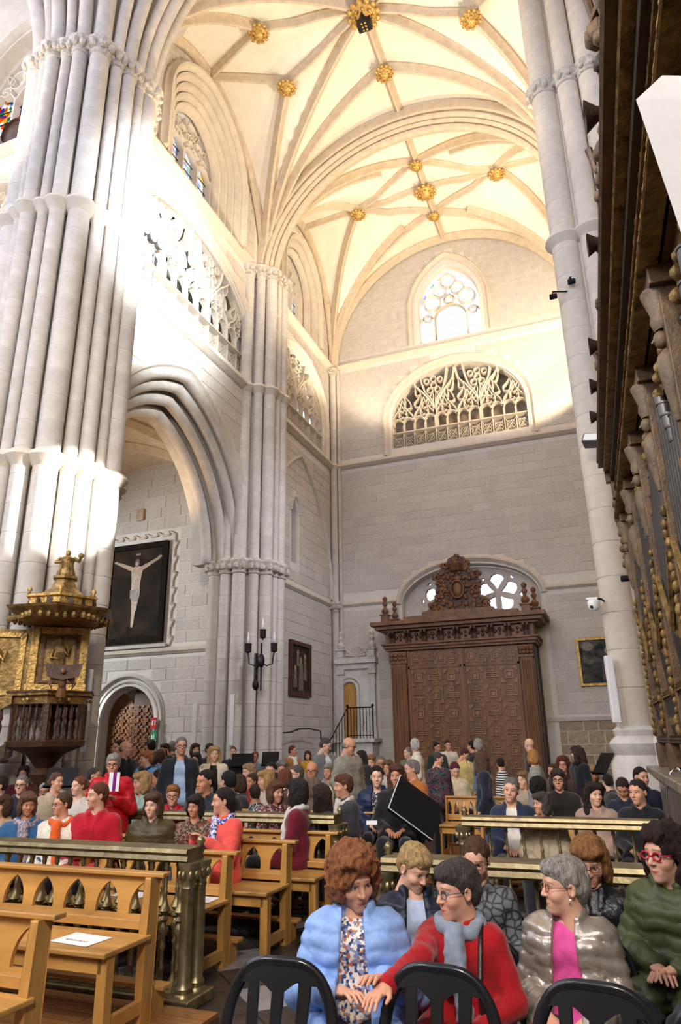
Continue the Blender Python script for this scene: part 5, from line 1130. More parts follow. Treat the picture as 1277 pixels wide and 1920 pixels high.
for fi, (ya, yb) in enumerate(FIELDS):
    n = 9; w = (ya-yb)/n
    for i in range(n):
        t = abs(i-(n-1)/2)/((n-1)/2); top = 2.15-0.60*(1-t) if fi % 2 else 1.55+0.60*(1-t); f = 0.32+0.14*t; key = (round(t, 2), fi % 2)
        if key not in pmesh: pmesh[key] = pipe(w*0.46, f, 0.16, top)
        link('pipe', pmesh[key], OG, (0.08, ya-(i+0.5)*w, 2.10))
        if ('s', round(t, 2)) not in pmesh: pmesh[('s', round(t, 2))] = pipe(w*0.40, 0.10, 0.07, 0.36)
        link('pipe', pmesh[('s', round(t, 2))], OG, (0.07, ya-(i+0.5)*w, 1.66))
    b = MB().box(0.10, 0.2, yb, ya, 4.22, 4.55)
    for s in range(7): b.ball((0.08, ya+(yb-ya)*(s+0.5)/7, 4.28-0.05*math.cos(s*2)), 0.055, 6, 5)
    b.build('pipe_shade', M['org_g'], OG, auto=True)
    b = MB(); b.tube([(0.0, ya+(yb-ya)*t, 2.5+0.55*abs(2*t-1)) for t in np.linspace(0, 1, 9)], 0.025, 5); b.build('carved_garland', M['org_g'], OG)
# horizontal trumpets and crest on the cornice
for k, (y, z, r) in enumerate(((-5.9, 5.66, 0.11), (-2.95, 5.60, 0.10), (-2.1, 5.56, 0.10), (-1.2, 5.58, 0.09), (-4.6, 5.62, 0.10))):
    b = MB(); b.lathe([(0.02, 0.45), (0.03, 0.15), (0.05, 0.05), (r, -0.03), (r*0.96, -0.025), (0.04, 0.06)], (-0.26, y, z), 14, lambda x, yy, zz: (zz, yy, x)); b.build('trumpet_bell', M['org_d'], OG, auto=True)
for k, y in enumerate((-2.45, -5.2, -6.35, -7.2)):
    b = MB(); rnd = random.Random(k); H = (0.45, 0.75, 1.1, 1.3)[k]
    b.lathe([(0.12, 5.54), (0.14, 5.6), (0.10, 5.54+H*0.4), (0.13, 5.54+H*0.65), (0.06, 5.54+H*0.78)], (-0.06, y, 0), 10); b.ball((-0.06, y, 5.54+H*0.88), H*0.11, 8, 6)
    ballcluster(b, [(-0.06+rnd.uniform(-.12, .06), y+rnd.uniform(-.3, .3), 5.56+rnd.uniform(0, H*0.6)) for _ in range(22)], 0.04, 0.09, k)
    b.tube([(-0.06, y, 5.54+H*0.65), (-0.18, y+0.1, 5.54+H*0.5), (-0.22, y+0.05, 5.54+H*0.75)], [0.05, 0.04, 0.03], 6); b.build('crest_figure', M['org'], OG, auto=True)
for k in range(7):
    y = -1.7-k*0.9; b = MB(); b.tube([(-0.1, y, 5.54), (-0.15, y, 5.7), (-0.1, y+0.02, 5.82)], [0.05, 0.06, 0.02], 6); ballcluster(b, [(-0.14+0.05*math.cos(j), y+0.07*math.sin(j*1.3), 5.6+0.03*j) for j in range(6)], 0.03, 0.05, k); b.build('crest_leaf', M['org_d'], OG, auto=True)
MB().box(0.25, 1.3, LY, -1.5, 5.54, 7.6).build('upper_case', M['org_d'], OG)
for z, w in ((6.3, 0.12), (6.9, 0.10), (7.5, 0.2)): along('moulding', 0.27, z, w, 0.12, 'org', y0=-1.5)

# ------------------------------------------------------------------ benches
def bench_proto():
    r = empty('church_bench'); L = 2.9
    b = MB(); n = 11; cw = L/n; holes = []
    for i in range(n):
        c = -L+cw*(i+0.5)
        if i < n: holes.append(list(reversed([(c-cw*0.33, 0.565)]+arc(c, cw*0.33, 0.60, cw*0.55, 5)+[(c+cw*0.33, 0.565)])))
    b.prism([(-L, 0.545), (-0.04, 0.545), (-0.04, 0.785), (-L, 0.785)], 0.010, 0.035, lambda u, w, h: (u, h+(w-0.5)*0.12, w), holes); b.build('back_panel', M['pine'], r)
    MB().box(-L, 0.045, 0.0, 0.085, 0.785, 0.81).build('back_rail', M['pine'], r, bevel=0.006)
    MB().box(-L, -0.04, -0.02, 0.02, 0.49, 0.545).build('lower_rail', M['pine'], r, bevel=0.005)
    MB().box(-L, 0.0, -0.46, -0.02, 0.445, 0.475).build('seat', M['pine'], r, bevel=0.008)
    MB().box(-L, -0.05, -0.42, -0.39, 0.36, 0.445).build('apron', M['pine'], r)
    for x in (-0.045, -L/2, -L+0.045):
        e = MB(); e.prism([(0.04, 0.0), (-0.05, 0.0), (-0.06, 0.44), (-0.03, 0.785), (0.06, 0.785)], x-0.025, x+0.025, lambda u, w, h: (h, u, w)); e.build('back_leg', M['pine_v'], r, bevel=0.005)
        MB().box(x-0.035, x+0.035, -0.42, -0.35, 0.0, 0.445).build('front_leg', M['pine_v'], r, bevel=0.005)
        MB().box(x-0.02, x+0.02, -0.40, 0.0, 0.06, 0.13).build('stretcher', M['pine_v'], r)
    MB().box(-L, 0.02, 0.10, 0.20, 0.14, 0.165).build('kneeler', M['pine'], r, bevel=0.005)
    for x in (-0.06, -L/2, -L+0.06): MB().box(x-0.03, x+0.03, 0.02, 0.19, 0.0, 0.14).build('kneeler_leg', M['pine_v'], r)
    return r
bp = bench_proto()
BEN = [(-2.86, 4.12, 'front bench on the wooden platform with a white notice on its seat'), (-2.72, 3.02, 'bench end at the lower left corner, nearest of the benches'), (-2.90, 5.50, 'bench just behind the left brass balustrade with white notices'),
       (-2.84, 6.38, 'bench of the coral coat woman, third back from the platform'), (-2.74, 7.42, 'bench with the maroon coat woman, in front of the far left brass rail'), (-2.72, 8.75, 'bench behind the far left rail, beside the navy quilted jacket woman'), (-2.75, 9.8, 'bench hidden among the far left crowd')]
BEN[2] = (-3.05, 5.40, BEN[2][2]); BEN[3] = (-2.86, 6.12, BEN[3][2]); BEN[4] = (-2.72, 6.80, BEN[4][2])
for i, (x, y, lab) in enumerate(BEN):
    o = bp if i == 0 else copy_tree(bp)
    o.location = (x, y, 0.055 if y < 4.4 else 0); tag(o, lab, 'bench', 'church benches in the left block')
for i, (x, y, lab) in enumerate([(0.22, 8.35, 'bench of the front row behind the far right brass rail'), (0.22, 9.6, 'second bench row behind the far right brass rail')]):
    o = copy_tree(bp); o.location = (x, y, 0); o.scale = (0.62, 1, 1); tag(o, lab, 'bench', 'church benches in the right block')
o = copy_tree(bp); o.location = (-1.32, 10.6, 0.06); o.scale = (0.40, 1, 1); tag(o, 'short wooden bench end beside the cream coat, right of the black monitor', 'bench', 'church benches in the right block')
# notices lying on seats
def notice(x, y, z, rz, label, lines=True):
    o = MB().box(-0.15, 0.15, -0.105, 0.105, 0, 0.0015).build('paper_notice', M['paper'], loc=(x, y, z), rz=rz); tag(o, label, 'paper', 'white notices on the reserved benches')
    fc = bpy.data.curves.new('printed_word', 'FONT'); fc.body = 'RESERVADO'; fc.size = 0.032; fc.align_x = 'CENTER'; fc.extrude = 0.0002; fc.materials.append(M['ink'])
    tmp = bpy.data.objects.new('tmp', fc); wm = bpy.data.meshes.new_from_object(tmp); bpy.data.objects.remove(tmp); link('printed_word', wm, o, (0, -0.045, 0.0018))
notice(-3.20, 3.86, 0.5325, -0.1, 'white printed notice on the seat of the front bench'); notice(-3.28, 5.30, 0.4775, 0.05, 'white notice on the bench seat left of the brass corner columns'); notice(-3.9, 5.28, 0.4775, -0.1, 'white notice further left on the same bench seat'); notice(-3.9, 3.88, 0.5325, 0.1, 'white notice at the left end of the front bench seat')

# ------------------------------------------------------------------ brass balustrades
def baluster_mesh(h, fat):
    b = MB(); f = fat
    b.lathe([(0.030, 0), (0.030, 0.02), (0.014, 0.05), (0.012, h*0.14), (0.020, h*0.16), (0.012, h*0.18), (0.012, h*0.30), (0.022, h*0.33), (0.014, h*0.35), (0.016, h*0.40), (0.030*f, h*0.46), (0.012, h*0.515), (0.028*f, h*0.54), (0.012, h*0.57), (0.033*f, h*0.61), (0.022, h*0.66), (0.011, h*0.72), (0.018, h*0.75), (0.011, h*0.77), (0.012, h*0.93), (0.020, h*0.95), (0.015, h*0.97), (0.022, h)], seg=10)
    me = b.mesh('baluster', M['brass']); auto_smooth(me, 60); return me
bal_a = baluster_mesh(0.80, 1.25); bal_b = baluster_mesh(0.80, 0.75)
def balustrade(x0, x1, y, label, end, step=0.118, rows=(-0.07, 0.07), me=bal_a, top=0.95):
    o = empty('brass_balustrade', (x0, y, 0)); tag(o, label, 'balustrade', 'brass balustrades'); L = x1-x0
    b = MB(); b.sweep([(0, 0, top-0.045), (L, 0, top-0.045)], [(-0.11, 0.045), (-0.12, 0.02), (-0.10, 0.0), (-0.11, -0.03), (-0.09, -0.045), (0.09, -0.045), (0.11, -0.03), (0.10, 0.0), (0.12, 0.02), (0.11, 0.045)], (0, 0, 1)); b.build('top_rail', M['brass'], o)
    MB().box(0, L, -0.12, 0.12, 0.0, 0.06).box(0, L, -0.09, 0.09, 0.06, 0.09).build('bottom_rail', M['brass_g'], o, bevel=0.008)
    n = int(L/step); zs = (top-0.09-0.09)/0.80
    for r in rows:
        for i in range(n):
            q = link('baluster', me, o, ((i+0.5)*L/n, r, 0.09)); q.scale = (1, 1, zs)
    cols = []
    if 'R' in end: cols.append(L)
    if 'L' in end: cols.append(0)
    for c in cols:
        for r in (-0.075, 0.075):
            q = MB(); q.lathe([(0.07, 0.02), (0.07, 0.07), (0.055, 0.09), (0.062, 0.12), (0.046, 0.15), (0.042, 0.70), (0.05, 0.71), (0.043, 0.73), (0.06, 0.80), (0.075, top-0.10), (0.075, top-0.085)], (c, r, 0), 14)
            for k in range(8): a = 2*PI*k/8; q.ball((c+0.062*math.cos(a), r+0.062*math.sin(a), 0.79), 0.018, 6, 4, (1, 1, 1.8))
            q.build('corner_column', M['brass_g'], o, auto=True)
        MB().box(c-0.10, c+0.10, -0.17, 0.17, 0.0, 0.07).build('column_plinth', M['brass_g'], o, bevel=0.01)
        MB().lathe([(0.03, 0), (0.02, 0.015), (0.035, 0.035), (0.02, 0.06), (0.0, 0.075)], (c, 0.06, top), 10).build('finial', M['brass_g'], o, smooth=True)
    return o
balustrade(-6.2, -2.90, 4.62, 'brass balustrade in the left foreground behind the front bench', 'R')
balustrade(-6.2, -2.74, 6.98, 'far left brass balustrade behind the maroon coat woman', 'R', me=bal_b, rows=(0,), step=0.14)
balustrade(-1.50, 0.36, 4.66, 'brass balustrade behind the women on plastic chairs', 'L', me=bal_b, rows=(0,), step=0.2)
balustrade(-1.50, 0.24, 7.15, 'far right brass balustrade in front of the man in navy', 'L', me=bal_b, rows=(0,), step=0.155)

# ------------------------------------------------------------------ black plastic chairs
def chair_proto():
    r = empty('plastic_chair')
    def bf(u, v):     # back surface: u -1..1 across, v 0..1 up ; back is at +y (towards the sitters behind)
        w = 0.215+0.02*math.sin(v*PI) ; return (u*w*(1-0.10*v*v), 0.20+0.10*v-0.05*(1-u*u)*0.9+0.05, 0.44+0.40*v)
    def strip(c0, c1, wd, th=0.010, n=12):
        b = MB(); P = []
        for i in range(n+1):
            t = i/n; u, v = c0[0]+(c1[0]-c0[0])*t, c0[1]+(c1[1]-c0[1])*t; P.append((u, v))
        vs = []
        for u, v in P:
            for s in (-1, 1):
                x, y, z = bf(u+s*wd(u, v), v)
                vs += [(x, y-th, z), (x, y+th, z)]
        fs = []
        for i in range(n):
            a = i*4; fs += [(a, a+2, a+6, a+4), (a+1, a+5, a+7, a+3), (a, a+4, a+5, a+1), (a+2, a+3, a+7, a+6)]
        fs += [(0, 1, 3, 2), (n*4, n*4+2, n*4+3, n*4+1)]
        b.add(vs, fs); return b
    b = MB(); pts = []
    for t in np.linspace(0, PI, 25):
        e = 0.58; u = -math.copysign(abs(math.cos(t))**e, math.cos(t)); v = 0.02+0.92*abs(math.sin(t))**e; pts.append(bf(u*0.97, v))
    b.sweep(pts, [(-0.021, -0.010), (-0.013, -0.016), (0.013, -0.016), (0.021, -0.010), (0.024, 0.002), (0.018, 0.014), (-0.018, 0.014), (-0.024, 0.002)], (0, 1, 0.25)); b.build('back_frame', M['chair'], r, auto=True)
    # solid crown of the back with slots below it
    vs = []; fs = []; nu, nv = 24, 5
    for th in (-0.011, 0.011):
        for j in range(nv+1):
            for i in range(nu+1):
                u = -0.86+1.72*i/nu; lo = 0.73+0.12*abs(u)**2-0.08*math.cos(u*PI*2.6)*0.5; hi = 0.02+0.92*(1-abs(u/0.97)**3.45)**0.29; lo = min(lo, hi-0.03); v = lo+(hi-lo)*j/nv
                x, y, z = bf(u, v); vs.append((x, y+th, z))
    m = (nu+1)*(nv+1)
    for j in range(nv):
        for i in range(nu):
            a = j*(nu+1)+i; fs += [(a, a+1, a+nu+2, a+nu+1), (m+a, m+a+nu+1, m+a+nu+2, m+a+1)]
    for i in range(nu): fs += [(i, m+i, m+i+1, i+1), (nv*(nu+1)+i, nv*(nu+1)+i+1, m+nv*(nu+1)+i+1, m+nv*(nu+1)+i)]
    MB().add(vs, fs).build('back_crown', M['chair'], r, auto=True)
    for k, (u0, u1) in enumerate(((-0.36, -0.56), (0.0, 0.0), (0.36, 0.56))):
        strip((u0, 0.0), (u1*0.9, 0.84), lambda u, v: 0.10+0.10*abs(v-0.45)**1.5).build('slat', M['chair'], r, smooth=False, bevel=0.004)
    vs = []; fs = []; n = 12
    for th in (0, -0.012):
        for j in range(n+1):
            for i in range(n+1):
                x, y = -0.21+0.42*i/n, -0.22+0.44*j/n; vs.append((x*(1+0.06*(1-j/n)), y, 0.44+th-0.02*(1-(2*i/n-1)**2)*(1-(2*j/n-1)**2)-0.02*((1-j/n)**6)))
    m = (n+1)**2
    for j in range(n):
        for i in range(n):
            a = j*(n+1)+i; fs += [(a, a+1, a+n+2, a+n+1), (m+a, m+a+n+1, m+a+n+2, m+a+1)]
    for i in range(n): fs += [(i, m+i, m+i+1, i+1), (n*(n+1)+i, n*(n+1)+i+1, m+n*(n+1)+i+1, m+n*(n+1)+i), (i*(n+1), (i+1)*(n+1), m+(i+1)*(n+1), m+i*(n+1)), (i*(n+1)+n, m+i*(n+1)+n, m+(i+1)*(n+1)+n, (i+1)*(n+1)+n)]
    MB().add(vs, fs).build('seat', M['chair'], r, auto=True)
    for sx in (-1, 1):
        for y0, y1 in ((-0.20, -0.25), (0.22, 0.30)): MB().tube([(sx*0.20, y0, 0.44), (sx*0.225, y1, 0.0)], [0.026, 0.018], 8).build('leg', M['chair'], r, smooth=True)
    return r
cp = chair_proto()
CH = [((545, 1788), 'empty black plastic chair in front of the light blue jacket woman', 0.10), ((816, 1799), 'empty black plastic chair in front of the red coat woman', -0.05), ((1093, 1829), 'empty black plastic chair in front of the silver jacket woman', -0.12), ((1345, 1868), 'black plastic chair cut off at the lower right corner', -0.15)]
for i, (p, lab, rz) in enumerate(CH):
    o = cp if i == 0 else copy_tree(cp); q = onZ(*p, 0.84); o.location = (q[0], q[1]-0.33, 0.0); o.rotation_euler = (0, 0, rz); tag(o, lab, 'chair', 'black plastic chairs in the foreground')

# ------------------------------------------------------------------ music stands, monitor
def music_stand(px, py, t, w, h, label, rz, tilt=0.5):
    c = dep(px, py, t); o = empty('music_stand', (c[0], c[1], 0), rz); tag(o, label, 'music stand', 'black music stands')
    b = MB().box(-w/2, w/2, -0.006, 0.006, -h/2, h/2).box(-w/2, w/2, -0.05, 0.006, -h/2, -h/2+0.01); d = b.build('desk', M['black'], o, loc=(0, 0, c[2])); d.rotation_euler = (-tilt, 0, 0)
    MB().tube([(0, 0.02, c[2]-0.02), (0, 0.03, 0.25)], 0.012, 8).build('pole', M['black'], o)
    for k in range(3): a = k*2*PI/3+0.4; MB().tube([(0, 0.03, 0.28), (0.26*math.cos(a), 0.03+0.26*math.sin(a), 0.012)], 0.009, 6).build('leg', M['black'], o)
music_stand(115, 1458, 7.9, 0.34, 0.24, 'black music stand desk below the pulpit', 0.4); music_stand(455, 1426, 13.0, 0.42, 0.28, 'black music stand left of the pair near the middle pier', 0.4)
music_stand(507, 1423, 13.6, 0.34, 0.29, 'tilted black music stand right of the pair near the middle pier', 0.35); music_stand(1131, 1432, 10.2, 0.30, 0.36, 'black music stand beside the foot of the right pier', -0.9, 0.6)
c = dep(778, 1518, 7.6); o = empty('stage_monitor', (c[0], c[1], 0)); tag(o, 'black screen monitor tilted back on the floor in the aisle', 'monitor')
d = MB().box(-0.29, 0.29, -0.02, 0.03, -0.26, 0.26).build('screen', M['black'], o, bevel=0.008); d.location = (0, 0, c[2]+0.02); d.rotation_euler = (-0.75, 0.62, 0.5)
e = MB().box(-0.292, -0.282, -0.024, -0.018, -0.26, 0.26).box(-0.29, 0.29, -0.024, -0.018, -0.262, -0.254).build('edge_trim', M['white'], d)
MB().box(-0.2, 0.22, 0.0, 0.40, 0.0, 0.12).tube([(0, 0.15, 0.1), (0, 0.08, c[2]-0.05)], 0.03, 8).build('foot', M['black'], o, bevel=0.02)

# gooseneck lamp on the organ desk
c = [dep(x, y, 6.6) for x, y in ((1268, 1440), (1258, 1448), (1251, 1466), (1249, 1500), (1256, 1528), (1257, 1548))]
o = empty('gooseneck_lamp'); tag(o, 'chrome gooseneck lamp at the foot of the organ', 'lamp')
M['chrome'] = mat('chrome', (0.6, 0.6, 0.6), 0.15, 1.0, var=0.05)
MB().tube(c, 0.010, 8).build('neck', M['chrome'], o, smooth=True); MB().tube([c[0], c[0]+np.array([0.05, -0.02, -0.03])], [0.012, 0.03], 8).build('shade', M['chrome'], o, smooth=True); MB().tube([c[-1], (c[-1][0]+0.02, c[-1][1], 0.02)], 0.012, 8).build('pole', M['chrome'], o, smooth=True)
# ------------------------------------------------------------------ people: signed-distance bodies meshed with surface nets
def hexc(s): s = s.lstrip('#'); v = np.array([int(s[i:i+2], 16)/255 for i in (0, 2, 4)]); return tuple(np.where(v <= 0.04045, v/12.92, ((v+0.055)/1.055)**2.4))
def snet(D, org, h):
    s = D < 0; nx, ny, nz = D.shape
    c = np.zeros((nx-1, ny-1, nz-1), np.int8); cr = [(i, j, k) for i in (0, 1) for j in (0, 1) for k in (0, 1)]
    for i, j, k in cr: c += s[i:nx-1+i, j:ny-1+j, k:nz-1+k]
    cells = np.argwhere((c > 0) & (c < 8)); idx = -np.ones(c.shape, np.int32); idx[tuple(cells.T)] = np.arange(len(cells))
    acc = np.zeros((len(cells), 3)); cnt = np.zeros(len(cells))
    val = {q: D[cells[:, 0]+q[0], cells[:, 1]+q[1], cells[:, 2]+q[2]] for q in cr}
    for a in cr:
        for ax in range(3):
            if a[ax] == 0:
                b = list(a); b[ax] = 1; b = tuple(b); d0, d1 = val[a], val[b]; m = (d0 < 0) != (d1 < 0)
                t = np.where(m, d0/np.where(m, d0-d1, 1), 0); p = np.tile(np.array(a, float), (len(cells), 1)); p[:, ax] += t
                acc += p*m[:, None]; cnt += m
    V = (cells+acc/np.maximum(cnt, 1)[:, None])*h+np.array(org); F = []
    for ax in range(3):
        sl0 = [slice(None)]*3; sl1 = [slice(None)]*3; sl0[ax] = slice(0, -1); sl1[ax] = slice(1, None)
        a, b = s[tuple(sl0)], s[tuple(sl1)]; e = np.argwhere(a != b); u, v = [(1, 2), (2, 0), (0, 1)][ax]
        e = e[(e[:, u] > 0) & (e[:, v] > 0) & (e[:, u] < D.shape[u]-1) & (e[:, v] < D.shape[v]-1)]
        sg = a[tuple(e.T)]; q = []
        for du, dv in ((1, 1), (0, 1), (0, 0), (1, 0)):
            w = e.copy(); w[:, u] -= du; w[:, v] -= dv; q.append(idx[tuple(w.T)])
        q = np.stack(q, 1); q[~sg] = q[~sg][:, ::-1]; F.append(q)
    return V, np.concatenate(F)
def sdf(prims, h, pad=0.03, disp=None, cut=None):
    P = []
    for p in prims:
        if p[0] == 'c': P += [np.array(p[1])-max(p[3], p[4]), np.array(p[1])+max(p[3], p[4]), np.array(p[2])-max(p[3], p[4]), np.array(p[2])+max(p[3], p[4])]
        elif p[0] == 'e': P += [np.array(p[1])-max(p[2]) if len(p) > 4 and p[4] is not None else np.array(p[1])-np.array(p[2]), np.array(p[1])+max(p[2]) if len(p) > 4 and p[4] is not None else np.array(p[1])+np.array(p[2])]
    lo, hi = np.min(P, 0)-pad, np.max(P, 0)+pad
    n = np.ceil((hi-lo)/h).astype(int)+1; D = np.full(tuple(n), 0.5, np.float32)
    ax = [lo[i]+h*np.arange(n[i]) for i in range(3)]
    def region(a, b):
        i0 = np.clip(np.floor((a-lo)/h).astype(int), 0, n-1); i1 = np.clip(np.ceil((b-lo)/h).astype(int)+1, 1, n); return tuple(slice(x, y) for x, y in zip(i0, i1))
    for p in prims:
        k = p[-1] if not isinstance(p[-1], str) else p[-2]; neg = p[-1] == '-'
        if p[0] in ('c',):
            a, b, ra, rb = np.array(p[1], float), np.array(p[2], float), p[3], p[4]; m = max(ra, rb)+k+2*h
            r = region(np.minimum(a, b)-m, np.maximum(a, b)+m); X, Y, Z = np.meshgrid(ax[0][r[0]], ax[1][r[1]], ax[2][r[2]], indexing='ij')
            d = b-a; L = max(d@d, 1e-9); t = np.clip(((X-a[0])*d[0]+(Y-a[1])*d[1]+(Z-a[2])*d[2])/L, 0, 1)
            v = np.sqrt((X-a[0]-t*d[0])**2+(Y-a[1]-t*d[1])**2+(Z-a[2]-t*d[2])**2)-(ra+(rb-ra)*t)
        else:
            c, rr = np.array(p[1], float), np.array(p[2], float); Rm = p[4] if len(p) > 5 and p[4] is not None and not isinstance(p[4], (int, float)) else None
            e = (np.full(3, rr.max()) if Rm is not None else rr)+k+2*h; r = region(c-e, c+e); X, Y, Z = np.meshgrid(ax[0][r[0]]-c[0], ax[1][r[1]]-c[1], ax[2][r[2]]-c[2], indexing='ij')
            if Rm is not None: X, Y, Z = (Rm[0, 0]*X+Rm[1, 0]*Y+Rm[2, 0]*Z, Rm[0, 1]*X+Rm[1, 1]*Y+Rm[2, 1]*Z, Rm[0, 2]*X+Rm[1, 2]*Y+Rm[2, 2]*Z)
            k0 = np.sqrt((X/rr[0])**2+(Y/rr[1])**2+(Z/rr[2])**2); k1 = np.sqrt((X/rr[0]**2)**2+(Y/rr[1]**2)**2+(Z/rr[2]**2)**2); v = k0*(k0-1)/np.maximum(k1, 1e-6)
        o = D[r]
        if neg: hh = np.clip(0.5-0.5*(o+v)/k, 0, 1); D[r] = o+(-v-o)*hh+k*hh*(1-hh)
        else: hh = np.clip(0.5+0.5*(v-o)/k, 0, 1); D[r] = v+(o-v)*hh-k*hh*(1-hh)
    if disp is not None or cut is not None:
        m = np.argwhere(np.abs(D) < (0.2 if cut is not None else 0.05)); Q = lo+m*h; cur = D[tuple(m.T)]
        if disp is not None: cur = cur+disp(Q)
        if cut is not None: cur = np.maximum(cur, cut(Q))
        D[tuple(m.T)] = cur
    return snet(D, lo, h)
def np_mesh(name, V, F, m, col=None):
    me = bpy.data.meshes.new(name); me.vertices.add(len(V)); me.vertices.foreach_set('co', np.asarray(V, np.float32).ravel())
    me.loops.add(len(F)*4); me.loops.foreach_set('vertex_index', np.asarray(F, np.int32).ravel()); me.polygons.add(len(F)); me.polygons.foreach_set('loop_start', np.arange(0, len(F)*4, 4, dtype=np.int32))
    me.materials.append(m)
    if col is not None:
        a = me.color_attributes.new('Col', 'FLOAT_COLOR', 'POINT'); a.data.foreach_set('color', np.concatenate([col, np.ones((len(V), 1))], 1).astype(np.float32).ravel())
    me.update(calc_edges=True); me.polygons.foreach_set('use_smooth', np.ones(len(F), bool)); return me
M['skin'], t_, b_ = nt('skin'); at_ = t_.nodes.new('ShaderNodeVertexColor'); at_.layer_name = 'Col'; t_.links.new(at_.outputs[0], b_.inputs['Base Color']); b_.inputs['Roughness'].default_value = 0.5; b_.inputs['Specular IOR Level'].default_value = 0.35
n2_ = t_.nodes.new('ShaderNodeTexNoise'); n2_.inputs['Scale'].default_value = 220; bp_ = t_.nodes.new('ShaderNodeBump'); bp_.inputs['Strength'].default_value = 0.12; bp_.inputs['Distance'].default_value = 0.003; t_.links.new(n2_.outputs['Fac'], bp_.inputs['Height']); t_.links.new(bp_.outputs[0], b_.inputs['Normal'])

# head frame: origin between the ears, face towards -Y, chin at about z=-0.118, crown at +0.12
def head_prims(male, fine):
    j = 1.06 if male else 1.0; P = [('e', (0, 0.014, 0.036), (0.074*j, 0.092, 0.084), 0.01), ('e', (0, -0.020, -0.040), (0.058*j, 0.064, 0.074), 0.03), ('e', (0, -0.030, 0.030), (0.058, 0.060, 0.055), 0.02), ('e', (0, -0.058, -0.098), (0.024*j, 0.024, 0.020), 0.025),
         ('c', (0, 0.02, -0.06), (0, 0.045, -0.22), 0.052*j, 0.062*j, 0.03), ('e', (0.036, -0.052, -0.030), (0.027, 0.028, 0.026), 0.02), ('e', (-0.036, -0.052, -0.030), (0.027, 0.028, 0.026), 0.02),
         ('c', (-0.028, -0.074, 0.024), (0.028, -0.074, 0.024), 0.013, 0.013, 0.014), ('c', (0, -0.080, 0.012), (0, -0.101*(1.03 if male else 1), -0.030), 0.0075, 0.0110, 0.010), ('e', (0.0115, -0.090, -0.033), (0.0075, 0.010, 0.0065), 0.006), ('e', (-0.0115, -0.090, -0.033), (0.0075, 0.010, 0.0065), 0.006)]
    for s in (-1, 1):
        P += [('e', (s*0.031, -0.092, 0.004), (0.016, 0.013, 0.010), 0.010, '-'), ('e', (s*0.031, -0.0695, 0.003), (0.0125, 0.0125, 0.0125), 0.002), ('c', (s*0.020, -0.0805, 0.009), (s*0.043, -0.0745, 0.008), 0.0045, 0.004, 0.003), ('e', (s*0.077*j, 0.012, -0.004), (0.008, 0.019, 0.031), 0.006), ('e', (s*0.080*j, 0.008, -0.004), (0.004, 0.010, 0.018), 0.004, '-')]
    P += [('e', (0, -0.066, -0.068), (0.030, 0.018, 0.020), 0.016), ('c', (-0.024, -0.0745, -0.0625), (0, -0.0825, -0.0635), 0.0040, 0.0055, 0.004), ('c', (0.024, -0.0745, -0.0625), (0, -0.0825, -0.0635), 0.0040, 0.0055, 0.004), ('c', (-0.014, -0.0785, -0.0735), (0.014, -0.0785, -0.0735), 0.0055, 0.0055, 0.005), ('c', (-0.025, -0.0755, -0.0645), (0, -0.0845, -0.0685), 0.0018, 0.0018, 0.003, '-'), ('c', (0.025, -0.0755, -0.0645), (0, -0.0845, -0.0685), 0.0018, 0.0018, 0.003, '-')]
    return P
_hc = {}
def head_mesh(male, h):
    k = (male, h)
    if k not in _hc: _hc[k] = sdf(head_prims(male, h < 0.006), h)
    return _hc[k]
def head_color(V, skin, hairc, lip):
    skin = np.array(skin); C = np.tile(skin, (len(V), 1)); n = np.sin(V[:, 0]*90)*np.sin(V[:, 2]*70+1)*np.sin(V[:, 1]*80); C *= (1+0.04*n)[:, None]
    def mixin(w, c): nonlocal C; C = C*(1-w[:, None])+np.array(c)*w[:, None]
    ax = np.abs(V[:, 0]); fr = V[:, 1] < -0.03
    d = np.sqrt((ax-0.04)**2+(V[:, 2]+0.028)**2); mixin(np.clip(1-d/0.032, 0, 1)*0.45*fr, skin*np.array([1.15, 0.78, 0.72]))
    d = np.sqrt(V[:, 0]**2+(V[:, 2]+0.032)**2); mixin(np.clip(1-d/0.018, 0, 1)*0.35*fr, skin*np.array([1.1, 0.78, 0.72]))
    zm = -0.0690+6.5*V[:, 0]**2; d = np.sqrt((V[:, 0]/2.7)**2+(V[:, 2]-zm)**2); mixin(np.clip((0.0100-d)/0.004, 0, 1)*fr*0.85, lip)
    d = np.abs(V[:, 2]-zm); mixin(np.clip((0.0030-d)/0.0015, 0, 1)*(ax < 0.025)*fr*0.55, np.array(lip)*0.35)
    d = np.sqrt(((ax-0.032)/1.7)**2+(V[:, 2]-0.0045)**2); mixin(np.clip((0.013-d)/0.006, 0, 1)*fr*0.45, skin*np.array([0.62, 0.5, 0.48]))
    d = np.sqrt((ax-0.031)**2+(V[:, 1]+0.0695)**2+(V[:, 2]-0.003)**2); ey = (d < 0.0150) & (V[:, 1] < -0.072) & (V[:, 2] < 0.0085) & (V[:, 2] > -0.0045); mixin(ey*1.0, (0.62, 0.58, 0.55))
    d = np.sqrt((ax-0.031)**2+(V[:, 2]-0.003)**2); mixin((ey & (d < 0.0062))*1.0, (0.035, 0.02, 0.012))
    mixin(np.clip((0.0028-np.abs(V[:, 2]-0.0088))/0.0015, 0, 1)*(np.abs(ax-0.031) < 0.014)*(V[:, 1] < -0.068)*0.8, (0.03, 0.02, 0.015))
    zb = 0.0275-0.45*np.maximum(0, ax-0.036)-0.04*(ax-0.02); mixin(np.clip((0.0038-np.abs(V[:, 2]-zb))/0.002, 0, 1)*((ax > 0.012) & (ax < 0.052))*fr*0.75, np.array(hairc)*0.5+0.01)
    return np.clip(C, 0, 1)
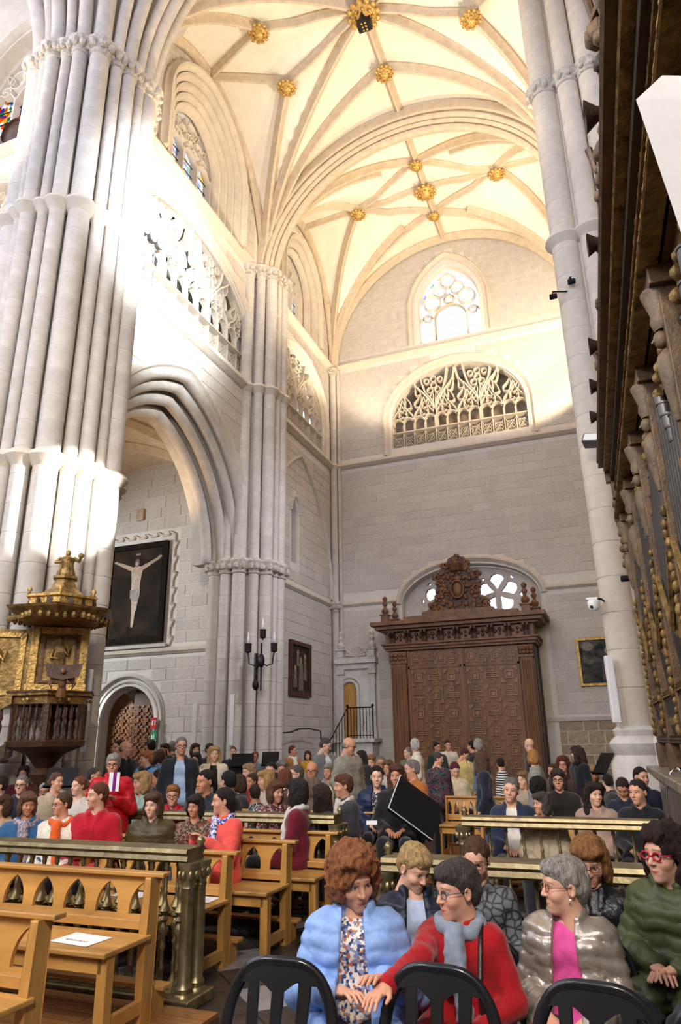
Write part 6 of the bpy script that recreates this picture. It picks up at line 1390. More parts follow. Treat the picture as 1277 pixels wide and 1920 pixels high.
def vnoise(Q, f, a): return a*(np.sin(Q[:, 0]*f+1.3*np.sin(Q[:, 2]*f*0.7))*np.sin(Q[:, 1]*f*1.1+2)*np.sin(Q[:, 2]*f*0.8+1.3*np.sin(Q[:, 0]*f*0.5)))
def hair_geo(kind, h):
    k = ('hair', kind, h)
    if k in _hc: return _hc[k]
    cap = [('e', (0, 0.022, 0.044), (0.084, 0.100, 0.090), 0.02)]; amp, fq = 0.004, 70
    face = lambda yy, zz: (lambda Q: None)
    lo, vol = -0.045, 0
    fz = 0.058; side = 0.0
    if kind == 'short': lo = -0.055; cap += [('e', (0, 0.06, -0.02), (0.070, 0.055, 0.06), 0.03)]
    elif kind == 'crop': cap = [('e', (0, 0.022, 0.046), (0.086, 0.102, 0.092), 0.02), ('e', (0, 0.065, -0.01), (0.072, 0.052, 0.07), 0.03), ('e', (0, -0.05, 0.085), (0.06, 0.05, 0.038), 0.03)]; lo = -0.075; amp = 0.006; fz = 0.060; side = 0.012
    elif kind == 'curly': cap = [('e', (0, 0.02, 0.052), (0.118, 0.122, 0.108), 0.03), ('e', (0.075, 0.01, -0.02), (0.05, 0.07, 0.075), 0.03), ('e', (-0.075, 0.01, -0.02), (0.05, 0.07, 0.075), 0.03), ('e', (0, 0.08, -0.01), (0.09, 0.06, 0.09), 0.03), ('e', (0, -0.06, 0.105), (0.075, 0.05, 0.04), 0.03)]; lo = -0.10; amp = 0.010; fq = 95; fz = 0.070; side = 0.02
    elif kind == 'bob': cap = [('e', (0, 0.022, 0.048), (0.094, 0.106, 0.094), 0.02), ('e', (0.080, 0.012, -0.04), (0.030, 0.062, 0.085), 0.03), ('e', (-0.080, 0.012, -0.04), (0.030, 0.062, 0.085), 0.03), ('e', (0, 0.075, -0.03), (0.085, 0.05, 0.10), 0.03), ('e', (0.03, -0.062, 0.082), (0.055, 0.04, 0.035), 0.03), ('e', (-0.03, -0.06, 0.082), (0.055, 0.04, 0.035), 0.03)]; lo = -0.125; amp = 0.006; fz = 0.062; side = 0.022
    elif kind == 'long': cap = [('e', (0, 0.022, 0.046), (0.094, 0.106, 0.094), 0.02), ('c', (0.082, 0.02, 0.0), (0.085, 0.03, -0.20), 0.036, 0.045, 0.03), ('c', (-0.082, 0.02, 0.0), (-0.085, 0.03, -0.20), 0.036, 0.045, 0.03), ('c', (0, 0.075, 0.0), (0, 0.09, -0.22), 0.075, 0.08, 0.04), ('e', (0.03, -0.055, 0.085), (0.05, 0.04, 0.03), 0.03), ('e', (-0.03, -0.055, 0.085), (0.05, 0.04, 0.03), 0.03)]; lo = -0.31; amp = 0.007; fz = 0.066; side = 0.024
    elif kind == 'bun': cap += [('e', (0, 0.06, -0.02), (0.070, 0.055, 0.06), 0.03), ('e', (0, 0.135, -0.01), (0.045, 0.04, 0.045), 0.015)]; lo = -0.07; fz = 0.058
    elif kind == 'tie': cap += [('e', (0, 0.06, -0.02), (0.072, 0.06, 0.07), 0.03), ('c', (0, 0.11, -0.03), (0, 0.10, -0.17), 0.032, 0.022, 0.02)]; lo = -0.22; fz = 0.060
    elif kind == 'fringe': cap = [('e', (0, 0.026, 0.0), (0.083, 0.096, 0.055), 0.02)]; lo = -0.06
    elif kind == 'curlylong': cap = [('e', (0, 0.022, 0.048), (0.105, 0.112, 0.10), 0.02), ('c', (0.09, 0.02, 0.0), (0.105, 0.03, -0.15), 0.045, 0.05, 0.03), ('c', (-0.09, 0.02, 0.0), (-0.105, 0.03, -0.15), 0.045, 0.05, 0.03), ('c', (0, 0.085, 0.0), (0, 0.10, -0.16), 0.085, 0.085, 0.04), ('e', (0, -0.055, 0.095), (0.07, 0.045, 0.035), 0.03)]; lo = -0.30; amp = 0.012; fq = 80; fz = 0.066; side = 0.02
    def cut(Q):
        x, y, z = np.abs(Q[:, 0]), Q[:, 1], Q[:, 2]
        # face window: an ellipse on the front of the head, open towards the chin
        w = np.sqrt((x/(0.066+0.008-side*0.6))**2+((z+0.035)/(fz+0.035))**2)-1
        front = y-(-0.012 if kind not in ('bob', 'long', 'curly', 'curlylong') else -0.018)
        f = np.maximum(w*0.06, front)          # <0 inside the window volume
        if kind == 'fringe': f = np.minimum(f, np.maximum(0.0-(z-0.045), -1+0*z) if False else (0.045-z)*-1*0+np.where(z > 0.035, -0.01, f))
        c = np.maximum(-f, lo-z)
        # below the jaw keep only the hair hanging outside the neck
        return c
    disp = lambda Q: vnoise(Q, fq, amp)+vnoise(Q, fq*0.45, amp)
    _hc[k] = sdf(cap, h, 0.03, disp, cut); return _hc[k]
_hairm = {}
def hair_mat(hx):
    if hx not in _hairm: _hairm[hx] = mat('hair_'+hx, hexc(hx), 0.55, var=0.38, scale=60, bump=0.9, bscale=190, stretch=(1, 1, 0.13), spec=0.35)
    return _hairm[hx]
_cm = {}
def cloth(hx, kind='wool'):
    k = (hx, kind)
    if k in _cm: return _cm[k]
    c = hexc(hx) if hx.startswith('#') else (0.2, 0.2, 0.2)
    if kind in ('wool', 'quilt', 'shirt'): m = mat(f'{kind}_{hx}', c, {'wool': 0.9, 'quilt': 0.45, 'shirt': 0.8}[kind], var=0.14, scale=18, bump=0.14 if kind == 'wool' else 0.12, bscale=150 if kind == 'wool' else 30, sheen=0.25 if kind == 'wool' else 0.0, spec=0.3)
    elif kind == 'silver': m = mat('silver_'+hx, c, 0.30, 0.45, var=0.12, scale=14, bump=0.2, bscale=28)
    elif kind == 'leather': m = mat('leather_'+hx, c, 0.35, var=0.2, scale=14, bump=0.3, bscale=40)
    elif kind == 'pattern':
        m, t, b = nt('print_'+hx); N = t.nodes; L = t.links; tc = N.new('ShaderNodeTexCoord'); vo = N.new('ShaderNodeTexVoronoi'); vo.inputs['Scale'].default_value = 85; L.new(tc.outputs['Object'], vo.inputs['Vector']); sp = N.new('ShaderNodeSeparateColor'); L.new(vo.outputs['Color'], sp.inputs[0]); r = N.new('ShaderNodeValToRGB'); r.color_ramp.interpolation = 'CONSTANT'; L.new(sp.outputs[0], r.inputs[0]); e = r.color_ramp.elements
        cols = {'floral': ['#e9e2da', '#3c4a73', '#e9ded2', '#b8724f', '#8a92b0'], 'scarf': ['#2f3f8f', '#e6e6f0', '#3a4aa0', '#c9cfe8'], 'camo': ['#8c8a6a', '#4a4638', '#8a3a30', '#23221e'], 'dots': ['#2a2c36', '#c9c9c9', '#30323c', '#2a2c36'], 'multi': ['#20262e', '#8a2f50', '#20262e', '#2e6a66'], 'scarf2': ['#7a7f94', '#b9a9b0', '#5a6078', '#a89098'], 'cherry': ['#5a1f2a', '#b7a9a0', '#3a2a20', '#6a2530']}[hx]
        e[0].color = (*hexc(cols[0]), 1); e[1].position = 1/len(cols); e[1].color = (*hexc(cols[1]), 1)
        for i, q in enumerate(cols[2:]): x = e.new((i+2)/len(cols)); x.color = (*hexc(q), 1)
        L.new(r.outputs[0], b.inputs['Base Color']); b.inputs['Roughness'].default_value = 0.8
    elif kind == 'leaf':
        m, t, b = nt('leaf_print_'+hx); N = t.nodes; L = t.links; tc = N.new('ShaderNodeTexCoord'); vo = N.new('ShaderNodeTexVoronoi'); vo.feature = 'DISTANCE_TO_EDGE'; vo.inputs['Scale'].default_value = 22; L.new(tc.outputs['Object'], vo.inputs['Vector']); r = N.new('ShaderNodeValToRGB'); L.new(vo.outputs['Distance'], r.inputs[0]); e = r.color_ramp.elements
        e[0].position = 0.02; e[0].color = (0.012, 0.012, 0.014, 1); e[1].position = 0.16; e[1].color = (*hexc(hx), 1); L.new(r.outputs[0], b.inputs['Base Color']); b.inputs['Roughness'].default_value = 0.6
    elif kind in ('stripe', 'check', 'cord'):
        m, t, b = nt(f'{kind}_{hx}'); N = t.nodes; L = t.links; tc = N.new('ShaderNodeTexCoord'); wv = N.new('ShaderNodeTexWave'); wv.bands_direction = 'Z' if kind == 'stripe' else 'X'; wv.inputs['Scale'].default_value = {'stripe': 9, 'check': 16, 'cord': 60}[kind]; L.new(tc.outputs['Object'], wv.inputs['Vector']); r = N.new('ShaderNodeValToRGB'); L.new(wv.outputs['Fac'], r.inputs[0]); e = r.color_ramp.elements; e[0].position = 0.55; e[1].position = 0.65; e[0].color = (*c, 1); e[1].color = ((0.7, 0.7, 0.68, 1) if kind == 'stripe' else tuple(np.array(c)*0.75)+(1,)); L.new(r.outputs[0], b.inputs['Base Color']); b.inputs['Roughness'].default_value = 0.85
    _cm[k] = m; return m

# body frame: facing -Y, +X is the figure's left
def pose_joints(pose):
    if pose == 'sit': J = dict(pel=(0, 0.02, 0.53), waist=(0, 0.03, 0.70), chest=(0, 0.015, 0.86), nb=(0, 0.02, 0.995), head=(0, -0.015, 1.17), sh=(0.156, 0.02, 0.948), el=(0.226, -0.03, 0.69), wr=(0.085, -0.245, 0.64), hip=(0.09, 0.0, 0.52), kn=(0.12, -0.44, 0.53), an=(0.12, -0.42, 0.10), zn=1.17)
    else: J = dict(pel=(0, 0.0, 0.93), waist=(0, 0.0, 1.10), chest=(0, 0.0, 1.26), nb=(0, 0.005, 1.40), head=(0, -0.02, 1.575), sh=(0.166, 0.01, 1.352), el=(0.235, 0.03, 1.08), wr=(0.22, -0.08, 0.86), hip=(0.095, 0.0, 0.90), kn=(0.10, -0.02, 0.49), an=(0.10, 0.02, 0.09), zn=1.575)
    return J
ARMS = {'lap': None, 'hang': None, 'crossed': dict(el=(0.24, -0.05, 0.70), wr=(-0.03, -0.20, 0.73)), 'up': dict(el=(0.24, -0.12, 0.72), wr=(0.09, -0.26, 0.86)), 'fold': dict(el=(0.25, -0.03, 0.72), wr=(0.05, -0.22, 0.70)), 'standup': dict(el=(0.25, -0.08, 1.08), wr=(0.07, -0.24, 1.20)), 'phone': dict(el=(0.26, -0.10, 1.12), wr=(0.12, -0.10, 1.48))}
def arm(J, side, A):
    m = np.array([side, 1, 1]); e, w = (A or J)['el'], (A or J)['wr']; return np.array(J['sh'])*m, np.array(e)*m, np.array(w)*m
_hand = {}
def hand_geo(h=0.0045):
    if h not in _hand:
        P = [('c', (-0.05, 0, 0), (0.015, 0, 0), 0.024, 0.026, 0.01), ('e', (0.045, 0, 0), (0.050, 0.042, 0.017), 0.02)]
        for y, L in ((-0.031, 0.055), (-0.011, 0.068), (0.010, 0.072), (0.030, 0.062)):
            a = np.array([0.080, y, 0.004]); b = a+np.array([L*0.55, y*0.12, -0.010]); c = b+np.array([L*0.40, y*0.05, -L*0.38]); P += [('c', a, b, 0.0098, 0.0088, 0.004), ('c', b, c, 0.0088, 0.0068, 0.004)]
        P += [('c', (0.015, 0.030, -0.004), (0.052, 0.056, -0.012), 0.014, 0.011, 0.008), ('c', (0.052, 0.056, -0.012), (0.082, 0.058, -0.022), 0.011, 0.008, 0.004)]
        _hand[h] = sdf(P, h, 0.015)
    return _hand[h]
_bc = {}
def torso_prims(J, w=1.0, g=0.0, skirt=False):
    P = [('c', np.array(J['chest'])+[-0.085*w, 0, 0.02], np.array(J['chest'])+[0.085*w, 0, 0.02], 0.112*w+g, 0.112*w+g, 0.04), ('c', np.array(J['waist'])+[-0.06*w, -0.01, 0], np.array(J['waist'])+[0.06*w, -0.01, 0], 0.118*w+g, 0.118*w+g, 0.06), ('c', np.array(J['pel'])+[-0.065*w, -0.01, 0], np.array(J['pel'])+[0.065*w, -0.01, 0], 0.125*w+g, 0.125*w+g, 0.06),
         ('c', np.array(J['sh'])*[-1, 1, 1]+[0.02, 0, -0.005], np.array(J['sh'])+[-0.02, 0, -0.005], 0.062+g, 0.062+g, 0.05), ('c', J['nb'], np.array(J['nb'])+[0, 0.0, 0.03], 0.066+g*0.5, 0.056+g*0.5, 0.025)]
    return P
def coat_geo(pose, arms, style, h, w, custom=None, key=None):
    k = ('coat', pose, arms, style, h, round(w, 2), key)
    if k in _bc: return _bc[k]
    J = pose_joints(pose); quilt = 'q' in style; op = 'o' in style; g = 0.012 if not quilt else 0.020
    P = torso_prims(J, w, g)
    if pose == 'sit': P += [('c', (-0.10*w, -0.02, 0.55), (-0.11*w, -0.24, 0.56), 0.105*w+g, 0.09*w, 0.05), ('c', (0.10*w, -0.02, 0.55), (0.11*w, -0.24, 0.56), 0.105*w+g, 0.09*w, 0.05)]
    else: P += [('c', (-0.07*w, 0, 0.92), (-0.085*w, 0, 0.66 if 'l' in style else 0.86), 0.12*w+g, 0.13*w+g, 0.06), ('c', (0.07*w, 0, 0.92), (0.085*w, 0, 0.66 if 'l' in style else 0.86), 0.12*w+g, 0.13*w+g, 0.06)]
    seg = []
    for s in (-1, 1):
        A = custom[s] if custom else ARMS.get(arms); sh, el, wr = arm(J, s, A); wr2 = el+(wr-el)*0.90; seg.append((sh, el, wr2))
        P += [('c', sh, el, 0.058+g, 0.050+g, 0.035), ('c', el, wr2, 0.050+g, 0.038+g*0.9, 0.02)]
    nb = np.array(J['nb'])
    ch = 0.060 if quilt else 0.042; cl = [(-0.052, -0.062), (-0.074, -0.020), (-0.060, 0.040), (0.0, 0.066), (0.060, 0.040), (0.074, -0.020), (0.052, -0.062)]
    for (x0, y0), (x1, y1) in zip(cl[:-1], cl[1:]):
        P.append(('c', nb+[x0, y0, ch*(0.5 if y0 < -0.05 else 1)], nb+[x1, y1, ch*(0.5 if y1 < -0.05 else 1)], 0.021, 0.021, 0.012)); P.append(('c', nb+[x0*1.12, y0*1.12, -0.005], nb+[x1*1.12, y1*1.12, -0.005], 0.026, 0.026, 0.02))
    if not quilt and not op: P += [('c', nb+[s2*0.052, -0.075, 0.03], nb+[s2*0.030, -0.128, -0.10], 0.020, 0.012, 0.008) for s2 in (-1, 1)]
    if op: P += [('c', nb+[s2*0.058, -0.075, 0.02], (s2*0.085-0.01, J['waist'][1]-0.125*w-g, J['waist'][2]), 0.016, 0.012, 0.012) for s2 in (-1, 1)]
    P += [('c', nb+[0, -0.02, 0.05], nb+[0, -0.035, 0.20], 0.050, 0.070, 0.008, '-'), ('c', nb+[0, -0.09, 0.05], nb+[0, -0.15, -0.07], 0.035, 0.012, 0.01, '-')]
    cut = None
    zt, zb = J['chest'][2]+0.12, J['pel'][2]
    if op: cut = lambda Q: np.minimum(np.minimum(0.052+0.035*np.clip((zt-Q[:, 2])/0.4, 0, 1)-np.abs(Q[:, 0]+0.01), -(Q[:, 1]-(-0.02))), 0.05+0*Q[:, 0])
    def disp(Q):
        d = vnoise(Q, 26, 0.006)+vnoise(Q*np.array([1, 1, 0.6])+Q[:, [1, 2, 0]]*0.5, 60, 0.0035)
        if quilt:
            t = Q[:, 2].copy()
            for sh, el, wr in seg:
                for a, b in ((sh, el), (el, wr)):
                    v = b-a; L = v@v; u = np.clip(((Q-a)@v)/L, 0, 1); dist = np.linalg.norm(Q-a-u[:, None]*v, axis=1); near = dist < 0.085; near &= np.abs(Q[:, 0]) > 0.13; t = np.where(near, u*math.sqrt(L)+0.3, t)
            d = d-0.012*np.abs(np.sin((t+0.006*np.sin(Q[:, 0]*40))*PI/0.068))**0.7+0.006
        return d
    _bc[k] = sdf(P, h, 0.04, disp, cut); return _bc[k]
def body_geo(pose, arms, h, w, custom=None, key=None):
    k = ('body', pose, arms, h, round(w, 2), key)
    if k in _bc: return _bc[k]
    J = pose_joints(pose); P = torso_prims(J, w*0.94, -0.008); P += [('c', J['nb'], np.array(J['head'])+[0, 0.03, -0.05], 0.055, 0.048, 0.02)]
    for s in (-1, 1):
        A = custom[s] if custom else ARMS.get(arms); sh, el, wr = arm(J, s, A); m = np.array([s, 1, 1])
        P += [('c', sh, el, 0.050, 0.040, 0.02), ('c', el, wr, 0.038, 0.026, 0.01), ('c', np.array(J['hip'])*m, np.array(J['kn'])*m, 0.075, 0.055, 0.03), ('c', np.array(J['kn'])*m, np.array(J['an'])*m, 0.050, 0.034, 0.02), ('c', np.array(J['an'])*m, np.array(J['an'])*m+[0, -0.12, -0.05], 0.034, 0.03, 0.02)]
    _bc[k] = sdf(P, h, 0.03); return _bc[k]
def legs_geo(pose, h, w):
    k = ('legs', pose, h, round(w, 2))
    if k in _bc: return _bc[k]
    J = pose_joints(pose); P = [('c', np.array(J['pel'])+[-0.06*w, 0, 0], np.array(J['pel'])+[0.06*w, 0, 0], 0.125*w, 0.125*w, 0.05)]
    for s in (-1, 1):
        m = np.array([s, 1, 1]); P += [('c', np.array(J['hip'])*m, np.array(J['kn'])*m, 0.092*w, 0.068, 0.03), ('c', np.array(J['kn'])*m, np.array(J['an'])*m, 0.066, 0.052, 0.02)]
    _bc[k] = sdf(P, h, 0.03, lambda Q: vnoise(Q, 30, 0.005)); return _bc[k]
def shoe_geo(pose, s):
    k = ('shoe', pose, s)
    if k not in _bc: J = pose_joints(pose); a = np.array(J['an'])*[s, 1, 1]; _bc[k] = sdf([('c', a+[0, 0.03, -0.045], a+[0, -0.14, -0.055], 0.042, 0.034, 0.02), ('c', a+[0, 0, -0.02], a+[0, 0.02, 0.02], 0.045, 0.042, 0.02)], 0.018, 0.03)
    return _bc[k]
def rotm(yaw=0, pitch=0, roll=0):
    cy, sy, cp, sp_, cr_, sr2 = math.cos(yaw), math.sin(yaw), math.cos(pitch), math.sin(pitch), math.cos(roll), math.sin(roll)
    Rz = np.array([[cy, -sy, 0], [sy, cy, 0], [0, 0, 1]]); Rx = np.array([[1, 0, 0], [0, cp, -sp_], [0, sp_, cp]]); Ry = np.array([[cr_, 0, sr2], [0, 1, 0], [-sr2, 0, cr_]]); return Rz@Rx@Ry
SKINS = ['#d9a88c', '#cf9a7c', '#e0b49a', '#c98f70', '#d6a083']
NP = [0]; PLACED = []
def person(px, py, hh, pose, yaw, coat, hair, label, byaw=None, arms=None, style='c', male=False, nod=0, tilt=0, glasses=None, scarf=None, shirt=None, legs='#23242a', w=1.0, skin=None, lod=None, lean=0, t=None, group=None, custom=None, strap=None, lip=None, depthmul=1.0, earring=False, zn=None):
    NP[0] += 1; i = NP[0]
    J = pose_joints(pose); t0 = t or 0.245*FPX/hh*depthmul; d = ray(px, py); z = CAM_H+d[2]*t0; nominal = zn or J['zn']
    lo, hi = nominal*0.90, nominal*1.12
    if not t and abs(d[2]) > 0.02:
        if z < lo: t0 = max(t0*0.82, min(t0, (lo-CAM_H)/d[2]))
        elif z > hi: t0 = min(t0*1.22, (hi-CAM_H)/d[2])
    if not t and px < 200 and t0 > 6.8: t0 = 7.0+(t0-6.8)*0.40
    if not t and px < 200: t0 = max(t0, 7.0)
    if not t: t0 = min(t0, 8.3 if px < 200 else (12.6 if px < 345 else (13.6 if px < 545 else 17.0)))
    if not t and lod is None and hh < 75:
        cap_ = 8.3 if px < 200 else 17.0; best = None
        for k_ in (1, 0.96, 1.04, 0.92, 1.08, 0.88, 1.13, 0.84, 1.18):
            if t0*k_ > cap_ or (px < 200 and t0*k_ < 6.95): continue
            q_ = (CAMP+d*t0*k_)[:2]; dm_ = min([np.linalg.norm(q_-w_) for w_ in PLACED] or [9])
            if best is None or dm_ > best[0]: best = (dm_, k_)
            if dm_ > 0.40: best = (dm_, k_); break
        if best: t0 *= best[1]
    PLACED.append((CAMP+d*t0)[:2])
    HC = CAMP+d*t0; S = float(np.clip(HC[2]/J['zn'], 0.86, 1.14))
    if not t and px < 200 and pose == 'sit': S = min(S, 0.90)
    if px == 44: S = 0.84
    zoff = HC[2]-S*J['zn']
    if lod is None: lod = 2 if hh > 75 else (1 if hh > 34 else 0)
    hh_h, hr_h, ct_h, bd_h = ((0.011, 0.0115, 0.028, 0.036), (0.0068, 0.0075, 0.018, 0.026), (0.0040, 0.0046, 0.0105, 0.013))[lod]
    f = np.array([HC[0], HC[1], 0]); f /= np.linalg.norm(f); r = np.array([f[1], -f[0], 0])
    def heading(a): a = math.radians(a); q = -f*math.cos(a)-r*math.sin(a); return math.atan2(q[0], -q[1])
    hy = heading(yaw); by = heading(yaw*0.55 if byaw is None else byaw)
    hl = np.array(J['head'])*S; off = rotm(by)@hl; root = np.array([HC[0]-off[0], HC[1]-off[1], zoff])
    if lean:      # lean the trunk towards the facing direction around the pelvis
        pass
    arms = arms or ('lap' if pose == 'sit' else 'hang')
    o = empty('person', root, by); tag(o, label, 'person', group)
    sk = np.array(hexc(skin or SKINS[i % 5])); hs = S*float(np.clip(hh*t0/FPX/0.245, 0.82, 1.12)); hairc, hk = hair[1], hair[0]
    Rl = rotm(hy-by, math.radians(nod), math.radians(tilt))
    if custom:
        custom = {k_: dict(v_) for k_, v_ in custom.items()}
        for sd_, A_ in custom.items():
            for f_, k_ in (('epx', 'el'), ('wpx', 'wr')):
                if f_ in A_: q_ = rotm(-by)@(dep(*A_[f_])-root)/S; A_[k_] = (q_[0]*sd_, q_[1], q_[2])
    def tohead(V): return (V*hs)@Rl.T+hl
    key = None if custom is None else label
    BV, BF = body_geo(pose, arms, bd_h, w, custom, key); parts = [(BV*S, BF, np.tile(sk, (len(BV), 1)))]
    HV, HF = head_mesh(male, hh_h); parts.append((tohead(HV), HF, head_color(HV, sk, hexc(hairc), lip or (sk*np.array([0.85, 0.50, 0.48])))))
    for s in (-1, 1):
        A = custom[s] if custom else ARMS.get(arms); sh, el, wr = arm(J, s, A); x = (wr-el)/np.linalg.norm(wr-el)
        up = np.array((A or {}).get('up', (0, 0.2, 1.0))); up = up-x*(up@x); up /= np.linalg.norm(up); y = np.cross(up, x)
        HVh, HFh = hand_geo(0.0042 if lod == 2 else 0.0075); V = HVh.copy(); V[:, 1] *= -s; F_ = HFh if s == -1 else HFh[:, ::-1]
        Vw = (wr-x*0.005)+V[:, :1]*x+V[:, 1:2]*y*1.0+V[:, 2:]*up
        parts.append((Vw*S, F_, np.tile(sk*np.array([1.0, 0.93, 0.9]), (len(Vw), 1))))
    n = 0; VV = []; FF = []; CC = []
    for V, F_, C in parts: VV.append(V); FF.append(F_+n); CC.append(C); n += len(V)
    link('body', np_mesh('body', np.concatenate(VV), np.concatenate(FF), M['skin'], np.concatenate(CC)), o)
    V, F_ = coat_geo(pose, arms, style, ct_h, w, custom, key); cm = coat if not isinstance(coat, str) else cloth(coat, 'quilt' if 'q' in style else 'wool'); link('coat', np_mesh('coat', V*S, F_, cm), o)
    if shirt:
        sv, sf = sdf_shirt(pose, w, ct_h); link('shirt', np_mesh('shirt', sv*S, sf, shirt if not isinstance(shirt, str) else cloth(shirt, 'shirt')), o)
    V, F_ = legs_geo(pose, 0.034 if lod < 2 else 0.018, w); link('trousers', np_mesh('trousers', V*S, F_, cloth(legs)), o)
    if hh > 20 or pose == 'stand':
        for s in (-1, 1): V, F_ = shoe_geo(pose, s); link('shoe', np_mesh('shoe', V*S, F_, M['leather_dark']), o)
    if hk != 'none':
        V, F_ = hair_geo(hk, hr_h); link('hair', np_mesh('hair', tohead(V), F_, hair_mat(hairc)), o)
    if glasses:
        b = MB(); gm = glasses if not isinstance(glasses, str) else cloth_glass(glasses); th = 0.0021 if hh > 75 else 0.0030
        if glasses == '#b01030': th = 0.0042
        for s in (-1, 1):
            b.tube([(s*0.032+0.0235*math.cos(a), -0.092+abs(math.cos(a))*0.002, 0.0+0.0165*math.sin(a)) for a in np.linspace(0, 2*PI, 15)[:-1]], th, 5, True); b.tube([(s*0.056, -0.094, 0.004), (s*0.075, -0.06, 0.008), (s*0.081, 0.01, 0.006)], th*0.8, 5)
        b.tube([(-0.009, -0.098, 0.002), (0.009, -0.098, 0.002)], th, 5); b.v = [tuple(tohead(np.array(p)[None])[0]) for p in b.v]; b.build('glasses', gm, o, smooth=True)
    if earring:
        b = MB(); b.ball((0.082, -0.002, -0.042), 0.006, 6, 5); b.ball((-0.082, -0.002, -0.042), 0.006, 6, 5); b.v = [tuple(tohead(np.array(p)[None])[0]) for p in b.v]; b.build('earring', M['white'], o, smooth=True)
    if scarf:
        nb = np.array(J['nb'])*S; sm = scarf if not isinstance(scarf, str) else cloth(scarf, 'wool'); P = []
        R0 = [(0.088*math.cos(a), -0.012+0.080*math.sin(a), 0.028+0.012*math.sin(a*2)-0.022*(math.sin(a) < 0)) for a in np.linspace(0, 2*PI, 9)[:-1]]
        for a, b_ in zip(R0, R0[1:]+R0[:1]): P.append(('c', nb+np.array(a)*[1, 1, 1], nb+np.array(b_), 0.030, 0.030, 0.012))
        P += [('c', nb+[0.01, -0.112, 0.0], nb+[0.025, -0.150, -0.16], 0.030, 0.034, 0.02), ('c', nb+[0.025, -0.150, -0.16], nb+[0.035, -0.150, -0.30], 0.034, 0.036, 0.02), ('c', nb+[-0.02, -0.11, -0.02], nb+[-0.02, -0.145, -0.18], 0.026, 0.030, 0.02)]
        V, F_ = sdf(P, ct_h*0.7, 0.02, lambda Q: vnoise(Q, 75, 0.006)); link('scarf', np_mesh('scarf', V, F_, sm), o)
    if strap:
        sh = np.array(J['sh'])*S; b = MB(); b.tube([(sh[0]*0.72, 0.09, sh[2]+0.02), (sh[0]*0.75, 0.0, sh[2]+0.082), (sh[0]*0.8, -0.09, sh[2]-0.01), (sh[0]*0.82, -0.155, sh[2]-0.14), (sh[0]*0.9, -0.16, sh[2]-0.32)], 0.012, 6); b.build('bag_strap', cloth(strap, 'leather'), o, smooth=True)
    return o
_sh = {}
def sdf_shirt(pose, w, h):
    k = (pose, round(w, 2), h)
    if k not in _sh:
        J = pose_joints(pose); P = torso_prims(J, w, -0.002); nb = np.array(J['nb'])
        P += [('c', nb+[0, -0.02, 0.045], nb+[0, -0.05, 0.2], 0.052, 0.09, 0.01, '-'), ('c', nb+[0, -0.08, 0.06], nb+[0, -0.12, -0.03], 0.04, 0.02, 0.01, '-')]; _sh[k] = sdf(P, h, 0.03, lambda Q: vnoise(Q, 40, 0.004))
    return _sh[k]
def cloth_glass(hx):
    k = ('gl', hx)
    if k not in _cm: _cm[k] = mat('spectacle_'+hx, hexc(hx), 0.25, var=0.05)
    return _cm[k]
M['leather_dark'] = mat('dark_shoe_leather', (0.02, 0.017, 0.015), 0.4, var=0.2)
# ------------------------------------------------------------------ the congregation
BR, DK, BK, GR, WH, BL, AU, GI = '#4e3524', '#33241b', '#1a1512', '#85827e', '#cfcac2', '#b48f5c', '#7a4628', '#9c6a3a'
# --- seven women in the foreground
def seat_under(p, label):
    c = copy_tree(cp); c.location = (p.location[0], p.location[1], 0.0); c.rotation_euler = (0, 0, p.rotation_euler[2]); c.scale = (1, 1, 0.93); tag(c, label, 'chair', 'occupied black plastic chairs')
arm_ = lambda el, wr, up=(0, 0.2, 1.0): dict(el=el, wr=wr, up=up)
front = person(664, 1648, 122, 'sit', -24, '#8fb2ea', ('curly', '#9a6038'), 'woman in a light blue quilted jacket and floral blouse with curly auburn hair', t=3.08, byaw=2, style='oq', shirt=cloth('floral', 'pattern'), nod=16, tilt=-6, w=1.12, custom={-1: dict(el=(0.27, -0.03, 0.70), wpx=(640, 1862, 2.72)), 1: dict(el=(0.28, -0.02, 0.70), wpx=(715, 1838, 2.74))}, lip=hexc('#b05a5a'), skin='#dca98c')
seat_under(front, 'black plastic chair that the woman in the light blue jacket sits on')
front = person(856, 1670, 118, 'sit', 58, '#a80d16', ('crop', '#4c4643'), 'woman in a red wool coat and pale blue scarf with dark rimmed glasses', t=3.06, byaw=14, scarf=cloth('#8b96a6', 'wool'), glasses='#1f4a58', male=False, w=1.06, strap='#2a1a14', custom={-1: dict(epx=(788, 1798, 2.86), wpx=(722, 1852, 2.66)), 1: arm_((0.26, -0.02, 0.70), (0.10, -0.25, 0.62))}, skin='#dba68a', nod=4)
seat_under(front, 'black plastic chair that the woman in the red wool coat sits on')
front = person(1057, 1662, 113, 'sit', 72, cloth('#a89c90', 'silver'), ('crop', '#a39d94'), 'woman in a shiny silver quilted jacket over a pink sweater with short grey hair', t=3.10, byaw=12, style='oq', shirt='#e0559c', glasses='#8a5a3a', w=1.04, skin='#dcaa8e', tilt=0, earring=True)
seat_under(front, 'black plastic chair that the woman in the silver quilted jacket sits on')
front = person(778, 1628, 92, 'sit', -38, '#1c2433', ('crop', '#c2a06c'), 'blonde woman in a navy padded vest over a light blue shirt', byaw=-5, style='oq', shirt='#b9c6e2', nod=24, t=3.62, skin='#deae92')
seat_under(front, 'black plastic chair that the woman in the navy padded vest sits on')
front = person(893, 1613, 86, 'sit', 12, cloth('#6a6c70', 'leaf'), ('short', '#5a3d28'), 'woman in a black and grey leaf print jacket behind the red coat woman', nod=14, t=3.75, glasses='#2a2426', skin='#dba88c')
seat_under(front, 'black plastic chair that the woman in the leaf print jacket sits on')
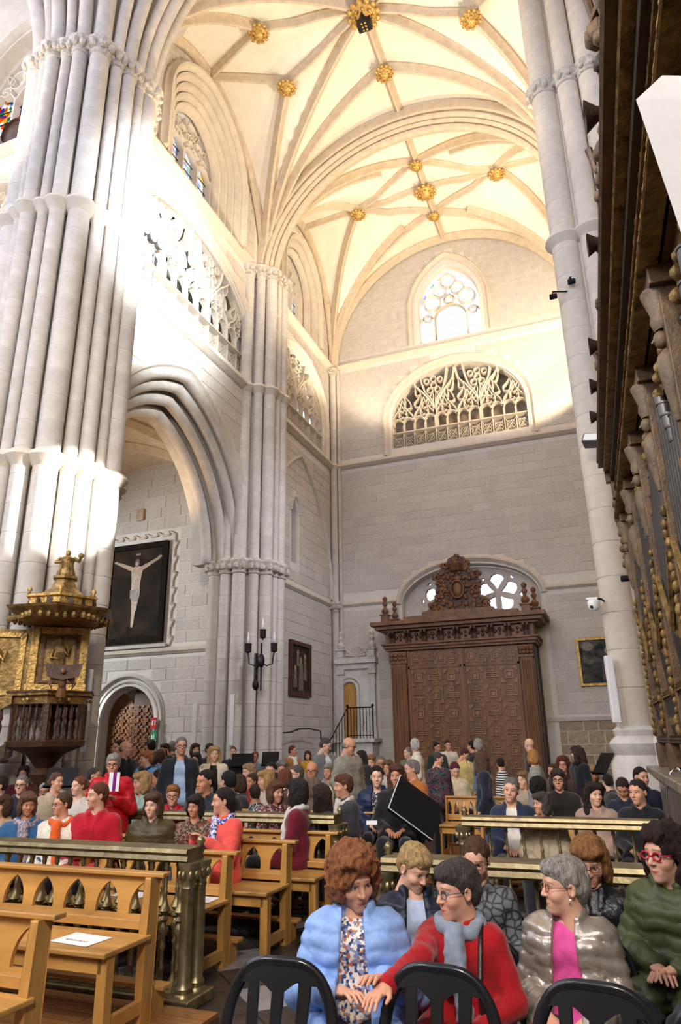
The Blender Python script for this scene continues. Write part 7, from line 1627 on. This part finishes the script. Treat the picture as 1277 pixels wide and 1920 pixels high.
front = person(1106, 1614, 95, 'sit', 8, cloth('#17161a', 'leather'), ('bob', '#9a6a3c'), 'ginger-haired woman with glasses in a black leather jacket', nod=20, t=3.62, glasses='#4a2c24', skin='#d9a68a')
seat_under(front, 'black plastic chair that the woman in the black leather jacket sits on')
front = person(1247, 1602, 104, 'sit', 42, '#4a5232', ('curlylong', '#2c1d18'), 'dark-haired woman with red glasses in an olive green quilted jacket', byaw=20, style='q', glasses='#b01030', t=3.35, strap='#1b1b1b', skin='#dba88c', lip=hexc('#b5504e'), arms='fold')
seat_under(front, 'black plastic chair that the woman in the olive green jacket sits on')
# --- front row behind the left balustrade
R = person
R(52, 1508, 41, 'sit', -12, '#2c5a86', ('bob', '#6a4a36'), 'woman in a blue coat and grey pink scarf, leftmost of the front row', scarf=cloth('scarf2', 'pattern'), nod=8, byaw=10, t=6.35)
R(116, 1508, 40, 'sit', 62, '#e6dfd0', ('short', '#5c4030'), 'woman in a cream white jacket with an orange scarf', scarf='#e0601c', glasses='#3a2a24', byaw=20, t=6.35)
R(182, 1492, 43, 'sit', 68, '#b80f26', ('short', '#6a3a22'), 'auburn-haired woman in a crimson coat with folded arms', arms='crossed', byaw=25, t=6.35)
R(212, 1434, 41, 'stand', 8, '#c01828', ('crop', '#aaa49c'), 'standing grey-haired woman in a red padded jacket holding a purple and white booklet', glasses='#2a2226', style='q', arms='standup', zn=1.42)
R(287, 1510, 45, 'sit', 28, '#4a3f24', ('bob', '#5a3e2c'), 'smiling brown-haired woman in an olive brown quilted jacket', style='q', byaw=15, earring=True, t=6.35)
R(366, 1512, 41, 'sit', 32, cloth('camo', 'pattern'), ('bob', '#221a18'), 'black-haired woman in a camouflage patterned jacket next to the coral coat', nod=4, t=6.35)
R(417, 1502, 47, 'sit', 80, '#ee5a4e', ('tie', '#231b19'), 'woman in a long coral coat with a blue and white scarf at the bench end', scarf=cloth('scarf', 'pattern'), arms='up', byaw=50, earring=True, legs='#3a4a68', t=6.35)
R(324, 1492, 40, 'sit', 5, '#b01a2c', ('crop', '#a8703f'), 'red-blonde woman with glasses in a glossy red jacket', glasses='#6a4a3a', style='q')
R(265, 1468, 37, 'sit', 72, '#9fb4ac', ('bob', '#c09a66'), 'blonde woman in profile wearing a pale green jacket')
# --- left crowd
L = [(40, 1472, 36, 'sit', 20, '#26303f', 'short', GR, 'older man with glasses in dark navy behind the blue coat woman', dict(male=True, glasses='#222222')),
 (83, 1484, 34, 'sit', 10, '#1b1b1f', 'crop', WH, 'white-haired woman with glasses in a black coat', dict(glasses='#555555')),
 (113, 1487, 33, 'sit', 160, '#3a3a44', 'crop', '#d8d4cc', 'white-haired head seen from behind above the orange scarf woman', {}),
 (106, 1466, 31, 'sit', -45, '#b3a48c', 'bun', '#6a4a34', 'woman in beige with tied brown hair in front of the music stand', {}),
 (177, 1455, 31, 'sit', -70, '#4a4a4c', 'short', '#4a4542', 'man in profile with dark grey hair left of the standing red jacket', dict(male=True)),
 (147, 1474, 30, 'sit', 50, '#c9c3ba', 'short', AU, 'reddish-haired woman in white behind the crimson coat woman', {}),
 (160, 1484, 30, 'sit', 15, '#8a6a58', 'bob', BR, 'brown-haired woman half hidden behind the crimson coat', {}),
 (5, 1512, 40, 'sit', 60, '#b59a7a', 'bob', BR, 'person in a beige coat cut off at the left edge', {}),
 (-4, 1474, 40, 'stand', 70, '#5a9ad0', 'short', DK, 'person in a bright blue jacket cut off at the left edge', dict(zn=1.42, t=7.9)),
 (44, 1450, 30, 'sit', 15, '#5a1c24', 'bob', DK, 'woman in dark red with dark hair below the pulpit stair', dict(t=8.5)),
 (245, 1448, 28, 'sit', 30, '#2a2a30', 'fringe', DK, 'balding man behind the blonde woman in pale green', dict(male=True)),
 (297, 1460, 33, 'sit', 100, '#5a4030', 'short', DK, 'dark-haired woman with brown jacket turned away behind the olive jacket', {}),
 (312, 1470, 31, 'sit', 35, '#23252c', 'long', BK, 'young woman with long black hair behind the red-blonde woman', {}),
 (332, 1464, 28, 'sit', 60, '#30303a', 'short', BK, 'person with black hair under the suited man', {}),
 (353, 1463, 29, 'sit', 150, '#8a7a5c', 'bob', BL, 'dark blonde woman seen from behind right of the suited man', {}),
 (363, 1473, 29, 'sit', 70, '#c4bba0', 'fringe', WH, 'elderly balding man in a pale yellow jacket', dict(male=True)),
 (384, 1466, 39, 'sit', 50, '#2a3038', 'short', BK, 'bearded dark-haired man looking left', dict(male=True)),
 (377, 1490, 36, 'sit', 170, '#2c2f36', 'crop', '#b3aca2', 'grey-haired head seen from behind between camouflage and bearded man', {}),
 (427, 1466, 37, 'sit', 140, '#17181c', 'short', BK, 'dark-haired man in black turned away behind the coral coat', dict(male=True)),
 (449, 1470, 33, 'sit', 160, '#38322e', 'bob', BR, 'brown-haired woman from behind next to the man in black', {}),
 (466, 1448, 29, 'sit', 60, '#9c8f86', 'crop', '#b99a6e', 'blonde woman in grey facing left in the middle crowd', {}),
 (471, 1466, 30, 'sit', 40, '#c01f22', 'short', BR, 'woman with a red top and brown hair facing left', {}),
 (365, 1447, 26, 'sit', 175, '#50505a', 'crop', GR, 'grey-haired head from behind below the blonde woman in white', {}),
 (274, 1423, 30, 'stand', 80, '#6a9ad0', 'crop', '#b5713f', 'standing ginger-haired woman in a light blue puffer with black fur collar', dict(style='q', scarf='#15151a')),
 (340, 1399, 31, 'stand', -8, '#1d222b', 'short', '#8a8682', 'standing grey-haired man in a dark suit jacket and light blue shirt', dict(male=True, style='o', shirt='#a8c0e0', glasses='#30302f')),
 (402, 1414, 29, 'stand', -5, '#dcd2bc', 'long', '#c2a070', 'standing blonde woman in an open cream coat', dict(style='ol', shirt='#1c1c1c')),
 (368, 1424, 25, 'stand', 30, '#d8b9b0', 'bob', BK, 'woman with black bob and pale pink top beside the suited man', {}),
 (236, 1404, 28, 'stand', -60, '#16171b', 'fringe', GR, 'balding man in black standing in the side doorway', dict(male=True)),
 (222, 1402, 27, 'stand', 60, '#22242a', 'short', DK, 'dark man standing at the left of the open side door', dict(male=True)),
 (282, 1400, 24, 'stand', 150, '#2a2c34', 'short', BK, 'black-haired person from behind under the green exit sign', {}),
 (299, 1419, 25, 'stand', 150, '#5c7fb0', 'bob', BR, 'brown-haired woman from behind next to the blue puffer', {}),
 (309, 1406, 22, 'stand', 40, '#3a3034', 'bob', DK, 'dark-haired person left of the suited man raising a phone', dict(arms='phone')),
 (322, 1402, 22, 'stand', 160, '#4a4a50', 'short', GR, 'grey-haired person behind the suited man\'s shoulder', {}),
 (366, 1406, 23, 'stand', -20, '#4a3028', 'bob', BR, 'brown-haired woman standing behind the black bob woman', {}),
 (394, 1406, 24, 'stand', -30, '#2c2c34', 'short', DK, 'dark-haired person just behind the cream coat woman', {}),
 (437, 1410, 20, 'stand', 0, '#23262e', 'short', AU, 'reddish-haired man in dark clothes behind the left music stand', dict(male=True)),
 (478, 1419, 21, 'stand', 15, '#7a7f88', 'short', '#8a4a2c', 'red-haired woman in a grey jacket between the two music stands', dict(glasses='#302a2a')),
# middle
 (517, 1486, 40, 'sit', -40, cloth('cherry', 'pattern'), 'bob', '#6a4630', 'smiling brown-haired woman in a maroon patterned scarf looking right', {}),
 (602, 1493, 43, 'sit', 140, '#2a3038', 'long', DK, 'woman with long dark hair from behind, right of the maroon coat', {}),
 (643, 1474, 40, 'sit', 75, '#3c3940', 'crop', '#6a4028', 'curly brown-haired woman in profile with grey coat and pale hood', dict(scarf='#cfc4b4', byaw=60)),
 (707, 1457, 36, 'sit', 2, '#1e2b4a', 'short', BK, 'short dark-haired woman in a navy quilted jacket with papers', dict(style='oq', shirt='dots')),
 (744, 1455, 37, 'sit', 14, '#1c1a1c', 'long', '#5a3a28', 'brown-haired woman in black with open mouth beside the navy jacket', {}),
 (771, 1443, 32, 'sit', 75, '#b06a2c', 'short', '#8a857e', 'grey-haired man in a rust orange jacket looking left', dict(male=True)),
 (508, 1446, 29, 'sit', 20, '#3a3f48', 'short', BK, 'dark-haired man between the right music stand and crowd', dict(male=True)),
 (528, 1443, 29, 'sit', 0, '#5c5a60', 'bob', GR, 'grey-blonde woman left of the balding man', {}),
 (555, 1452, 31, 'sit', 70, '#4a4540', 'short', '#6a625c', 'dark grey-haired man in profile with glasses facing left', dict(male=True, glasses='#333333')),
 (585, 1446, 32, 'sit', 10, '#56585c', 'fringe', '#6a625c', 'balding man with glasses facing the camera in the middle crowd', dict(male=True, glasses='#3a3a3a')),
 (568, 1466, 31, 'sit', 150, '#8a8070', 'crop', '#a89880', 'ash blonde head from behind above the maroon coat woman', {}),
 (497, 1463, 34, 'sit', 70, '#c4b6a6', 'bob', '#c39a62', 'blonde woman in light beige facing left', {}),
 (477, 1488, 34, 'sit', 165, cloth('dots', 'pattern'), 'short', DK, 'woman in black and white print from behind left of the maroon scarf', {}),
 (534, 1460, 31, 'sit', 165, '#4a3a34', 'bob', AU, 'auburn head from behind above the smiling woman', {}),
 (588, 1476, 33, 'sit', 120, '#6a5a50', 'bob', '#7a6a5a', 'light brown head turned away left of the long dark hair', {}),
 (615, 1447, 27, 'sit', 20, '#9a8f84', 'crop', '#a49a8c', 'grey-haired woman below the man in the grey suit', {}),
 (630, 1456, 30, 'sit', 30, '#d9cba0', 'short', '#7a5230', 'brown-haired woman in pale yellow behind the grey coat', {}),
 (676, 1457, 29, 'sit', 15, '#40343a', 'short', AU, 'auburn-haired woman with glasses left of the navy jacket', dict(glasses='#4a3a34')),
 (696, 1430, 24, 'sit', 10, '#4a3c3a', 'bob', '#9a7048', 'light brown-haired woman just right of the vest man', {}),
 (714, 1432, 25, 'sit', -5, '#5a5c62', 'short', GR, 'grey-haired man with glasses behind the navy jacket', dict(male=True, glasses='#2f2f2f')),
 (728, 1440, 26, 'sit', 30, '#d6d0c4', 'bob', '#7a5a3a', 'brown-haired woman in white between navy and black jackets', {}),
 (683, 1437, 22, 'sit', 20, '#5c3d3a', 'short', '#7a6a5c', 'small head behind the vest man\'s back', {}),
 (655, 1399, 31, 'stand', -72, '#8f8d80', 'fringe', '#9a8f84', 'standing bald man with glasses in a grey quilted vest looking right', dict(male=True, style='q', glasses='#2a2a2a', nod=14)),
 (611, 1398, 26, 'stand', -70, '#77787a', 'short', '#55504c', 'standing man in a grey suit bending his head to the right', dict(male=True, style='o', shirt='#dfe2ea', nod=20)),
 (549, 1408, 20, 'stand', -60, '#a3703f', 'short', '#6a3f28', 'brown-haired person in tan jacket with white vest turned right', dict(scarf='#e0ddd6')),
 (577, 1417, 19, 'stand', 5, '#d9a21e', 'bob', '#5a3a2a', 'woman in a bright yellow top near the stair railing', {}),
 (677, 1418, 22, 'stand', 100, '#2c2a2e', 'long', '#2e2420', 'woman with long dark hair behind the vest man', {}),
 (778, 1399, 26, 'stand', 170, '#e3d8c6', 'crop', '#cfcbc4', 'white-haired woman in a cream hooded puffer seen from behind', dict(style='q')),
 (765, 1412, 23, 'stand', 60, '#5c6a52', 'short', GR, 'person in a green sweater half hidden by the cream puffer', {}),
 (820, 1402, 20, 'stand', -40, '#2f3a33', 'short', BK, 'dark-haired youth left of the white sweater man', dict(male=True)),
 (823, 1423, 25, 'stand', -70, cloth('multi', 'pattern'), 'short', '#4a4440', 'person in a black, pink and teal patterned jacket looking right', dict(nod=15)),
 (840, 1398, 19, 'stand', -12, '#e4ddcd', 'short', BR, 'young man in a cream sweater standing before the dark door', dict(male=True)),
 (872, 1414, 21, 'stand', -80, '#d3c27c', 'short', '#4a2c26', 'person in a pale yellow jacket bending forward', dict(nod=30)),
 (853, 1444, 27, 'sit', -20, '#d8c8a8', 'short', '#6a1f35', 'person with burgundy hair wrapped in a cream coat', dict(nod=25, w=1.15)),
 (897, 1399, 26, 'stand', 175, '#48617e', 'crop', '#a8a39c', 'grey-haired man in denim blue seen from behind', dict(male=True)),
 (884, 1400, 21, 'stand', 120, '#2a2c33', 'short', BK, 'black-haired man behind the denim blue man', dict(male=True)),
 (903, 1424, 33, 'stand', 172, '#1d2433', 'long', '#5c4432', 'woman in a long navy coat standing with her back to the camera', dict(style='l', legs='#3f5f8a', t=9.2)),
 (938, 1432, 24, 'stand', 165, cloth('#14151a', 'stripe'), 'short', BK, 'person in a black and white striped top seen from behind', {}),
 (992, 1397, 25, 'stand', 140, '#15161a', 'none', BR, 'bald man in black seen from behind near the right pilaster', dict(male=True)),
 (1000, 1420, 29, 'stand', 175, cloth('#8c8a86', 'check'), 'bob', '#b8874e', 'ginger blonde woman in a grey checked coat seen from behind', {}),
 (1056, 1434, 27, 'sit', 10, '#3a1d1c', 'curlylong', '#6a2c22', 'woman with big dark red curly hair and glasses', dict(glasses='#3a2a2a')),
 (1081, 1413, 27, 'stand', 110, '#15171f', 'curlylong', '#3a2a22', 'woman with long dark curls in black beside the right music stand', {}),
 (1111, 1451, 30, 'sit', -25, '#2c2826', 'bob', '#c0935a', 'blonde woman looking down in front of the right music stand', dict(nod=15)),
 (982, 1463, 33, 'sit', 40, '#b0a090', 'long', '#8a6a48', 'light brown-haired woman with sunglasses on her head behind the navy man', {}),
 (1008, 1476, 33, 'sit', 160, '#25252b', 'curly', BK, 'curly black head from behind, right of the navy man', {}),
 (1047, 1462, 36, 'sit', 5, '#2a2622', 'bob', '#3a2c26', 'bearded man with glasses and long dark hair', dict(male=True, glasses='#20201f')),
 (958, 1482, 44, 'sit', 8, '#1e2a44', 'short', '#77726e', 'grey-haired man in a navy coat and checked shirt behind the right rail', dict(male=True, style='o', shirt='#e2ddd2', w=1.12, tilt=10)),
 (1016, 1507, 42, 'sit', 62, '#b9a78c', 'bob', '#4a423e', 'dark grey-haired woman in a beige jacket holding a brown handbag', dict(byaw=10)),
 (1114, 1490, 44, 'sit', -28, '#a38a7c', 'long', '#2a1d1b', 'woman with long dark hair in a dusty pink hooded top', dict(byaw=5)),
 (1168, 1478, 38, 'sit', 10, '#1e2536', 'short', '#30241e', 'man looking down in a navy jacket with red piping', dict(male=True, nod=32)),
 (1196, 1486, 46, 'sit', 30, '#14161c', 'short', '#2c211c', 'dark-haired man in a black sweater at the right end of the rail', dict(male=True, byaw=10)),
 (1203, 1458, 36, 'sit', -35, '#20283c', 'short', '#241c18', 'dark-haired man in navy right behind the black sweater man', dict(male=True)),
 (1072, 1478, 30, 'sit', 170, '#8a5a5a', 'bob', '#4a3a34', 'person in old rose seen from behind between beard and hoodie', {}),
 (1139, 1466, 30, 'sit', 150, '#3a3634', 'short', BK, 'dark head from behind right of the dusty pink hood', {}),
 (1036, 1446, 26, 'sit', 30, '#5a4a40', 'short', BR, 'brown-haired person behind the curly black head', {}),
]
for px, py, hh, pose, yaw, coat, hk, hc, lab, kw in L:
    if kw.get('shirt') == 'dots': kw['shirt'] = cloth('dots', 'pattern')
    person(px, py, hh, pose, yaw, coat, (hk, hc), lab, group='congregation in the transept', **kw)
# woman in maroon, back turned, on the bench end
person(556, 1486, 46, 'sit', 118, '#6e1428', ('bob', '#28221f'), 'woman in a maroon coat with black hair and white collar, back half turned', byaw=105, scarf='#d9d4cc', legs='#17171b', t=7.0)
# things people hold
def held(px, py, t, w, h, m, label, name, cat, rz=0.3, tilt=0.2, extra=None):
    c = dep(px, py, t); o = MB().box(-w/2, w/2, -0.004, 0.004, -h/2, h/2).build(name, M[m] if isinstance(m, str) else m, loc=c); o.rotation_euler = (-tilt, 0, rz); tag(o, label, cat)
    if extra: MB().box(-w*0.12, w*0.2, -0.0055, -0.004, -h/2, h/2).build('printed_stripe', extra, o)
held(214, 1466, 7.28, 0.11, 0.19, 'paper', 'white booklet with a purple stripe held by the standing red jacket woman', 'booklet', 'booklet', 0.45, 0.1, cloth('#7a1f7a', 'shirt'))
held(697, 1543, 7.6, 0.12, 0.06, 'paper', 'white paper on the lap of the navy jacket woman', 'paper_sheet', 'paper', 0.3, 0.9)
c = dep(1020, 1603, 6.9); o = empty('handbag', (c[0], c[1], c[2])); tag(o, 'brown leather handbag on the lap of the beige jacket woman', 'handbag')
MB().box(-0.13, 0.13, -0.05, 0.05, -0.07, 0.06).build('bag_body', cloth('#7a3a1e', 'leather'), o, bevel=0.025); MB().box(-0.132, 0.132, -0.054, 0.0, 0.0, 0.062).build('flap', cloth('#7a3a1e', 'leather'), o, bevel=0.01); MB().tube([(-0.10, 0, 0.06), (-0.06, -0.02, 0.14), (0.06, -0.02, 0.14), (0.10, 0, 0.06)], 0.008, 6).build('handle', cloth('#5a2a18', 'leather'), o, smooth=True)
